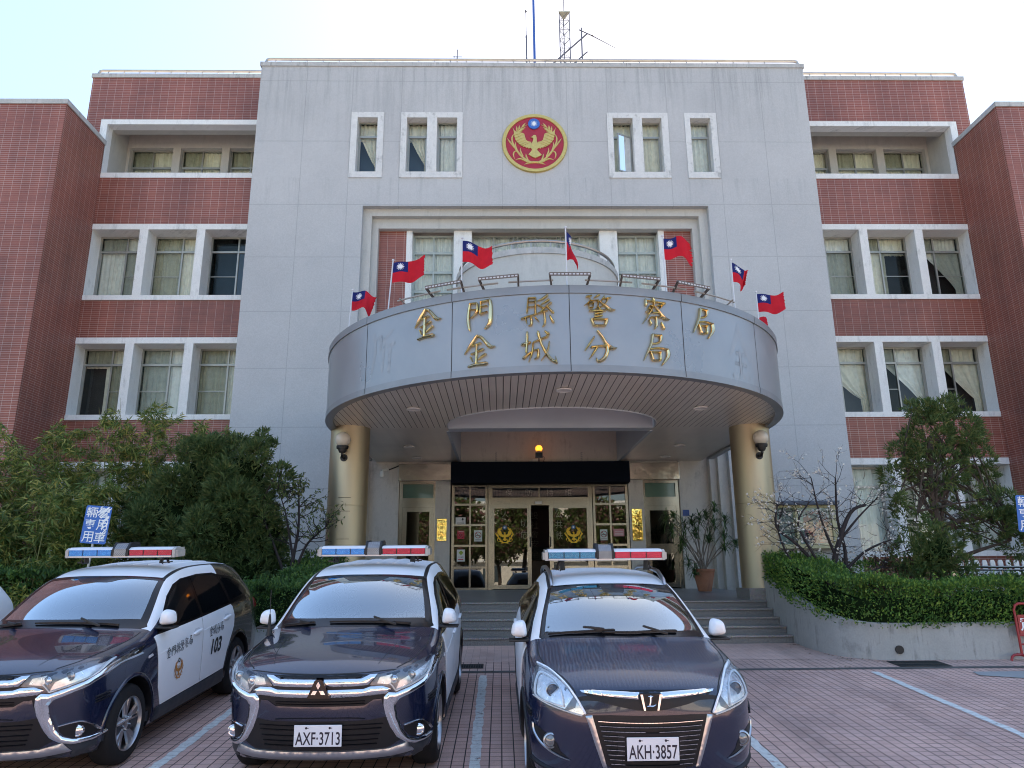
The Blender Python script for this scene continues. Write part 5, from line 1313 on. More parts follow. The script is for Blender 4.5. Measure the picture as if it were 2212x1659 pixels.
def outlander(name, label, xc, y0, side_marks=None, plate_text=None, antenna=False, cover=None, yaw=0.0):
    root = thing(name, label, 'police car', (xc, y0, gz(y0)), (math.atan(.08), 0, yaw), 'police cars parked in front of the steps')
    B = Body('o', OUT, OUT_CF, OUT_CR, [navyM, whiteP, wshieldM, blackT, brownP], out_region, (.93, 3.60), .405, CRS, root)
    body = B.part('body', (0, 3, 4), [navyM, blackT, brownP], fn=None)
    # body keeps its three paints
    mi = [k for k in B.MI if k in (0, 3, 4)]; body.data.polygons.foreach_set('material_index', [{0: 0, 3: 1, 4: 2}[k] for k in mi]); body.data.update()
    B.part('roof', 1, whiteP)
    def frit(c, f): return 0
    ws = B.part('windscreen', 2, wshieldM)
    F, SP, SN = B.front, B.side(1), B.side(-1)
    # dark border round the windscreen: strips along its edges
    def wline(pts, w_, nm, m, h=.0015): 
        mb = MB(); brush(mb, pts, [w_]*len(pts), lambda p, q, d: B.top(p, q, .0015+max(0, d)), h, 8, 6); return mb.build(nm, m, ws, local=True)
    mb = MB()
    for sg in (1, -1):
        brush(mb, [(sg*.735,1.36),(sg*.69,1.60),(sg*.64,1.82),(sg*.598,2.02)], [.075,.065,.06,.05], lambda p, q, d: B.top(p, q, .0015+max(0,d)), .001, 8, 6)
    brush(mb, [(-.59,2.0),(-.34,1.93),(0,1.89),(.34,1.93),(.59,2.0)], [.07]*5, lambda p, q, d: B.top(p, q, .0015+max(0,d)), .001, 8, 6)
    brush(mb, [(-.72,1.36),(-.40,1.20),(0,1.14),(.40,1.20),(.72,1.36)], [.13]*5, lambda p, q, d: B.top(p, q, .0015+max(0,d)), .001, 8, 6)
    mb.build('dark_border', blackG, ws, local=True)
    B.patch('sensor_housing', [(-.25,1.88),(.25,1.88),(.17,1.79),(.12,1.77),(-.12,1.77),(-.17,1.79)], lambda p, q, d: B.top(p, q, d), mat('sensor_tint', (.03,.035,.04), .15, 0, 0), .002, parent=ws, res=.05)
    # front
    B.patch('grille', sym([(0,.938),(.30,.938),(.455,.926),(.40,.858),(.43,.83),(.50,.80),(.52,.77),(.507,.70),(.555,.52),(.64,.405),(.54,.352),(0,.352)]), F, blackT, .004, res=.05)
    B.patch('bumper_bar', sym([(0,.700),(.36,.700),(.43,.742),(.49,.745),(.50,.70),(.53,.60),(.40,.585),(0,.585)]), F, navyM, .010, .004, .03, res=.035)
    mb = MB()
    for z in (.548, .515, .47, .43, .395): B.line(mb, [(-.50+.3*(.55-z),z),(0,z),(.50-.3*(.55-z),z)], .012, F, .012, .006)
    for z in (.735, .715): B.line(mb, [(-.36,z),(0,z),(.36,z)], .010, F, .010, .006)
    mb.build('grille_slat', blackG, [o for o in root.children if o.name.startswith('grille')][0], local=True)
    B.patch('upper_chrome_bar', sym([(0,.906),(.33,.907),(.395,.930),(.455,.932),(.385,.858),(.30,.853),(0,.851)]), F, chromeM, .010, .010, .024, res=.014)
    B.patch('lower_chrome_bar', sym([(0,.828),(.35,.829),(.40,.845),(.50,.846),(.565,.815),(.52,.783),(.30,.770),(0,.767)]), F, chromeM, .012, .012, .026, res=.014)
    mb = MB(); B.line(mb, [(-.33,.9225),(0,.921),(.33,.9225)], .014, F, .012, .008); mb.build('grille_slit', blackG, root, local=True)
    # three-diamond badge on its black wedge
    yb_ = F(0, .84)[1]-.045
    em = MB().prism([(-.095,.772),(-.08,.80),(-.035,.905),(-.022,.916),(.022,.916),(.035,.905),(.08,.80),(.095,.772)], yb_, yb_+.05, 'y').build('badge', blackG, root, local=True)
    mb = MB(); s_ = .0425; cz = .836
    for poly in ([(0,.002),(.5,.866),(0,1.73),(-.5,.866)], [(-.03,0),(-1,0),(-1.5,-.866),(-.53,-.866)], [(.03,0),(.53,-.866),(1.5,-.866),(1,0)]):
        P = [(p*s_, cz+q*s_) for p, q in poly]; c = (sum(p[0] for p in P)/4, sum(p[1] for p in P)/4)
        vs = [(p[0], yb_-.001, p[1]) for p in P] + [(lerp(p[0],c[0],.18), yb_-.009, lerp(p[1],c[1],.18)) for p in P]
        mb.add(vs, [(4,5,6,7)] + [(i,(i+1)%4,4+(i+1)%4,4+i) for i in range(4)])
    mb.build('diamond', chromeM, em, local=True)
    HL = [(.395,.857),(.457,.929),(.62,.952),(.77,.982),(.868,1.0),(.862,.945),(.842,.892),(.80,.852),(.70,.815),(.60,.786),(.55,.835)]
    CC_ = [(.876,1.0),(.893,.93),(.868,.86),(.815,.804),(.72,.765),(.629,.729),(.600,.690),(.612,.60),(.653,.483),(.69,.425),(.749,.392),(.83,.385),(.866,.392),(.866,.366),(.83,.350),(.749,.350),(.683,.373),(.61,.43),(.559,.518),(.520,.62),(.507,.693),(.510,.755),(.545,.79),(.60,.783),(.70,.812),(.80,.849),(.844,.889),(.864,.945)]
    for sg in (1, -1):
        fl = (lambda P: P) if sg > 0 else mirror_poly
        h = B.patch('headlight', fl(HL), F, lampDk, .002, res=.03)
        mb = MB()
        B.patch('', fl([(.60,.80),(.63,.87),(.75,.925),(.845,.965),(.84,.91),(.80,.87),(.70,.832),(.62,.803)]), F, None, .004, build=False, mb=mb, res=.03)
        B.patch('', fl([(.455,.865),(.475,.91),(.57,.925),(.56,.85)]), F, None, .004, build=False, mb=mb, res=.03)
        mb.build('reflector', lampIn, h, local=True)
        for (x, z, r_) in ((.715,.905,.030), (.585,.888,.026)):
            p = Vector(F(sg*x, z, .004)); mb = MB()
            mb.lathe([(r_*1.3,.0),(r_*1.3,-.010),(r_*1.1,-.014),(r_,-.006)], tuple(p), 24, 'y', caps=False).lathe([(r_,-.006),(r_*.8,-.013),(r_*.4,-.017),(0,-.018)], tuple(p), 24, 'y')
            mb.build('projector', chromeM if x < .6 else satinM, h, local=True)
        mb = MB(); mp = F
        B.line(mb, [(sg*.60,.799),(sg*.70,.828),(sg*.80,.866),(sg*.838,.905),(sg*.85,.97)], .014, F, .012, .008)
        B.line(mb, [(sg*.60,.799),(sg*.575,.835),(sg*.555,.856)], .012, F, .010, .008)
        mb.build('light_guide', ledW, h, local=True)
        B.patch('lens', fl(HL), F, lensC, .012, .022, .05, res=.03, parent=h)
        B.patch('chrome_trim', fl(CC_), F, chromeM, .008, .013, .030, res=.014)
        fg = B.patch('fog_light_recess', fl([(.665,.515),(.78,.527),(.838,.475),(.862,.41),(.83,.392),(.75,.40),(.70,.43),(.67,.47)]), F, blackT, .004, res=.035)
        p = Vector(F(sg*.772, .455, .006)); mb = MB().lathe([(.048,.02),(.048,-.006),(.042,-.009),(.040,-.002)], tuple(p), 24, 'y', caps=False).lathe([(.040,-.002),(.03,-.008),(0,-.011)], tuple(p), 24, 'y')
        mb.build('fog_light', chromeM, fg, local=True)
        mb = MB(); B.line(mb, [(sg*.668,.518),(sg*.78,.530),(sg*.835,.478),(sg*.858,.42)], .013, F, .012, .006); mb.build('fog_trim', chromeM, fg, local=True)
        # bumper pad strips
        mb = MB(); S_ = SP if sg > 0 else SN
        for k in range(3): B.line(mb, [(.40,.70-.022*k),(.56,.715-.022*k)], .014, S_, .012, .002)
        mb.build('bumper_guard', blackT, root, local=True)
    B.patch('skid_plate', sym([(0,.345),(.547,.347),(.69,.376),(.735,.30),(.56,.286),(0,.280)]), F, satinM, .012, .010, .035, res=.022)
    B.patch('lower_lip', [(.74,.30),(.70,.375),(.755,.345),(.84,.34),(.868,.355),(.868,.22),(.70,.225)], F, cladM, .006, .01, .03, res=.04); B.patch('lower_lip', mirror_poly([(.74,.30),(.70,.375),(.755,.345),(.84,.34),(.868,.355),(.868,.22),(.70,.225)]), F, cladM, .006, .01, .03, res=.04)
    B.patch('lower_lip', sym([(0,.279),(.56,.285),(.735,.299),(.70,.226),(0,.226)]), F, cladM, .004, res=.06)
    if plate_text: plate(root, B, plate_text, .481, y=F(0,.5)[1]-.035)
    mb = MB(); B.line(mb, [(-.36,.598),(-.25,.608),(0,.612),(.25,.608),(.36,.598)], .010, F, .008, .012); mb.build('bumper_crease', blackG, root, local=True)
    # hood shut lines and washer jets
    mb = MB()
    for sg in (1, -1):
        brush(mb, [(sg*.60,.20),(sg*.70,.36),(sg*.755,.62),(sg*.78,.92),(sg*.775,1.25)], [.009]*5, lambda p, q, d: B.top(p, q, .0012+max(0,d)), .0006, 6, 5)
        brush(mb, [(sg*.44,.22),(sg*.50,.5),(sg*.52,.80)], [.004,.006,.003], lambda p, q, d: B.top(p, q, .0008+max(0,d)), .0004, 6, 5)
    brush(mb, [(-.60,.175),(-.34,.095),(0,.06),(.34,.095),(.60,.175)], [.010]*5, lambda p, q, d: B.top(p, q, .0012+max(0,d)), .0006, 6, 5)
    mb.build('shut_line', darkM, root, local=True)
    # cowl below the windscreen and wipers
    wipers(root, B, [[(-.60,1.23),(-.35,1.155),(-.1,1.125),(.12,1.12)][::-1] if False else [(.56,1.235),(.30,1.165),(.02,1.14),(-.20,1.15)], [(-.36,1.18),(-.52,1.22),(-.68,1.29)]])
    # sides
    for sg in (1, -1):
        S_ = SP if sg > 0 else SN
        B.patch('window_trim', [(1.40,1.045),(1.60,1.19),(1.85,1.385),(2.05,1.485),(2.25,1.53),(2.7,1.545),(3.15,1.525),(3.32,1.49),(3.75,1.43),(4.02,1.32),(4.12,1.22),(3.98,1.165),(3.40,1.125),(2.45,1.085)], S_, blackG, .003, res=.07)
        for nm, P in (('side_window', [(1.56,1.095),(1.64,1.185),(1.87,1.365),(2.06,1.455),(2.25,1.505),(2.41,1.512),(2.43,1.105)]), ('side_window', [(2.50,1.11),(2.49,1.515),(2.7,1.518),(3.08,1.498),(3.24,1.465),(3.33,1.145)]), ('side_window', [(3.41,1.165),(3.33,1.455),(3.70,1.40),(3.95,1.30),(4.03,1.235),(3.93,1.195)])):
            B.patch(nm, P, S_, tintM, .006, res=.08)
        d1 = B.patch('front_door', [(1.50,.37),(1.43,.55),(1.40,.80),(1.375,.95),(1.345,1.04),(1.395,1.05),(2.455,1.083),(2.449,.7),(2.434,.385)], S_, whiteP, .005, .002, .02, res=.045)
        d2 = B.patch('rear_door', [(2.450,.385),(2.465,.7),(2.470,1.083),(3.36,1.12),(3.40,1.09),(3.43,.98),(3.40,.85),(3.30,.72),(3.20,.58),(3.13,.40)], S_, whiteP, .005, .002, .02, res=.045)
        for d, y, z in ((d1, 2.30, .945), (d2, 3.17, .985)):
            mb = MB(); B.line(mb, [(y-.10,z-.008),(y,z+.004),(y+.10,z+.006)], [.028,.034,.030], S_, .030, .012); mb.build('handle', whiteP, d, local=True)
            mb = MB(); brush(mb, [(y-.05,z+.0),(y+.05,z+.0)], [.085,.085], lambda p, q, dd: S_(p, q, .0075+max(0,dd)), .0005, 8, 4); mb.build('handle_shade', mat('door_shadow_white', (.60,.61,.63), .35, 0, 0), d, local=True)  # greyer white patch paints the shade behind the handle
        mb = MB()                                                    # crease along the doors
        B.line(mb, [(1.42,.865),(2.0,.905),(2.44,.93)], .008, S_, .006, .006); mb.build('crease', whiteP, d1, local=True)
        mb = MB(); B.line(mb, [(2.48,.932),(2.9,.955),(3.36,.975)], .008, S_, .006, .006); mb.build('crease', whiteP, d2, local=True)
        B.patch('sill', [(1.40,.235),(1.42,.36),(2.44,.372),(3.12,.39),(3.18,.24)], S_, cladM, .012, .012, .04, res=.06)
        for ya in (.93, 3.60):
            mb = MB(); P = [(ya+.415*math.cos(a), .345+.415*math.sin(a)) for a in [lerp(R(-8), R(188), i/20) for i in range(21)]]
            brush(mb, P, [.05]*21, S_, .014, 8, 2, back=.0); mb.build('wheel_arch_trim', navyM if ya < 2 else brownP, root, local=True)
        mirror(root, B, sg, 1.50, 1.13, whiteP, .80)
        mb = MB(); B.line(mb, [(1.20,.875),(1.27,.885)], .028, S_, .012, .003); mb.build('side_indicator', mat('indicator_clear', (.55,.5,.48), .15), root, local=True)
        mb = MB()                                                    # black strip between roof and rail
        brush(mb, [(sg*.612,2.02),(sg*.605,2.25),(sg*.592,2.6),(sg*.588,3.2),(sg*.575,3.7)], [.035,.04,.034,.03,.025], lambda p, q, d: B.top(p, q, .0015+max(0,d)), .002, 6, 6)
        mb.build('roof_strip', blackM, root, local=True)
        B.patch('tail_light', [(4.28,.98),(4.30,1.10),(4.50,1.09),(4.56,.98)], S_, mat('tail_red', (.25,.006,.012), .12, 0, 0), .006, res=.05)
    for x in (-1, 1):
        for y in (.93, 3.60): wheel(root, x*.775, y, .345, .345, x, 'split')
    # roof ribs
    mb = MB()
    for x in (-.36,-.18,0,.18,.36): brush(mb, [(x,2.55),(x,3.0),(x,3.7)], [.05,.05,.05], lambda p, q, d: B.top(p, q, max(0,d)), .010, 8, 4)
    mb.build('roof_rib', whiteP, root, local=True)
    light_bar(root, 2.36, 1.765, hump=.02)
    # inside
    MB().bbox(-.74,.74,1.40,1.95,.80,1.06,.06).build('dashboard', dashM, root, local=True)
    seats(root, seatM, cover=cover); steering(root, .37, 1.93, 1.06)
    MB().bbox(-.7,.7,2.95,3.15,.7,1.12,.08).build('rear_seat', seatM, root, local=True)
    MB().bbox(-.12,.12,1.93,1.96,1.43,1.50,.012).build('rear_view_mirror', blackM, root, local=True)
    if antenna:
        p = Vector(B.top(-.80, 1.18)); mb = MB().lathe([(.035,0),(.03,.02),(.018,.08),(.012,.17),(.006,.2)], tuple(p), 14).tube([tuple(p+Vector((0,0,.2))), tuple(p+Vector((.0,0,.43)))], .0035, 6)
        mb.tube([tuple(p+Vector((0,0,.01))), (-.74,1.12,p.z+.012), (-.69,1.0,p.z-.0)], .006, 6); mb.build('antenna', blackM, root, local=True)
    if side_marks: side_marks(root, B)
    return root, B

inkM = mat('door_ink', (.01,.01,.014), .5, 0, 0); orangeM = mat('door_orange', (.50,.20,.04), .5, 0, .05)
def marks103(root, B):
    S_ = B.side(1); d1 = [o for o in root.children if o.name.startswith('front_door')][0]; d2 = [o for o in root.children if o.name.startswith('rear_door')][0]
    def word(chars, y, z, dy, dz, size, door):
        for i, ch in enumerate(chars):
            cy, cz = y+dy*i, z+dz*i
            glyph(ch, lambda p, q, d: S_(cy+p, cz+q, .0125+max(0,d)), size, .0012, None, 1.12).build('door_character', inkM, door, local=True)
    word('金門縣警察局', 1.61, .84, .102, .009, .108, d1); word('金城分局', 2.68, .89, .105, .005, .112, d2)
    text_on(root, 'car_number', '103', lambda p, q: S_(2.845+p, .715+q, .0125), .31, .17, inkM, .22, .03, d2)
    emblem(lambda p, q, d: S_(1.86+p, .64+q, .0125+max(0,d)*.1), .135, d1, orangeM, None, inkM, whiteE, h=.2, local=True)
car1, B1 = outlander('police_car', 'black and white police SUV numbered 103 on its door, leftmost and cut by the frame', -5.40, 6.56, marks103, None, yaw=R(-1.0))
car2, B2 = outlander('police_car', 'black and white police SUV with plate AXF-3713, between the other two patrol cars', -2.53, 6.50, None, 'AXF·3713', True, floralM, R(-1.0))
# ---------------------------------------------------------------- the third patrol car, a lower crossover with triangular lamps
LUX = [
 mkst(.64, .14, [(.62,.20,.20),(.70,.22,.27),(.75,.22,.40),(.77,.21,.58),(.765,.20,.76),(.745,.22,.84),(.70,.22,.885),(.60,.19,.905),(.33,.075,.935),(0,.03,.945)]),
 mkst(.70, .45, [(.80,.47,.20),(.875,.49,.28),(.90,.50,.42),(.905,.50,.62),(.895,.52,.82),(.87,.53,.92),(.83,.54,.965),(.72,.45,.998),(.37,.35,1.052),(0,.31,1.066)]),
 mkst(.72, .93, [(.84,.93,.20),(.895,.93,.27),(.91,.93,.42),(.918,.93,.66),(.905,.95,.88),(.88,.95,.985),(.845,.96,1.04),(.755,.90,1.065),(.40,.80,1.116),(0,.77,1.126)]),
 mkst(.74, 1.32, [(.86,1.35,.20),(.90,1.35,.27),(.91,1.35,.42),(.912,1.35,.68),(.905,1.35,.90),(.885,1.34,1.01),(.84,1.33,1.075),(.755,1.20,1.10),(.42,1.02,1.145),(0,.95,1.155)]),
 mkst(.74, 1.72, [(.86,1.75,.21),(.90,1.75,.28),(.905,1.75,.42),(.91,1.75,.68),(.908,1.75,.92),(.885,1.70,1.04),(.775,1.60,1.25),(.70,1.52,1.29),(.40,1.35,1.345),(0,1.28,1.36)]),
 mkst(.74, 2.10, [(.86,2.1,.21),(.90,2.1,.28),(.905,2.1,.42),(.91,2.1,.68),(.91,2.1,.94),(.88,2.08,1.07),(.70,2.08,1.46),(.615,2.00,1.53),(.36,1.86,1.565),(0,1.80,1.575)]),
 mkst(.74, 2.55, [(.86,2.55,.21),(.90,2.55,.28),(.905,2.55,.42),(.912,2.55,.68),(.912,2.55,.95),(.878,2.55,1.085),(.675,2.55,1.505),(.59,2.55,1.58),(.35,2.52,1.615),(0,2.50,1.625)]),
 mkst(.74, 3.30, [(.86,3.3,.21),(.90,3.3,.28),(.905,3.3,.42),(.915,3.3,.70),(.915,3.3,.97),(.87,3.3,1.12),(.66,3.3,1.47),(.575,3.3,1.555),(.34,3.3,1.59),(0,3.3,1.60)]),
 mkst(.72, 4.0, [(.82,4.0,.24),(.875,4.0,.32),(.89,4.0,.45),(.90,4.0,.72),(.895,4.0,1.0),(.845,4.0,1.16),(.63,3.9,1.41),(.55,4.0,1.50),(.33,4.05,1.53),(0,4.06,1.535)]),
 mkst(.68, 4.40, [(.76,4.40,.28),(.82,4.42,.36),(.84,4.42,.48),(.85,4.42,.74),(.84,4.40,1.02),(.79,4.36,1.15),(.62,4.22,1.34),(.53,4.28,1.38),(.32,4.34,1.39),(0,4.36,1.39)]),
 mkst(.60, 4.54, [(.66,4.54,.32),(.72,4.55,.40),(.75,4.56,.50),(.76,4.56,.75),(.755,4.54,1.0),(.72,4.50,1.09),(.62,4.46,1.12),(.53,4.48,1.12),(.3,4.52,1.12),(0,4.54,1.12)])]
LUX_CF = [((.40,.09,.26),(0,.05,.26)), ((.42,.075,.40),(0,.03,.40)), ((.42,.06,.58),(0,.01,.58)), ((.42,.05,.74),(0,0,.74)), ((.41,.065,.815),(0,.005,.815)), ((.38,.075,.875),(0,.015,.885))]
LUX_CR = [((.4,4.60,.40),(0,4.61,.40)), ((.4,4.61,.50),(0,4.62,.50)), ((.4,4.61,.75),(0,4.62,.75)), ((.4,4.59,1.0),(0,4.60,1.0)), ((.4,4.55,1.06),(0,4.57,1.06)), ((.36,4.53,1.10),(0,4.55,1.10))]
def crossover(name, label, xc, y0, plate_text, yaw=0):
    root = thing(name, label, 'police car', (xc, y0, gz(y0)), (math.atan(.08), 0, yaw), 'police cars parked in front of the steps')
    B = Body('l', LUX, LUX_CF, LUX_CR, [navyDust, whiteP, wshieldM, blackT, brownP], out_region, (.93, 3.65), .40, CRS, root)
    body = B.part('body', (0, 3, 4), [navyDust, blackT, brownP])
    mi = [k for k in B.MI if k in (0, 3, 4)]; body.data.polygons.foreach_set('material_index', [{0: 0, 3: 1, 4: 2}[k] for k in mi]); body.data.update()
    B.part('roof', 1, whiteP); ws = B.part('windscreen', 2, wshieldM)
    F, SP, SN = B.front, B.side(1), B.side(-1)
    mb = MB(); tp = lambda p, q, d: B.top(p, q, .0015+max(0, d))
    for sg in (1, -1): brush(mb, [(sg*.725,1.24),(sg*.685,1.50),(sg*.635,1.75),(sg*.595,1.97)], [.05,.045,.04,.04], tp, .001, 8, 6)
    brush(mb, [(-.58,1.97),(-.34,1.86),(0,1.81),(.34,1.86),(.58,1.97)], [.035]*5, tp, .001, 8, 6)
    brush(mb, [(-.71,1.24),(-.40,1.07),(0,1.00),(.40,1.07),(.71,1.24)], [.08]*5, tp, .001, 8, 6)
    mb.build('dark_border', blackG, ws, local=True)
    B.patch('sensor_housing', [(-.12,1.80),(.12,1.80),(.10,1.64),(.085,1.62),(-.085,1.62),(-.10,1.64)], lambda p, q, d: B.top(p, q, d), mat('sensor_tint', (.03,.035,.04)), .002, parent=ws, res=.05)
    for sg in (1, -1): B.patch('shade_band', [(sg*.34,1.85),(sg*.58,1.955),(sg*.615,1.86),(sg*.52,1.83),(sg*.34,1.80)], lambda p, q, d: B.top(p, q, d), mat('sensor_tint', (.03,.035,.04)), .002, parent=ws, res=.05)
    MB_ = MB(); 
    for x, y in ((-.66,1.33),(-.675,1.27)): MB_.lathe([(0,.004),(.012,.003)], tuple(Vector(B.top(x, y))), 10)
    MB_.build('inspection_sticker', whiteE, ws, local=True)
    # front: grille with fine chrome bars between two slanting chrome struts
    B.patch('grille', sym([(0,.765),(.30,.766),(.435,.758),(.335,.425),(.30,.40),(0,.385)]), F, blackT, .004, res=.05)
    G_ = [o for o in root.children if o.name.startswith('grille')][0]
    mb = MB(); md = MB()
    for k, z in enumerate((.720,.689,.657,.624,.592,.560,.527,.494,.462,.43)):
        wd = .425-(.765-z)*.30-.03
        if k >= 2:
            for sg in (1, -1): B.line(mb, [(sg*(.05 if k == 2 else .20),z),(sg*wd*.7,z+.001),(sg*wd,z+.003)], .0075, F, .012, .012)
        else: B.line(mb, [(-wd,z+.004),(-wd*.5,z+.001),(0,z),(wd*.5,z+.001),(wd,z+.004)], .0075, F, .012, .012)
        B.line(md, [(-wd,z-.008),(0,z-.011),(wd,z-.008)], .010, F, .010, .010)
    mb.build('grille_bar', chromeM, G_, local=True); md.build('grille_slat', blackT, G_, local=True)
    B.patch('badge_surround', sym([(0,.935),(.30,.928),(.50,.908),(.40,.862),(.27,.832),(.10,.802),(0,.796)]), F, blackT, .003, res=.04)
    yb_ = F(0,.86)[1]-.03
    for sg in (1, -1):
        fl = (lambda P: P) if sg > 0 else mirror_poly
        B.patch('chrome_wing', fl([(.078,.918),(.25,.922),(.42,.920),(.505,.912),(.49,.902),(.40,.896),(.25,.886),(.088,.876)]), F, chromeM, .010, .008, .018, res=.011)
        B.patch('chrome_strut', fl([(.425,.760),(.475,.752),(.455,.70),(.40,.53),(.355,.40),(.325,.40),(.37,.56)]), F, satinM, .008, .008, .02, res=.014)
        HL = [(.462,.768),(.49,.80),(.54,.88),(.60,.945),(.68,.99),(.765,1.015),(.80,1.012),(.838,.93),(.848,.86),(.83,.815),(.74,.79),(.62,.765),(.50,.742)]
        h = B.patch('headlight', fl(HL), F, lampDk, .002, res=.025)
        mb = MB(); B.patch('', fl([(.475,.772),(.53,.845),(.545,.80),(.60,.775),(.50,.75)]), F, None, .004, build=False, mb=mb); B.patch('', fl([(.555,.87),(.61,.935),(.70,.985),(.785,1.0),(.81,.92),(.83,.86),(.80,.82),(.62,.785)]), F, None, .004, build=False, mb=mb)
        mb.build('reflector', lampIn, h, local=True)
        p = Vector(F(sg*.70, .895, .006)); r_ = .036; mb = MB().lathe([(r_*1.45,.0),(r_*1.45,-.016),(r_*1.25,-.022),(r_*1.1,-.012)], tuple(p), 24, 'y', caps=False); mb.build('projector_ring', satinM, h, local=True)
        MB().lathe([(r_*1.12,-.010),(r_*.8,-.016),(r_*.4,-.02),(0,-.021)], tuple(p), 24, 'y').build('projector', mat('projector_glass', (.10,.12,.16), .05, .3, 0), h, local=True)
        mb = MB()
        B.line(mb, [(sg*.475,.770),(sg*.535,.868),(sg*.61,.942),(sg*.70,.990),(sg*.79,1.006)], .016, F, .012, .010)
        B.line(mb, [(sg*.625,.80),(sg*.64,.90),(sg*.70,.955),(sg*.785,.965),(sg*.822,.88),(sg*.80,.825),(sg*.625,.80)], .011, F, .010, .010)
        B.line(mb, [(sg*.50,.752),(sg*.62,.774),(sg*.74,.80),(sg*.835,.828)], .011, F, .010, .008)
        mb.build('light_guide', ledW, h, local=True)
        B.patch('lens', fl(HL), F, lensC, .012, .022, .05, res=.025, parent=h)
        fg = B.patch('fog_light_recess', fl([(.845,.625),(.80,.615),(.73,.575),(.68,.535),(.655,.48),(.60,.44),(.66,.455),(.74,.485),(.80,.53),(.845,.585)]), F, blackT, .003, res=.03)
        mb = MB(); B.line(mb, [(sg*.848,.63),(sg*.84,.575),(sg*.80,.52),(sg*.73,.475),(sg*.66,.447),(sg*.59,.430)], [.014,.016,.016,.014,.010,.006], F, .012, .006); mb.build('fog_trim', satinM, fg, local=True)
        p = Vector(F(sg*.725, .548, .004)); mb = MB().lathe([(.056,.02),(.056,-.012),(.046,-.018),(.043,-.008)], tuple(p), 24, 'y', caps=False); mb.build('fog_ring', satinM, fg, local=True)
        MB().lathe([(.044,-.006),(.03,-.018),(0,-.023)], tuple(p), 24, 'y').build('fog_light', mat('fog_glass', (.25,.26,.27), .08, .6, .2, 40), fg, local=True)
        mb = MB(); S_ = SP if sg > 0 else SN
        for k in range(3): B.line(mb, [(.44,.715-.020*k),(.58,.735-.020*k)], .014, S_, .014, .002)
        mb.build('bumper_guard', blackT, root, local=True)
    MB().prism([(-.078,.918),(.078,.918),(.055,.808),(-.055,.808)], yb_, yb_+.03, 'y').build('badge', blackT, root, local=True)
    em = [o for o in root.children if o.name.startswith('badge') and 'surround' not in o.name][0]
    mb = MB()
    for sg in (1, -1): mb.prism([(sg*.080,.919),(sg*.062,.919),(sg*.042,.808),(sg*.056,.808)], yb_-.010, yb_+.02, 'y')
    L_ = lambda p, q, d: (p, yb_-.002-d, q)
    brush(mb, [(-.018,.905),(.010,.904)], [.010,.010], L_, .012, 8, 3); brush(mb, [(-.002,.902),(-.004,.87),(-.012,.842)], [.022,.018,.012], L_, .012, 8, 4)
    brush(mb, [(-.030,.835),(-.012,.838),(.010,.836),(.032,.846)], [.010,.014,.016,.010], L_, .012, 8, 4)
    mb.build('badge_letter', chromeM, em, local=True)
    B.patch('lower_lip', sym([(0,.375),(.32,.385),(.60,.415),(.80,.47),(.89,.50),(.90,.20),(.60,.21),(0,.22)]), F, blackT, .001, res=.06) if False else None
    mb = MB(); B.line(mb, [(-.88,.36),(-.70,.33),(-.35,.315),(0,.31),(.35,.315),(.70,.33),(.88,.36)], .03, F, .02, .0); mb.build('front_lip', blackT, root, local=True)
    B.patch('plate_holder', sym([(0,.645),(.245,.645),(.245,.50),(0,.50)]), F, blackT, .02, res=.06)
    plate(root, B, plate_text, .545, .38, .16, y=F(0,.56)[1]-.034)
    mb = MB()
    for sg in (1, -1):
        brush(mb, [(sg*.53,.14),(sg*.62,.36),(sg*.735,.62),(sg*.775,.92),(sg*.765,1.18)], [.009]*5, lambda p, q, d: B.top(p, q, .0012+max(0,d)), .0006, 6, 5)
    brush(mb, [(-.53,.14),(-.30,.072),(0,.045),(.30,.072),(.53,.14)], [.010]*5, lambda p, q, d: B.top(p, q, .0012+max(0,d)), .0006, 6, 5)
    mb.build('shut_line', darkM, root, local=True)
    wipers(root, B, [[(.46,1.115),(.28,1.055),(.05,1.01),(-.20,1.03)], [(-.10,1.045),(-.38,1.085),(-.66,1.20)]])
    for sg in (1, -1):
        S_ = SP if sg > 0 else SN
        B.patch('window_trim', [(1.36,1.05),(1.55,1.18),(1.80,1.33),(2.05,1.42),(2.3,1.465),(2.7,1.48),(3.1,1.455),(3.4,1.40),(3.75,1.31),(3.92,1.23),(3.4,1.15),(2.45,1.095)], S_, blackG, .003, res=.07)
        for P in ([(1.52,1.10),(1.60,1.175),(1.83,1.31),(2.06,1.39),(2.28,1.435),(2.41,1.445),(2.43,1.115)], [(2.49,1.12),(2.48,1.448),(2.7,1.45),(3.08,1.425),(3.30,1.38),(3.36,1.165)], [(3.43,1.175),(3.37,1.365),(3.68,1.295),(3.82,1.235)]):
            B.patch('side_window', P, S_, tintM, .006, res=.08)
        d1 = B.patch('front_door', [(1.50,.36),(1.43,.55),(1.39,.80),(1.35,.95),(1.32,1.04),(1.38,1.055),(2.45,1.09),(2.45,.7),(2.44,.375)], S_, whiteP, .005, .002, .02, res=.05)
        d2 = B.patch('rear_door', [(2.448,.375),(2.458,.7),(2.458,1.09),(3.38,1.145),(3.43,1.10),(3.45,.98),(3.42,.85),(3.32,.72),(3.22,.58),(3.16,.39)], S_, whiteP, .005, .002, .02, res=.05)
        for d, y, z in ((d1, 2.28, .95), (d2, 3.18, 1.0)):
            mb = MB(); B.line(mb, [(y-.10,z-.008),(y,z+.004),(y+.10,z+.006)], [.028,.034,.030], S_, .030, .012); mb.build('handle', whiteP, d, local=True)
        B.patch('sill', [(1.40,.225),(1.42,.35),(2.44,.365),(3.14,.38),(3.2,.23)], S_, cladM, .012, .012, .04, res=.06)
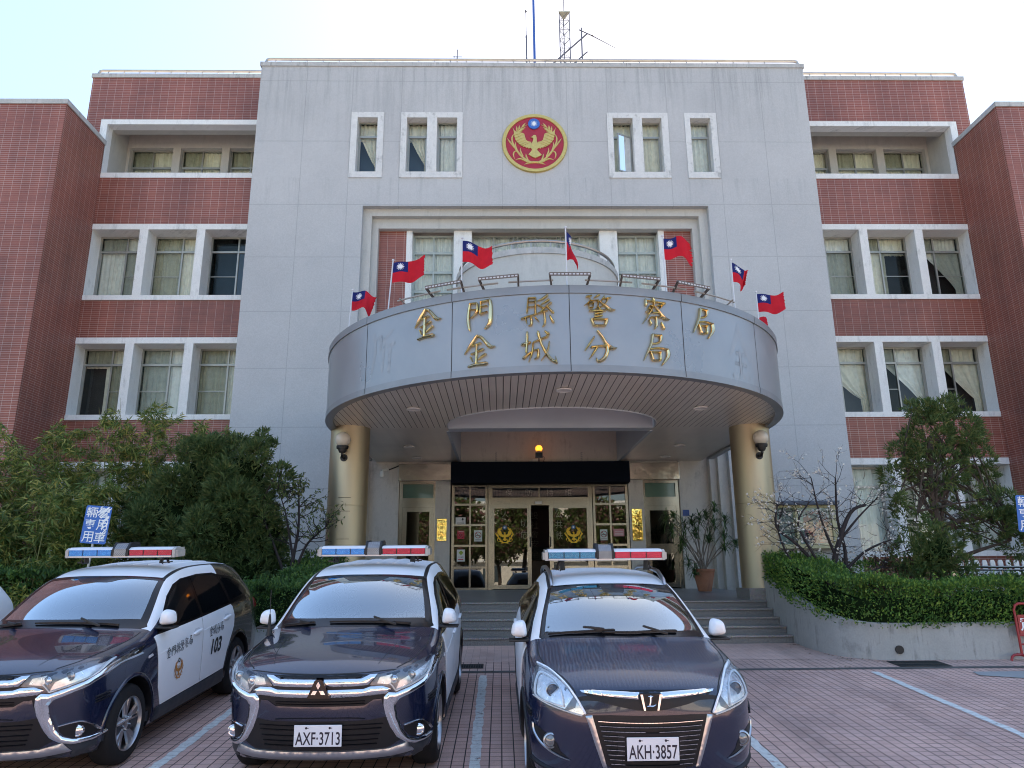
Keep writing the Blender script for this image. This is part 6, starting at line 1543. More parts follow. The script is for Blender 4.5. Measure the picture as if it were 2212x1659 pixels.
        for ya in (.93, 3.65):
            mb = MB(); P = [(ya+.405*math.cos(a), .345+.405*math.sin(a)) for a in [lerp(R(-8), R(188), i/20) for i in range(21)]]
            brush(mb, P, [.05]*21, S_, .014, 8, 2, back=.0); mb.build('wheel_arch_trim', blackT, root, local=True)
        mirror(root, B, sg, 1.42, 1.10, whiteP, .80)
        # roof rail on two feet
        mb = MB(); P = [Vector(B.top(sg*.575, y, .0)) for y in (1.98, 2.06, 2.3, 2.9, 3.4, 3.62, 3.70)]
        hh = (.0, .035, .065, .07, .06, .03, 0.0)
        mb.tube([tuple(p+Vector((0,0,h_))) for p, h_ in zip(P, hh)], [.016,.022,.022,.022,.022,.02,.014], 10); mb.build('roof_rail', satinM, root, local=True)
        mb = MB(); brush(mb, [(sg*.60,1.96),(sg*.592,2.25),(sg*.578,2.6),(sg*.56,3.3)], [.035,.04,.034,.03], lambda p, q, d: B.top(p, q, .0015+max(0,d)), .002, 6, 6); mb.build('roof_strip', blackM, root, local=True)
    for x in (-1, 1):
        for y in (.93, 3.65): wheel(root, x*.775, y, .345, .345, x, 'split')
    light_bar(root, 2.28, 1.745, L=1.29, blue=tealL, hump=.055)
    MB().bbox(-.74,.74,1.28,1.85,.80,1.05,.06).build('dashboard', dashM, root, local=True)
    seats(root, seatM, zs=.60, y=2.10); steering(root, .37, 1.84, 1.05)
    MB().bbox(-.7,.7,2.95,3.15,.7,1.12,.08).build('rear_seat', seatM, root, local=True)
    return root, B
car3, B3 = crossover('police_car', 'dusty dark blue and white police crossover with plate AKH-3857, rightmost', .045, 5.88, 'AKH·3857', R(.3))
# ================================================================ plants
def leafmat(name, c0, c1, c2=None, tip=0.0, rough=.55, spec=.35):
    a = N(name); g = a.n('NewGeometry'); rp = g.outputs['Random Per Island']
    cols = [(0.0, c0), (.55, c1)] + ([(.93, c2)] if c2 else [])
    c = a.ramp(rp, cols)
    big = a.noise(g.outputs['Position'], 2.6, 3)
    c = a.mix(1.0, c, a.ramp(big, [(.32, (.72,.74,.72)), (.7, (1.25,1.22,1.1))]), 'MULTIPLY')
    a.base(c, rough, 0, spec)
    tl = a.n('BsdfTranslucent'); a.l(c, tl.inputs[0]); mx = a.n('MixShader'); mx.inputs[0].default_value = .22
    a.l(a.p.outputs[0], mx.inputs[1]); a.l(tl.outputs[0], mx.inputs[2]); a.l(mx.outputs[0], a.out.inputs[0])
    return a.m
hedgeL = leafmat('hedge_leaf', (0.045,0.112,0.024), (0.089,0.201,0.039), (0.252,0.371,0.068))
hedgeD = leafmat('hedge_leaf_dark', (0.030,0.077,0.022), (0.068,0.150,0.036), (0.150,0.240,0.053))
bambooL = leafmat('bamboo_leaf', (0.061,0.109,0.026), (0.131,0.202,0.049), (0.351,0.334,0.096))
cypL = leafmat('cypress_spray', (0.045,0.088,0.035), (0.088,0.144,0.053), (0.149,0.184,0.070), spec=.2)
junL = leafmat('juniper_spray', (0.052,0.097,0.036), (0.101,0.162,0.055), (0.179,0.203,0.073), spec=.2)
smallL = leafmat('small_leaf', (.05,.085,.025), (.085,.125,.04), (.17,.17,.06))
dracL = leafmat('dracaena_leaf', (0.030,0.071,0.026), (0.059,0.126,0.043), (0.118,0.202,0.067))
agaveL = leafmat('agave_leaf', (.03,.06,.045), (.055,.095,.07))
deadL = leafmat('dead_leaf', (.07,.035,.02), (.12,.06,.03), (.17,.10,.05))
yellowL = leafmat('yellow_leaf', (.10,.11,.02), (.20,.20,.03), (.34,.30,.05))
blossM = leafmat('blossom', (.72,.70,.70), (.82,.80,.80), (.85,.83,.82))
barkM = mat('bark', (.075,.055,.042), .9, 0, .35, 12, bump=.6, bs=45)
darkbark = mat('plum_bark', (.030,.022,.022), .85, 0, .3, 14, bump=.5, bs=50)
palebark = mat('pale_stem', (.22,.19,.16), .8, 0, .25, 12, bump=.3)
culmM = mat('bamboo_culm', (.16,.17,.05), .45, 0, .3, 5)
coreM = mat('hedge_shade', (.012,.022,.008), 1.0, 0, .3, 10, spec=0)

def rv(r): 
    while True:
        v = Vector((r.uniform(-1,1), r.uniform(-1,1), r.uniform(-1,1)))
        if .05 < v.length < 1: return v.normalized()
def leaf(mb, p, d, L, W, r, mi=0, droop=0):
    d = d.normalized(); s = d.cross(rv(r)); s = s.normalized() if s.length > .01 else d.orthogonal().normalized()
    n = d.cross(s); m = p + d*L*.45 + n*L*.06; t = p + d*L - Vector((0,0,droop*L))
    b = len(mb.v); mb.v += [tuple(p), tuple(m+s*W*.5), tuple(t), tuple(m-s*W*.5)]; mb.f.append([b, b+1, b+2, b+3]); mb.mi.append(mi); mb.sm.append(False)
def spray(mb, p, d, L, r, k=9, w=.012, spread=.75):
    """a tuft of short scale-leaf twigs"""
    for _ in range(k):
        q = (d + rv(r)*spread).normalized(); leaf(mb, p + rv(r)*L*.25, q, L*r.uniform(.6,1.15), w*r.uniform(.8,1.4), r)
def limb(mb, p, d, L, r0, r1, r, wob=.25, k=5, up=0.0, n=6):
    P = [p.copy()]; q = p.copy(); d = d.normalized(); seg = L/k
    for i in range(k):
        d = (d + rv(r)*wob + Vector((0,0,up))).normalized(); q = q + d*seg; P.append(q.copy())
    mb.tube([tuple(x) for x in P], [lerp(r0, r1, i/k) for i in range(k+1)], n); return P, d
def twigs(mb, p, d, L, r0, lvl, r, tips, wob=.22, up=.03, n=(3, 4), spread=.9, kmin=.45, nn=6):
    P, dd = limb(mb, p, d, L, r0, r0*.5, r, wob, 4 if lvl else 3, up, nn if lvl > 0 else 4)
    for x in P[1:]: tips.append((x, dd, lvl))
    if lvl == 0: return
    for _ in range(r.randint(*n)):
        i = r.randint(1, len(P)-1); q = (dd + rv(r)*spread).normalized()
        twigs(mb, P[i], q, L*r.uniform(kmin, .75), r0*r.uniform(.42,.6), lvl-1, r, tips, wob, up, n, spread, kmin, nn)

# ---- hedges: a band along a path; leaves over its top and sides
def hedge(name, lab, path, m, seed, dens=1500, group=None, leafL=.055):
    """path: (x, y, z bottom, z top, half width)"""
    r = random.Random(seed); P = path; mb = MB(); core = MB(); acc = [0]
    segs = []
    for a, b in zip(P, P[1:]): segs.append((a, b, math.hypot(b[0]-a[0], b[1]-a[1])))
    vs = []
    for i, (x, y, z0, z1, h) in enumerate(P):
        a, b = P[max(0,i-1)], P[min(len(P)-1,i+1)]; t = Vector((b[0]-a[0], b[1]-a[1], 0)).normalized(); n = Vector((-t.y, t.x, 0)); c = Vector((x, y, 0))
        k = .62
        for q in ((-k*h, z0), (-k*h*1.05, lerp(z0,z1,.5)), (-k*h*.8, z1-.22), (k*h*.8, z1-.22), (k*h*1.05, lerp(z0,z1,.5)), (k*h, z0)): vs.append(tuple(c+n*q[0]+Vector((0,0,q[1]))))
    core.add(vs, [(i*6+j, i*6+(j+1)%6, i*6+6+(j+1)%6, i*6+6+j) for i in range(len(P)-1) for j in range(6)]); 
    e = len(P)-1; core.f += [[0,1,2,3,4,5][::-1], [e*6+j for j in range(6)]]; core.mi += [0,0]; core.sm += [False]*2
    for a, b, L in segs:
        t = Vector((b[0]-a[0], b[1]-a[1], 0)).normalized(); n = Vector((-t.y, t.x, 0)); per = 2*(a[3]-a[2]) + 2*a[4]
        for _ in range(int(L*per*dens)):
            u = r.random(); x, y, z0, z1, h = (lerp(p, q, u) for p, q in zip(a, b)); s = r.uniform(0, per); hh = a[3]-a[2]
            bump_ = .15*mnoise.noise(Vector((x*1.7, y*1.7, 1.3+seed))) + .05*mnoise.noise(Vector((x*5, y*5, 4)))
            if s < hh: o, z, d = -h*1.04, z0+(z1-z0)*s/hh, -n
            elif s < 2*hh: o, z, d = h*1.04, z0+(z1-z0)*(s-hh)/hh, n
            else: o, z, d = r.uniform(-h, h), z1, Vector((0,0,1))
            if z > z1-.12 and d.z < .5: o *= .93
            zz = (z-z0)/(z1-z0)
            c = Vector((x, y, z + bump_*zz)) + n*(o + (bump_*.8 if d.z < .5 else 0)*(1 if o > 0 else -1)) + rv(r)*.04 - d*abs(r.gauss(0,.03))
            q = (d*.7 + Vector((0,0,.55)) + rv(r)*.75)
            Lf = leafL*r.uniform(.6, 1.25); leaf(mb, c, q, Lf, Lf*.48, r)
            if r.random() < .010 and zz > .9:                        # stray shoots
                hh_ = r.uniform(.08,.20); sd_ = (Vector((0,0,1))+rv(r)*.35).normalized()
                for _k in range(9): leaf(mb, c+sd_*hh_*r.random(), sd_*.6+rv(r)*.8, leafL*1.0, leafL*.42, r)
            if r.random() < .05 and zz > .85:                        # fresh shoots on top
                for _k in range(4): leaf(mb, c+Vector((0,0,.03)), Vector((0,0,1))+rv(r)*.7, leafL*1.1, leafL*.45, r)
    H_ = thing(name, lab, 'hedge', (P[0][0], P[0][1], P[0][2]), group=group)
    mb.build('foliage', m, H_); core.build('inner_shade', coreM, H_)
    return H_
def along(s, off): 
    out = []
    for i, (x, y, z) in enumerate(WPc):
        a, b = WPc[max(0,i-1)], WPc[min(len(WPc)-1,i+1)]; t = Vector((b[0]-a[0], b[1]-a[1])).normalized(); nx, ny = -t.y, t.x
        if nx+ny*.5 < 0: nx, ny = -nx, -ny
        out.append((s*(x+nx*off), y+ny*off, z))
    return out
def hpath(s, off, h, x_end, zt):
    P = [(x, y, z-.06, zt(y), h) for x, y, z in along(s, off) if abs(x) < x_end and y < 14.75]
    return P[::2] + [(s*x_end, P[-1][1], P[-1][2], P[-1][3], h)]
ztop = lambda y: 1.46 + max(0, y-12.3)*.235
hedge('hedge', 'clipped bright green hedge spilling over the curved planter wall right of the steps', hpath(1, .34, .36, 9.4, ztop), hedgeL, 3, 2000)
hedge('hedge', 'second low bright hedge behind the white-flowering tree, under the notice board', [(4.75,15.3,.8,1.86,.3),(5.6,15.0,.8,1.80,.35),(6.6,14.9,.8,1.76,.35),(7.4,14.9,.8,1.70,.3)], hedgeL, 4, 1000)
hedge('hedge', 'darker low hedge along the steel handrail at the right edge', [(7.5,14.2,.8,1.50,.35),(8.6,14.0,.8,1.52,.4),(10.2,14.0,.8,1.5,.4)], hedgeD, 5, 900)
hedge('hedge', 'clipped dark green hedge behind the two left cars, beside the left gold column', hpath(-1, .36, .38, 7.2, lambda y: 1.52+max(0,y-12.3)*.24), hedgeD, 6, 1700)
hedge('hedge', 'taller dark hedge at the back, between the left column and the small bare tree', [(-4.45,15.3,.8,1.98,.3),(-5.3,14.7,.8,1.90,.4),(-6.3,14.2,.8,1.85,.4)], hedgeD, 7, 900)

# ---- tufted evergreens
def blob_foliage(mb, blobs, r, dens, L, w, k=8, spread=.75, upw=.35, inner=.25, tuft=spray):
    for (c, R_, wt) in blobs:
        c = Vector(c); R_ = Vector(R_); n = int(dens*wt*(R_.x*R_.y+R_.y*R_.z+R_.x*R_.z)*4)
        for _ in range(n):
            d = rv(r); f = 1 - inner*r.random()**2 + .20*mnoise.noise(Vector((c.x+d.x*2.2, d.y*2.2, c.z+d.z*2.2))) + .10*mnoise.noise(d*6+c)
            if mnoise.noise(d*3.1+c*1.7) < -.42: continue            # gaps
            p = c + Vector((d.x*R_.x, d.y*R_.y, d.z*R_.z))*f
            tuft(mb, p, (d + Vector((0,0,upw)) + rv(r)*.35).normalized(), L*r.uniform(.7,1.3), r, k, w, spread)
def clumps(blobs, r, n=7, k=.42):
    """break large masses into many smaller clumps so the outline is lumpy and light falls between them"""
    out = []
    for c, R_, wt in blobs:
        if wt < .7: out.append((c, R_, wt)); continue
        out.append((c, tuple(x*.80 for x in R_), wt*.65)); m_ = max(3, int(n*(R_[0]*R_[2])/.35))
        for _ in range(m_):
            d = rv(r); s_ = r.uniform(.7,1.25)*k; q = min(R_)*s_
            out.append(((c[0]+d.x*R_[0]*.82, c[1]+d.y*R_[1]*.82, c[2]+d.z*R_[2]*.82), (q*1.05, q, q*r.uniform(.8,1.3)), wt*.9))
    return out
def evergreen(name, lab, cat, base, blobs, stems, m, seed, dens=95, L=.13, w=.022, k=8, core=.68, bark=None, group=None):
    r = random.Random(seed); T = thing(name, lab, cat, base, group=group)
    mb = MB()
    for P, r0, r1 in stems: 
        q = crom([tuple(p) for p in P], 4); mb.tube(q, [lerp(r0, r1, i/(len(q)-1))*(1+.12*mnoise.noise(Vector(p)*4)) for i, p in enumerate(q)], 8)
    b = Vector(stems[0][0][-1]) if stems else Vector(base)
    for c, R_, wt in blobs:                                          # a few limbs towards each clump
        for _ in range(3):
            s0 = r.choice(stems)[0]; p = Vector(s0[r.randint(max(0,len(s0)-3), len(s0)-1)]); q = Vector(c)+rv(r)*min(R_)*.6
            mid = p.lerp(q, .5)+rv(r)*.12; mb.tube([tuple(p), tuple(mid), tuple(q)], [.028,.018,.008], 5)
    mb.build('trunk', bark or barkM, T)
    fo = MB(); blob_foliage(fo, clumps(blobs, r), r, dens, L, w, k, upw=.6); 
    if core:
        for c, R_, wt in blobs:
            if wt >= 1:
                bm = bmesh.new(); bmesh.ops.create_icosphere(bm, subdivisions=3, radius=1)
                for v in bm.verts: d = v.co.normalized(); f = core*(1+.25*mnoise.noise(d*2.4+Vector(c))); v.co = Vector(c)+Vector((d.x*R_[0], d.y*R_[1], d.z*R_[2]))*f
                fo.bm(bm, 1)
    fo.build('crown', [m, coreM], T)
    return T
evergreen('cypress_bush', 'dense dark cypress shrub with ragged top before the grey wall left of the entrance', 'shrub', (-6.6, 14.2, .8),
    [((-6.75,14.2,3.35),(.72,.6,.85),1),((-5.95,14.2,3.45),(.6,.55,.85),1),((-7.25,14.1,2.75),(.7,.6,.8),1),((-6.2,14.0,2.5),(.9,.65,.9),1),((-5.45,14.2,2.35),(.45,.45,.6),1),((-5.75,14.0,1.75),(.6,.5,.45),1),((-6.95,14.0,1.9),(.8,.6,.7),1),((-5.65,14.25,4.05),(.22,.2,.3),.9),((-6.55,14.25,4.1),(.3,.25,.25),.9),((-5.25,14.2,3.5),(.28,.25,.3),.9)],
    [([(-6.5,14.2,.75),(-6.45,14.2,1.5),(-6.5,14.2,2.6)],.10,.05),([(-6.2,14.2,.75),(-6.0,14.2,1.6),(-5.9,14.2,2.6)],.07,.04)], cypL, 11, 190, .125, .024, core=.55)
evergreen('juniper_tree', 'ragged juniper tree with dark gnarled trunk before the right wing windows', 'tree', (7.12, 14, .8),
    [((7.30,14,4.25),(.48,.45,.55),1),((7.95,14,4.35),(.38,.35,.45),.9),((6.75,14,3.85),(.34,.32,.38),.9),((8.15,14,3.75),(.36,.34,.42),.8),((7.35,14,3.55),(.55,.45,.45),.55),((7.0,14,4.72),(.15,.15,.2),.8),((7.85,14,4.78),(.2,.2,.2),.9),((6.45,14,3.45),(.22,.22,.25),.6),
     ((8.35,13.9,2.85),(.50,.42,.36),1),((8.7,13.8,2.62),(.30,.30,.42),.8),((8.0,13.9,2.5),(.42,.40,.35),.45),((8.5,13.8,2.15),(.32,.3,.28),.5),((6.35,13.9,2.95),(.20,.2,.22),.7),((6.6,13.9,2.6),(.28,.26,.2),.35),((7.5,14,2.9),(.7,.5,.5),.22)],
    [([(7.12,14,.75),(7.08,14,1.6),(7.18,14,2.4),(7.14,14,3.2),(7.3,14,4.2)],.12,.045),([(7.16,14,2.3),(7.5,13.95,2.55),(7.9,13.9,2.62),(8.4,13.85,2.8)],.065,.03),([(7.15,14,1.75),(7.5,14,1.9),(7.9,13.9,2.05),(8.4,13.85,2.2)],.05,.02),([(7.14,14,2.9),(7.6,14,3.3),(8.0,14,3.9)],.05,.02),([(7.15,14,2.6),(6.8,13.95,2.75),(6.4,13.9,2.95)],.035,.015),([(7.14,14,3.1),(6.9,14,3.5),(6.7,14,3.8)],.04,.018)], junL, 12, 165, .12, .022, core=0)
r = random.Random(91); jt = [o for o in COL.objects if o.name.startswith('juniper_tree')][0]; mb = MB()
for _ in range(150):                                                 # bare grey twigs inside the crown
    p = Vector((r.gauss(7.25,.5), 14+r.gauss(0,.2), r.uniform(2.2,3.6))); limb(mb, p, rv(r)+Vector((0,0,.1)), r.uniform(.15,.5), .007, .002, r, .35, 4, 0, 4)
mb.build('dead_twigs', mat('grey_twig', (.11,.09,.08), .9, 0, .2), jt)['kind'] = 'stuff'
evergreen('cypress_bush', 'low green cypress bush with rusty dead patch at the foot of the juniper tree', 'shrub', (6.55, 13.5, .8),
    [((6.75,13.4,2.0),(.48,.4,.42),1),((6.3,13.5,1.95),(.34,.35,.48),.9),((7.05,13.4,1.72),(.35,.35,.3),.8)], [([(6.6,13.5,.75),(6.6,13.5,1.3),(6.7,13.5,1.9)],.06,.03)], junL, 13, 170, .115, .02, core=.5)
r = random.Random(5); T = thing('dead_shrub', 'rust-brown dead shrub tangled behind the white-flowering tree', 'shrub', (6.3, 13.9, .8)); mb = MB(); tips = []
for _ in range(9): twigs(mb, Vector((6.3+r.gauss(0,.2),14,.8)), Vector((r.gauss(0,.5), r.gauss(0,.3), 1)), .75, .016, 2, r, tips, .3, 0)
mb.build('twigs', barkM, T); mb = MB()
for p, d, l in tips:
    if p.z > 1.3: [leaf(mb, p+rv(r)*.06, rv(r)+Vector((0,0,-.5)), .08, .03, r) for _ in range(5)]
mb.build('dead_leaves', deadL, T)

# ---- bamboo
def bamboo(lab, base, spec, seed, n=9, leaves=1.0):
    r = random.Random(seed); T = thing('bamboo_clump', lab, 'bamboo', base, group='bamboo clumps left of the entrance'); cu = MB(); lf = MB()
    for k in range(n):
        h = spec[0]*r.uniform(.72, 1.02); lean = Vector((spec[1]+r.gauss(0,spec[2]), r.gauss(-.05,.14), 0)); b = Vector(base)+Vector((r.gauss(0,.28), r.gauss(0,.2), 0))
        P = [b + Vector((0,0,h*t)) + lean*h*.5*t**2.2 - Vector((0,0,.10*h*max(0,t-.6)*lean.length)) for t in [i/9 for i in range(10)]]
        cu.tube([tuple(p) for p in P], [lerp(.016,.003,i/9) for i in range(10)], 5)
        for i in range(2, 10):
            for _ in range(3):
                t = r.random(); p = P[i-1].lerp(P[i], t); d = Vector((r.gauss(0,1), r.gauss(0,1), r.uniform(.1,.8))).normalized(); L = r.uniform(.16,.46)*(1.2-.5*i/9)
                q = p+d*L*.6+Vector((0,0,.02)); e = p+d*L-Vector((0,0,.05)); cu.tube([tuple(p), tuple(q), tuple(e)], [.004,.003,.0015], 3, cap=False)
                for _l in range(int(34*leaves)):
                    u = r.uniform(.25,1.05); x = p.lerp(e, u)+rv(r)*.05; leaf(lf, x, d*.6+rv(r)*.8+Vector((0,0,-.30)), r.uniform(.10,.21), .025, r, droop=.15)
    cu.build('culm', culmM, T); lf.build('foliage', bambooL, T); return T
bamboo('tall bamboo clump whose tip reaches the middle second-floor window of the left wing', (-8.15,14.6,.8), (4.35,-.02,.10), 21, 12, 1.1)
bamboo('bamboo clump arching left in front of the left end block corner', (-9.6,14.5,.8), (3.85,-.22,.16), 22, 12, 1.05)
bamboo('bamboo clump at the far left edge, yellowing at its foot', (-10.75,14.3,.8), (3.3,-.06,.18), 23, 12, 1.0)
bamboo('bamboo clump just behind the cypress shrub, with thin tips against the red tiles', (-7.2,15.0,.8), (4.0,.10,.12), 24, 9, .9)
bamboo('low bushy bamboo in front, behind the blue parking sign', (-8.7,13.6,.8), (2.5,.0,.25), 25, 12, 1.2)
bamboo('low bamboo at the left frame edge behind the leftmost patrol car', (-10.2,13.4,.8), (2.2,-.1,.25), 26, 11, 1.1)
hedge('hedge', 'dark undergrowth hedge beneath the bamboo behind the leftmost patrol car', [(-7.0,13.6,.7,1.75,.5),(-8.6,13.3,.7,1.7,.55),(-10.2,13.2,.7,1.75,.55),(-12.5,13.2,.7,1.8,.55)], hedgeD, 8, 700, leafL=.08)
r = random.Random(33); T = thing('yellow_shrub', 'small yellow-green shrub beside the windscreen of the leftmost patrol car', 'shrub', (-8.75, 12.4, .8)); mb = MB()
for _ in range(420):
    p = Vector((-8.75,12.4,1.2))+Vector((r.gauss(0,.28), r.gauss(0,.2), r.gauss(0,.14))); leaf(mb, p, Vector((0,0,.8))+rv(r), .10, .035, r)
mb.build('foliage', yellowL, T); mb = MB(); [limb(mb, Vector((-8.75,12.4,.75)), Vector((r.gauss(0,.5),r.gauss(0,.4),1)), .55, .01, .003, r) for _ in range(7)]; mb.build('stem', barkM, T)

# ---- small bare-branched tree on the left
r = random.Random(44); T = thing('small_tree', 'thin half-bare small tree leaning beside the left gold column', 'tree', (-4.9, 13.9, .8)); mb = MB(); tips = []
for P, r0 in (([(-4.95,13.9,.75),(-4.85,13.9,1.9),(-4.78,13.9,2.5),(-4.82,13.9,3.2)],.045), ([(-4.93,13.9,1.3),(-4.65,13.85,2.1),(-4.45,13.8,2.35),(-4.22,13.8,2.55)],.032), ([(-4.9,13.9,1.5),(-5.25,13.9,2.3),(-5.5,13.9,2.8)],.034), ([(-4.85,13.9,2.0),(-5.0,13.85,2.7),(-5.15,13.9,3.1)],.025)):
    q = crom(P, 4); mb.tube(q, [lerp(r0, r0*.3, i/(len(q)-1)) for i in range(len(q))], 6)
    for p in q[5:]:
        for _ in range(2): twigs(mb, Vector(p), Vector((r.gauss(0,.8), r.gauss(0,.5), r.uniform(-.1,.9))), .34, .010, 1, r, tips, .25, .05, (2,4))
mb.build('trunk', darkbark, T); mb = MB()
for p, d, l in tips:
    if p.z > 2.35 and l < 2:
        for _ in range(3 if p.z > 2.7 else 1): leaf(mb, p+rv(r)*.04, rv(r)+Vector((0,0,-.6)), r.uniform(.05,.09), .03, r)
mb.build('leaves', smallL, T)

# ---- flowering plum
r = random.Random(55); T = thing('plum_tree', 'bare dark-branched plum tree dotted with small white blossoms right of the entrance', 'tree', (4.95, 13.6, .8)); mb = MB(); tips = []
B0 = (5.0,13.6,.75)
for P, r0 in (([B0,(4.9,13.6,1.5),(5.05,13.6,2.1),(5.35,13.6,2.7),(5.65,13.6,2.85)],.075), ([B0,(5.1,13.6,1.4),(5.2,13.65,2.0),(5.15,13.7,2.6),(5.2,13.7,3.35)],.05), ([(4.62,13.6,.75),(4.6,13.6,1.7),(4.3,13.6,2.15),(3.95,13.55,2.45),(4.0,13.5,2.9)],.045), ([(4.85,13.6,1.3),(4.6,13.55,1.9),(4.35,13.55,2.5),(4.62,13.6,2.9)],.036),
               ([(5.0,13.6,1.2),(5.5,13.6,1.6),(5.85,13.6,1.75)],.035), ([(4.95,13.6,1.5),(5.5,13.55,2.0),(6.1,13.5,2.25)],.035), ([(5.0,13.6,1.9),(4.8,13.6,2.6),(4.7,13.6,3.35)],.03), ([(5.1,13.6,2.2),(5.45,13.55,2.6),(5.9,13.55,3.0)],.028), ([(4.6,13.6,1.6),(4.25,13.6,1.75),(4.0,13.6,2.35),(4.12,13.55,2.85)],.03)):
    q = crom(P, 4); mb.tube(q, [lerp(r0, r0*.28, i/(len(q)-1)) for i in range(len(q))], 7)
    for p in q[6:]:
        for _ in range(2): twigs(mb, Vector(p), Vector((r.gauss(0,.7), r.gauss(0,.35), r.uniform(-.2,.9))), .42, .0065, 2, r, tips, .16, .03, (1,3), .8, .5, 5)
mb.build('trunk', darkbark, T); mb = MB()
for p, d, l in tips:
    if r.random() < .22:
        c = p+rv(r)*.015; n = rv(r)
        for k in range(5):
            a = n.orthogonal().normalized(); b_ = n.cross(a); t = 2*math.pi*k/5; leaf(mb, c, a*math.cos(t)+b_*math.sin(t)+n*.35, .030, .026, r)
mb.build('blossom', blossM, T)

# ---- agaves and young shrubs before the right wing
for i, (x, y, s, lab) in enumerate(((8.45,15.6,.42,'spiky blue-green agave behind the white picket fence, under the rightmost window'), (7.9,15.9,.36,'smaller agave half hidden by the juniper trunk'))):
    r = random.Random(60+i); T = tag(None or MB().build('x', agaveL) if False else thing('agave', lab, 'plant', (x, y, .8)), None, None); mb = MB()
    for k in range(46):
        a = r.uniform(0, 2*math.pi); e = r.uniform(.25,1.25); d = Vector((math.cos(a)*math.cos(e), math.sin(a)*math.cos(e), math.sin(e))); L = s*r.uniform(.8,1.2); p = Vector((x,y,1.15)); s_ = d.cross(Vector((0,0,1))).normalized()
        vs = [p-s_*.02, p+s_*.02, p+d*L*.5+s_*.028, p+d*L*.5-s_*.028, p+d*L-Vector((0,0,.04))]; mb.add(vs, [(0,1,2,3),(3,2,4)])
    mb.tube([(x,y,.78),(x,y,1.2)], .06, 8); mb.build('leaves', agaveL, T)
for i, (x, y, h) in enumerate(((7.55,15.5,1.35), (8.1,15.4,1.5), (8.95,15.6,1.1), (9.35,15.4,1.2))):
    r = random.Random(70+i); T = thing('young_shrub', ['upright young leafy shrub left of the agaves behind the handrail','tallest young leafy shrub between the two agaves','small young leafy shrub right of the larger agave','young leafy shrub at the right edge behind the picket fence'][i], 'shrub', (x, y, .8), group='young shrubs behind the handrail'); mb = MB(); st_ = MB()
    for k in range(5):
        P, d = limb(st_, Vector((x+r.gauss(0,.1),y,.78)), Vector((r.gauss(0,.15),r.gauss(0,.15),1)), h*r.uniform(.6,.95), .010, .003, r, .08)
        for a, b in zip(P[1:], P[2:]):
            for _ in range(14): leaf(mb, a.lerp(b, r.random())+rv(r)*.03, rv(r)+Vector((0,0,.5)), .085, .04, r)
    st_.build('stem', barkM, T); mb.build('foliage', hedgeD, T)

# ---- dracaena in a terracotta pot
r = random.Random(81); T = thing('potted_dracaena', 'tall dracaena with many thin canes in a weathered terracotta pot right of the doors', 'potted plant', (3.76, 18, 1.24))
terra = dirty('terracotta', (.33,.14,.085), (.42,.20,.12), (.20,.10,.075), .6, vs=4)
MB().lathe([(.145,0),(.155,.01),(.235,.38),(.255,.47),(.262,.475),(.262,.51),(.235,.515),(.225,.46),(.0,.455)], (3.76,18,1.235), 32).build('pot', terra, T)
cane = MB(); lf = MB()
heads = [(4.12,18,3.25),(3.75,18.05,3.0),(3.35,18,2.85),(3.1,17.9,3.05),(2.92,17.9,3.05),(4.35,18,2.95),(4.05,17.9,2.85),(3.6,17.9,2.65),(4.3,17.95,2.6),(3.3,17.9,2.5),(3.9,17.9,2.55),(4.55,17.9,2.45),(3.02,17.8,2.75),(3.35,17.8,1.98),(3.5,17.8,1.8),(4.25,17.8,2.35),(3.2,17.8,2.35),(3.95,18.1,3.1),(3.55,18,2.95)]
for h in heads:
    h = Vector(h); b = Vector((3.76+r.gauss(0,.09), 18+r.gauss(0,.08), 1.66)); m_ = b.lerp(h, .55)+Vector((r.gauss(0,.05), 0, .08)); q = crom([tuple(b), tuple(m_), tuple(h)], 4); cane.tube(q, [lerp(.016,.008,i/(len(q)-1)) for i in range(len(q))], 6)
    for k in range(64):
        a = r.uniform(0, 2*math.pi); e = r.gauss(.35,.45); d = Vector((math.cos(a)*math.cos(e), math.sin(a)*math.cos(e), math.sin(e))); L = r.uniform(.20,.32); p = h - Vector((0,0,r.uniform(0,.22))); s_ = d.cross(Vector((0,0,1))); s_ = s_.normalized() if s_.length > .05 else Vector((1,0,0)); w_ = .011
        v = [p-s_*w_*.6, p+s_*w_*.6, p+d*L*.55+s_*w_+Vector((0,0,.01)), p+d*L*.55-s_*w_+Vector((0,0,.01)), p+d*L-Vector((0,0,L*.28))]; lf.add(v, [(0,1,2,3),(3,2,4)])
cane.build('canes', palebark, T); lf.build('leaves', dracL, T)
# ================================================================ across the street (behind the camera; seen in the glass and chrome)
ob = thing('opposite_building', 'long cream building across the street, mirrored in the entrance glass', 'building', (0, -44, -.2))
mb = MB(); fl = MB(); gl = MB(); r0 = random.Random(3)
mb.box(-46, 20, -56, -44, -.2, 9.6); mb.box(24, 60, -56, -43, -.2, 7.0)
for k in range(3):
    fl.box(-46.2, 20.2, -44.05, -43.6, 3.0+3.2*k, 3.25+3.2*k)
    for i in range(20):
        if r0.random() < .55: gl.box(-44.6+3.2*i, -42.6+3.2*i, -43.98, -43.95, .9+3.2*k, 2.6+3.2*k)
mb.build('wall', mat('cream_render', (.66,.62,.54), .9, 0, .1), ob); fl.build('ledge', trimM, ob); gl.build('window', mat('far_window', (.06,.08,.09), .1), ob)
r = random.Random(101); lm = leafmat('street_leaf', (.05,.085,.02), (.09,.13,.03), (.19,.08,.09))
st0 = thing('street_tree', 'leafy street tree across the road, seen only as a reflection', 'tree', (-4, -13, -.2), group='street trees across the road')
mb = MB(); mb.tube([(-4,-13,-.3),(-4.1,-13,1.2),(-3.9,-13,2.6)], [.16,.13,.10], 8)
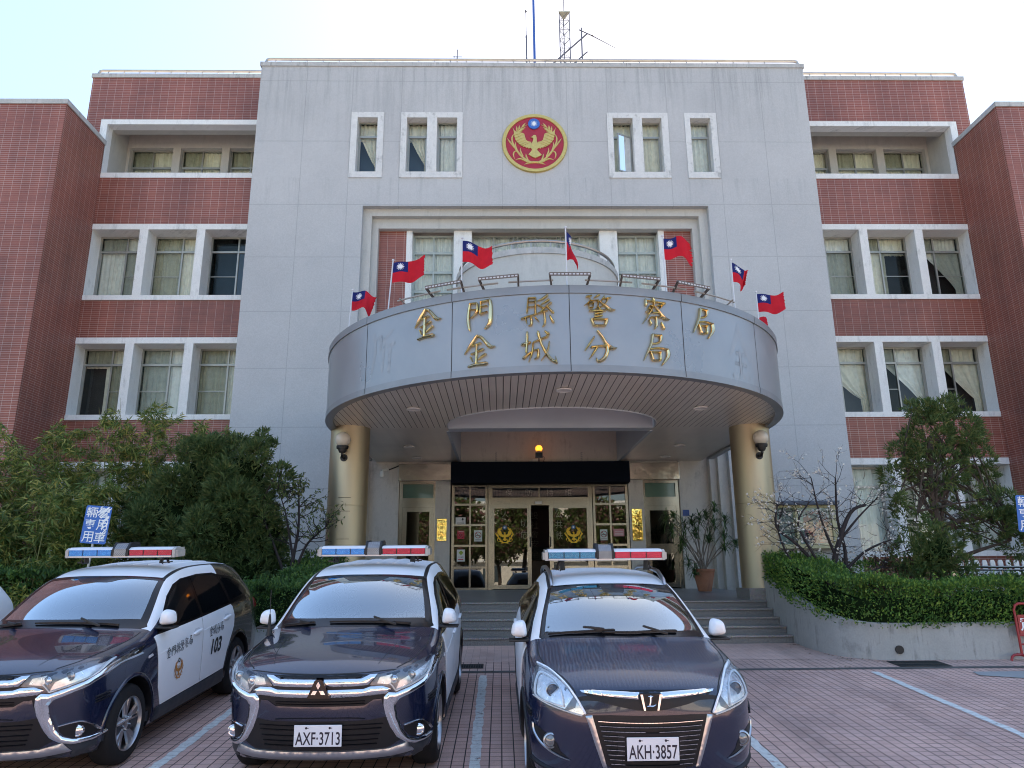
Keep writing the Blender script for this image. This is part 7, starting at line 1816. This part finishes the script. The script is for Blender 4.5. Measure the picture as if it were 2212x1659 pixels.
for k in range(6): limb(mb, Vector((-3.95,-13,2.2)), Vector((r.gauss(0,1), r.gauss(0,1), .9)), 1.8, .07, .02, r, .2)
mb.build('trunk', barkM if 'bark' in MATS else mat('bark', (.075,.055,.042), .9, 0, .35, 12, bump=.6, bs=45), st0)
mb = MB()
for _ in range(3600):
    d = rv(r); p = Vector((-4,-13,3.9))+Vector((d.x*2.0, d.y*1.8, d.z*1.5))*(r.random()**.4)*(1+.3*mnoise.noise(d*2)); leaf(mb, p, rv(r), .26, .16, r)
mb.build('crown', lm, st0)
for k, (x, y, s) in enumerate(((-16,-13.5,1.3), (-10.5,-12.5,1.1), (2.8,-14,1.25), (9.5,-12.8,1.3), (16,-14,1.1), (-24,-13,1.3), (-7.2,-10.8,1.0), (-1.2,-10.4,1.05), (5.8,-11,1.1), (1.0,-17,1.5), (-5.5,-18,1.6), (7,-18,1.5))):
    o = st0.copy(); COL.objects.link(o); o.location = (x, y-7, -.2); o.rotation_euler = (0, 0, 1.3*k); o.scale = (s, s, s)
    for ch in list(st0.children):
        c = ch.copy(); COL.objects.link(c); c.parent = o
st0.location.y -= 7
# ================================================================ signs, posters, street furniture
def text_mesh(s, bold=.0, shear=0.0, spacing=1.0):
    c = bpy.data.curves.new('t', 'FONT'); c.body = s; c.size = 1; c.offset = bold; c.shear = shear; c.space_character = spacing
    o = bpy.data.objects.new('t', c); COL.objects.link(o); dg = bpy.context.evaluated_depsgraph_get(); me = bpy.data.meshes.new_from_object(o.evaluated_get(dg))
    v = [p.co.copy() for p in me.vertices]; f = [list(p.vertices) for p in me.polygons]
    bpy.data.objects.remove(o); bpy.data.curves.remove(c); bpy.data.meshes.remove(me)
    return v, f
def put_text(mb, s, cx, cz, w_, h, mp, bold=.0, shear=0.0):
    v, f = text_mesh(s, bold, shear); xs = [p.x for p in v]; ys = [p.y for p in v]; kx = w_/(max(xs)-min(xs)); ky = h/(max(ys)-min(ys))
    mb.add([mp(cx+(p.x-min(xs))*kx-w_/2, cz+(p.y-min(ys))*ky-h/2) for p in v], f)
signB = mat('sign_blue', (.008,.13,.48), .35, 0, .05, coat=.3); signW = mat('sign_white', (.86,.88,.88), .4, 0, .04)
postM = mat('galvanised_post', (.42,.43,.42), .4, .6, .12)
def parking_sign(lab, x0, x1, y, z0, z1, lean, yaw=0.0, peeled=False, zg=.75, post_dx=0.0):
    cx = (x0+x1)/2; T = thing('parking_sign', lab, 'sign', (cx, y, zg), (0, lean, yaw), 'blue police parking signs')
    w_ = x1-x0; h = z1-z0; zc = (z0+z1)/2-zg
    L = lambda p, q, d=0.0: (p, -d, zc+q)
    bm = bmesh.new(); bmesh.ops.create_cube(bm, size=1)
    for v in bm.verts: v.co = Vector((v.co.x*w_, v.co.y*.004, zc+v.co.z*h))
    bmesh.ops.bevel(bm, geom=[e for e in bm.edges if abs(e.verts[0].co.y-e.verts[1].co.y) > .001], offset=.03, segments=4, affect='EDGES', profile=.5)
    pn = MB().bm(bm).build('panel', signB, T, local=True)
    mb = MB()
    for row, (a, b) in enumerate((('輛','警'), ('專','用'), ('用','車'))):
        for k, ch in enumerate((a, b)): put_text(mb, ch, (-.235+.47*k)*w_, (.325-.325*row)*h, .42*w_, .28*h, lambda p, q: L(p, q, .0052), .004)
    mb.build('lettering', signW, pn, local=True)
    if peeled:
        mb = MB(); rr = random.Random(3)
        for k in range(16):
            t = k/15; px = lerp(.47, .12, t**1.3)*w_+rr.gauss(0,.012); pz = lerp(.46, .36, t)*h+rr.gauss(0,.04)
            L_ = rr.uniform(.03,.09); brush(mb, [(px, pz), (px-L_*.8, pz-L_*.75)], [.012,.022], lambda p, q, d: L(max(-.49*w_, min(.49*w_, p)), min(.49*h, q), .0045+max(0,d)), .0004, 6, 2)
        for k in range(16):
            px = .46*w_-abs(rr.gauss(0,.03)); pz = rr.uniform(-.28,.3)*h; L_ = rr.uniform(.03,.09); brush(mb, [(px, pz), (px-L_*.7, pz-L_*.8)], [.014,.018], lambda p, q, d: L(max(-.49*w_, min(.49*w_, p)), q, .0045+max(0,d)), .0004, 6, 2)
        mb.build('peeled_film', signW, pn, local=True)
    MB().tube([(post_dx,.02,-.1),(post_dx,.02,zc+h*.35)], .022, 10).build('post', postM, T, local=True)
    return T
parking_sign('blue police parking sign with torn pale film, behind the leftmost patrol car', -8.13, -7.70, 12.6, 2.20, 2.82, R(4), 0, True)
parking_sign('blue police parking sign half hidden by juniper foliage at the right frame edge', 7.90, 8.36, 13, 2.30, 2.94, R(4), R(-10))

# notice board on the wall right of the right column
NB = thing('notice_board', 'glass-fronted notice board with yellowed frame on the grey wall right of the column', 'notice board', (6.6, 19.28, 2.2))
yel = dirty('yellowed_frame', (.50,.44,.22), (.62,.56,.36), (.3,.25,.12), .5)
mb = MB()
for q in ((5.5,5.6,2.24,3.32),(7.42,7.54,2.24,3.32),(5.6,7.42,2.24,2.34),(5.6,7.42,3.26,3.32),(6.49,6.55,2.34,3.26)): mb.box(q[0],q[1],19.02,19.28,q[2],q[3])
mb.build('frame', yel, NB)
MB().box(5.4,7.6,18.90,19.28,3.33,3.40).bar((5.4,18.9,3.40),(7.6,18.9,3.40),.04,.05).build('canopy_board', mat('board_slate', (.10,.12,.16), .6), NB)
MB().box(5.6,7.42,19.2,19.27,2.34,3.26).build('backing', mat('board_mint', (.48,.58,.56), .7, 0, .06), NB)
def posters(name, c0, c1, c2, sc):
    a = N(name); g, p = a.pos(); v = a.n('TexVoronoi'); v.inputs['Scale'].default_value = sc; a.l(g.outputs['Position'], v.inputs['Vector'])
    s = a.n('SeparateColor'); a.l(v.outputs['Color'], s.inputs[0]); a.base(a.ramp(s.outputs[0], [(.2, c0), (.5, c1), (.8, c2)]), .6); return a.m
for i, (a, b, c, d, m) in enumerate(((5.7,5.95,2.75,3.2, posters('poster_dark', (.10,.05,.05), (.30,.10,.08), (.5,.42,.35), 16)), (6.12,6.45,2.7,3.05, posters('poster_pale', (.55,.55,.55), (.7,.68,.66), (.3,.32,.4), 20)), (5.75,6.15,2.37,2.62, posters('poster_blue', (.5,.6,.75), (.7,.75,.82), (.2,.35,.65), 14)), (6.75,7.38,2.38,3.2, posters('poster_photo', (.04,.035,.05), (.42,.36,.48), (.50,.08,.10), 11)))):
    MB().box(a, b, 19.185, 19.199, c, d).build('poster', m, NB)
MB().box(5.6,7.42,19.05,19.058,2.34,3.26).build('glass', winG, NB)

# picket fence and steel handrail
PF = thing('picket_fence', 'low white picket fence behind the handrail at the right edge', 'fence', (9.0, 15.5, .8))
for k in range(16):
    x = 8.25+.165*k; MB().prism([(x-.05,.85),(x+.05,.85),(x+.05,1.83),(x+.028,1.875),(x-.028,1.875),(x-.05,1.83)], 15.49, 15.515, 'y').build('picket', signW, PF)
MB().box(8.15,10.9,15.516,15.54,1.2,1.26).box(8.15,10.9,15.516,15.54,1.6,1.66).build('rail', signW, PF)
HR = thing('handrail', 'stainless double handrail ending in a small plate above the right hedge', 'handrail', (8.2, 14.6, .8))
mb = MB()
mb.tube([(7.75,14.6,1.735),(11,14.6,1.70)], .022, 8).tube([(7.75,14.6,1.68),(11,14.6,1.64)], .016, 8)
mb.build('rail', steelM, HR); mb = MB(); [mb.tube([(x,14.6,.78),(x,14.6,1.66)], .014, 6) for x in (8.15,8.65,9.15,9.65,10.3)]; mb.build('post', steelM, HR)
MB().bbox(7.60,7.74,14.56,14.6,1.53,1.80,.004).build('end_plate', steelH, HR)
t = thing('garden_tool', 'yellow handled hand tool left on top of the right hedge', 'tool', (6.72, 12.1, 1.42))
MB().tube([(6.58,12.05,1.475),(6.60,12.03,1.44),(6.66,12.02,1.425),(6.72,12.02,1.45),(6.74,12.04,1.475),(6.70,12.05,1.49)], [.006,.010,.012,.02,.022,.012], 8).build('handle', mat('tool_yellow', (.62,.45,.03), .4), t)
MB().tube([(6.74,12.04,1.47),(6.84,12.06,1.46),(6.9,12.08,1.44)], [.02,.016,.006], 8).build('blade', blackM, t)
# red barrier at the right edge
BR = thing('barrier', 'red tubular barrier with white lettering on its panel at the right frame edge', 'barrier', (7.3, 11.72, .33))
redB = mat('barrier_red', (.36,.018,.022), .4, 0, .15, 8, coat=.2)
mb = MB(); rr_ = .019
for x in (6.825, 7.85): mb.tube([(x,11.72,.40),(x-.01,11.72,1.08),(x+.015,11.72,1.14),(x+.07,11.72,1.165)] if x < 7 else [(x,11.72,.40),(x,11.72,1.08),(x-.02,11.72,1.14),(x-.07,11.72,1.165)], rr_, 10)
mb.tube([(6.88,11.72,1.165),(7.79,11.72,1.165)], rr_, 10).tube([(6.825,11.72,.70),(7.85,11.72,.70)], .014, 8).tube([(6.825,11.72,.57),(7.85,11.72,.57)], .014, 8)
for x in (6.825, 7.85): mb.tube([(x-.0,11.43,.335),(x-.0,11.45,.385),(x,11.52,.41),(x,11.9,.42),(x,11.98,.40),(x,12.0,.36)], rr_, 10)
mb.tube([(6.61,11.66,.345),(6.63,11.66,.40),(6.68,11.68,.425),(6.825,11.72,.425)], rr_, 10)
mb.build('frame', redB, BR)
MB().box(6.845,7.83,11.712,11.722,.71,1.0).build('panel', redB, BR)
mb = MB()
for i, ch in enumerate('意注'): put_text(mb, ch, 6.96+.30*i, .865, .19, .20, lambda p, q: (p, 11.708, q), .02)
mb.build('lettering', signW, BR)

# ---- posters, notices and lettering on the entrance glass
paperW = mat('paper_white', (.66,.67,.66), .6, 0, .04); paperR = mat('paper_red', (.50,.03,.06), .5, 0, .06); ink = mat('print_ink', (.05,.05,.055), .6, 0, 0); pinkP = mat('paper_pink', (.55,.25,.27), .6, 0, .1)
gy = 19.995
def card(lab, x0, x1, z0, z1, m, fn=None):
    T = tag(MB().box(x0, x1, gy-.004, gy+.049, z0, z1).build('notice', m, None, ((x0+x1)/2, gy, z0)), lab, 'notice', 'notices on the entrance glass')
    if fn:
        for nm, mm, f in fn(lambda p, q, d=.0055: (p, gy-d, q)):
            mb = MB(); f(mb); mb.build(nm, mm, T)
    return T
def lines(x0, x1, zs, h=.012):
    def f(mb):
        for z in zs: mb.add([(x0,gy-.0055,z),(x1,gy-.0055,z),(x1,gy-.0055,z+h),(x0,gy-.0055,z+h)], [(0,1,2,3)])
    return f
card('white notice with small dark figure drawing, left glass panel above the red card', -2.25, -1.99, 2.96, 3.14, paperW, lambda mp: [('print', ink, lambda mb: (lines(-2.22,-2.02,(2.975,2.995),.008)(mb), brush(mb, [(-2.06,3.115),(-2.07,3.08)], [.035,.03], mp and (lambda p,q,d: mp(p,q,.0055)), .001,6,2), brush(mb, [(-2.09,3.08),(-2.03,3.08)], [.012,.012], lambda p,q,d: mp(p,q,.0055), .001,6,2), brush(mb, [(-2.06,3.08),(-2.055,3.03)], [.014,.012], lambda p,q,d: mp(p,q,.0055), .001,6,2)))])
def heart(mp):
    H = [(-2.11+.062*(16*math.sin(t)**3)/16, 2.665+.058*(13*math.cos(t)-5*math.cos(2*t)-2*math.cos(3*t)-math.cos(4*t))/16) for t in [2*math.pi*i/24 for i in range(25)]]
    return [('white_print', paperW, lambda mb: (brush(mb, H, [.012]*25, lambda p,q,d: mp(p,q,.0055), .001, 6, 1), put_text(mb, '警察局', -2.105, 2.765, .13, .026, lambda p,q: mp(p,q)) , brush(mb, [(-2.115,2.70),(-2.125,2.665),(-2.10,2.665),(-2.11,2.62)], [.01,.012,.012,.006], lambda p,q,d: mp(p,q,.0055), .001, 6, 2)))]
card('red card with a white heart outline on the left glass panel', -2.20, -2.02, 2.575, 2.79, paperR, heart)
def nosmoke(cx, cz):
    def fn(mp):
        ring = [(cx+.078*math.cos(t), cz+.078*math.sin(t)) for t in [2*math.pi*i/28 for i in range(29)]]
        return [('red_ring', paperR, lambda mb: (brush(mb, ring, [.016]*29, lambda p,q,d: mp(p,q,.0060), .001, 6, 1), brush(mb, [(cx-.055,cz+.055),(cx+.055,cz-.055)], [.014,.014], lambda p,q,d: mp(p,q,.0060), .001, 6, 2))),
                ('cigarette', ink, lambda mb: (brush(mb, [(cx-.05,cz-.008),(cx+.05,cz-.008)], [.016,.016], lambda p,q,d: mp(p,q,.0056), .0005, 6, 2), lines(cx-.075,cx+.075,(cz-.118,cz-.135),.007)(mb)))]
    return fn
card('white no-smoking notice on the left glass panel', -1.755, -1.545, 2.51, 2.80, paperW, nosmoke(-1.65, 2.675))
card('white no-smoking notice on the right glass panel', 1.60, 1.79, 2.52, 2.80, paperW, nosmoke(1.695, 2.68))
card('pink notice on the right glass panel', 1.96, 2.24, 2.62, 2.81, pinkP, lambda mp: [('print', paperW, lines(1.99,2.21,(2.65,2.69,2.73),.012))])
def arrow(mp):
    return [('green_yellow_mark', mat('notice_green', (.30,.42,.05), .6, 0, 0), lambda mb: mb.add([mp(-2.16,2.22), mp(-2.10,2.15), mp(-2.04,2.22), mp(-2.10,2.28)], [(0,1,2,3)])), ('red_arrow', paperR, lambda mb: mb.add([mp(-2.18,2.035), mp(-2.07,2.035), mp(-2.07,2.025), mp(-2.03,2.045), mp(-2.07,2.066), mp(-2.07,2.056), mp(-2.18,2.056)], [(0,1,2,3,4,5,6)])), ('print', ink, lambda mb: put_text(mb, '左方處理', -2.105, 2.105, .14, .035, lambda p,q: mp(p,q)))]
card('white notice with a red arrow, lowest on the left glass panel', -2.21, -2.0, 1.995, 2.30, paperW, arrow)
etch = mat('etched_pale', (.42,.40,.34), .5, 0, 0)
fr = [o for o in PS.children if o.name == 'glass_front'][0]
mb = MB()
for i, ch in enumerate('維持防保'): put_text(mb, ch, (-.82,-.28,.28,.78)[3-i], 3.79, .18, .19, lambda p, q: (p, 20.045, q), -.022)
mb.build('etched_lettering', etch, fr)
for o in [c for c in PS.children if c.name.startswith('sliding_door')]:
    left = 'sliding_door' == o.name; mb = MB()
    for i, ch in enumerate('切危' if left else '公共秩'): put_text(mb, ch, -.43 if left else .50, (2.97 if left else 3.22)-.285*i, .19, .21, lambda p, q: (p, 19.968, q), -.022)
    if left: put_text(mb, '人', -.93, 3.22, .19, .17, lambda p, q: (p, 19.968, q), -.022)
    mb.build('etched_lettering', etch, o)
mb = MB()
for i, ch in enumerate('設社會安全'): put_text(mb, ch, -.02, 3.40-.285*i, .23, .22, lambda p, q: (p, 22.88, q), -.018)
mb.build('banner_lettering', mat('banner_pale', (.45,.42,.35), .6), [o for o in PS.children if o.name.startswith('lobby_banner')][0])
for o in [c for c in PS.children if c.name.startswith('brass_plaque')]:
    mb = MB(); right = o.data.vertices[0].co.x > 0
    if right:
        for i, ch in enumerate('金門縣警察局'): put_text(mb, ch, 2.595, 3.24-.125*i, .095, .10, lambda p, q: (p, 19.943, q), .0)
    else:
        for i, ch in enumerate('金城分局'): put_text(mb, ch, -2.62, 3.0-.13*i, .09, .095, lambda p, q: (p, 19.943, q), .0)
    mb.build('engraved_lettering', mat('engraving', (.14,.09,.02), .5, .3, 0), o)
tag(MB().bbox(-.13,.05,19.93,19.99,3.475,3.545,.004).build('door_sensor', paperW, None, (-.04,19.95,3.48)), 'small white door sensor above the sliding doors', 'sensor')
tag(MB().bbox(3.83,4.0,19.935,19.948,3.14,3.30,.002).build('wall_plate', mat('number_blue', (.02,.06,.25), .4, 0, .2, 30), None, (3.9,19.94,3.14)), 'small blue number plate on the entrance wall behind the dracaena', 'sign')

# ---- silver car at the left edge: only its white pillar and mirror tip reach the frame
def sliver():
    root = thing('parked_car', 'white car at the far left edge, mostly outside the frame', 'car', (-8.66, 6.45, gz(6.45)), (math.atan(.08), 0, 0))
    B = Body('s', OUT, OUT_CF, OUT_CR, [whiteP, whiteP, wshieldM, blackT, whiteP], out_region, (.93, 3.60), .405, CRS, root)
    B.part('body', (0, 1, 3, 4), [whiteP]); B.part('windscreen', 2, wshieldM)
    for sg in (1, -1):
        S_ = B.side(sg)
        B.patch('side_window', [(1.45,1.07),(1.85,1.385),(2.05,1.475),(2.25,1.52),(2.7,1.535),(3.15,1.515),(3.6,1.45),(4.0,1.3),(3.40,1.125),(2.45,1.09)], S_, tintM, .004, res=.08)
        mirror(root, B, sg, 1.50, 1.13, whiteP, .80)
    for x in (-1, 1):
        for y in (.93, 3.60): wheel(root, x*.775, y, .345, .345, x, 'split')
sliver()
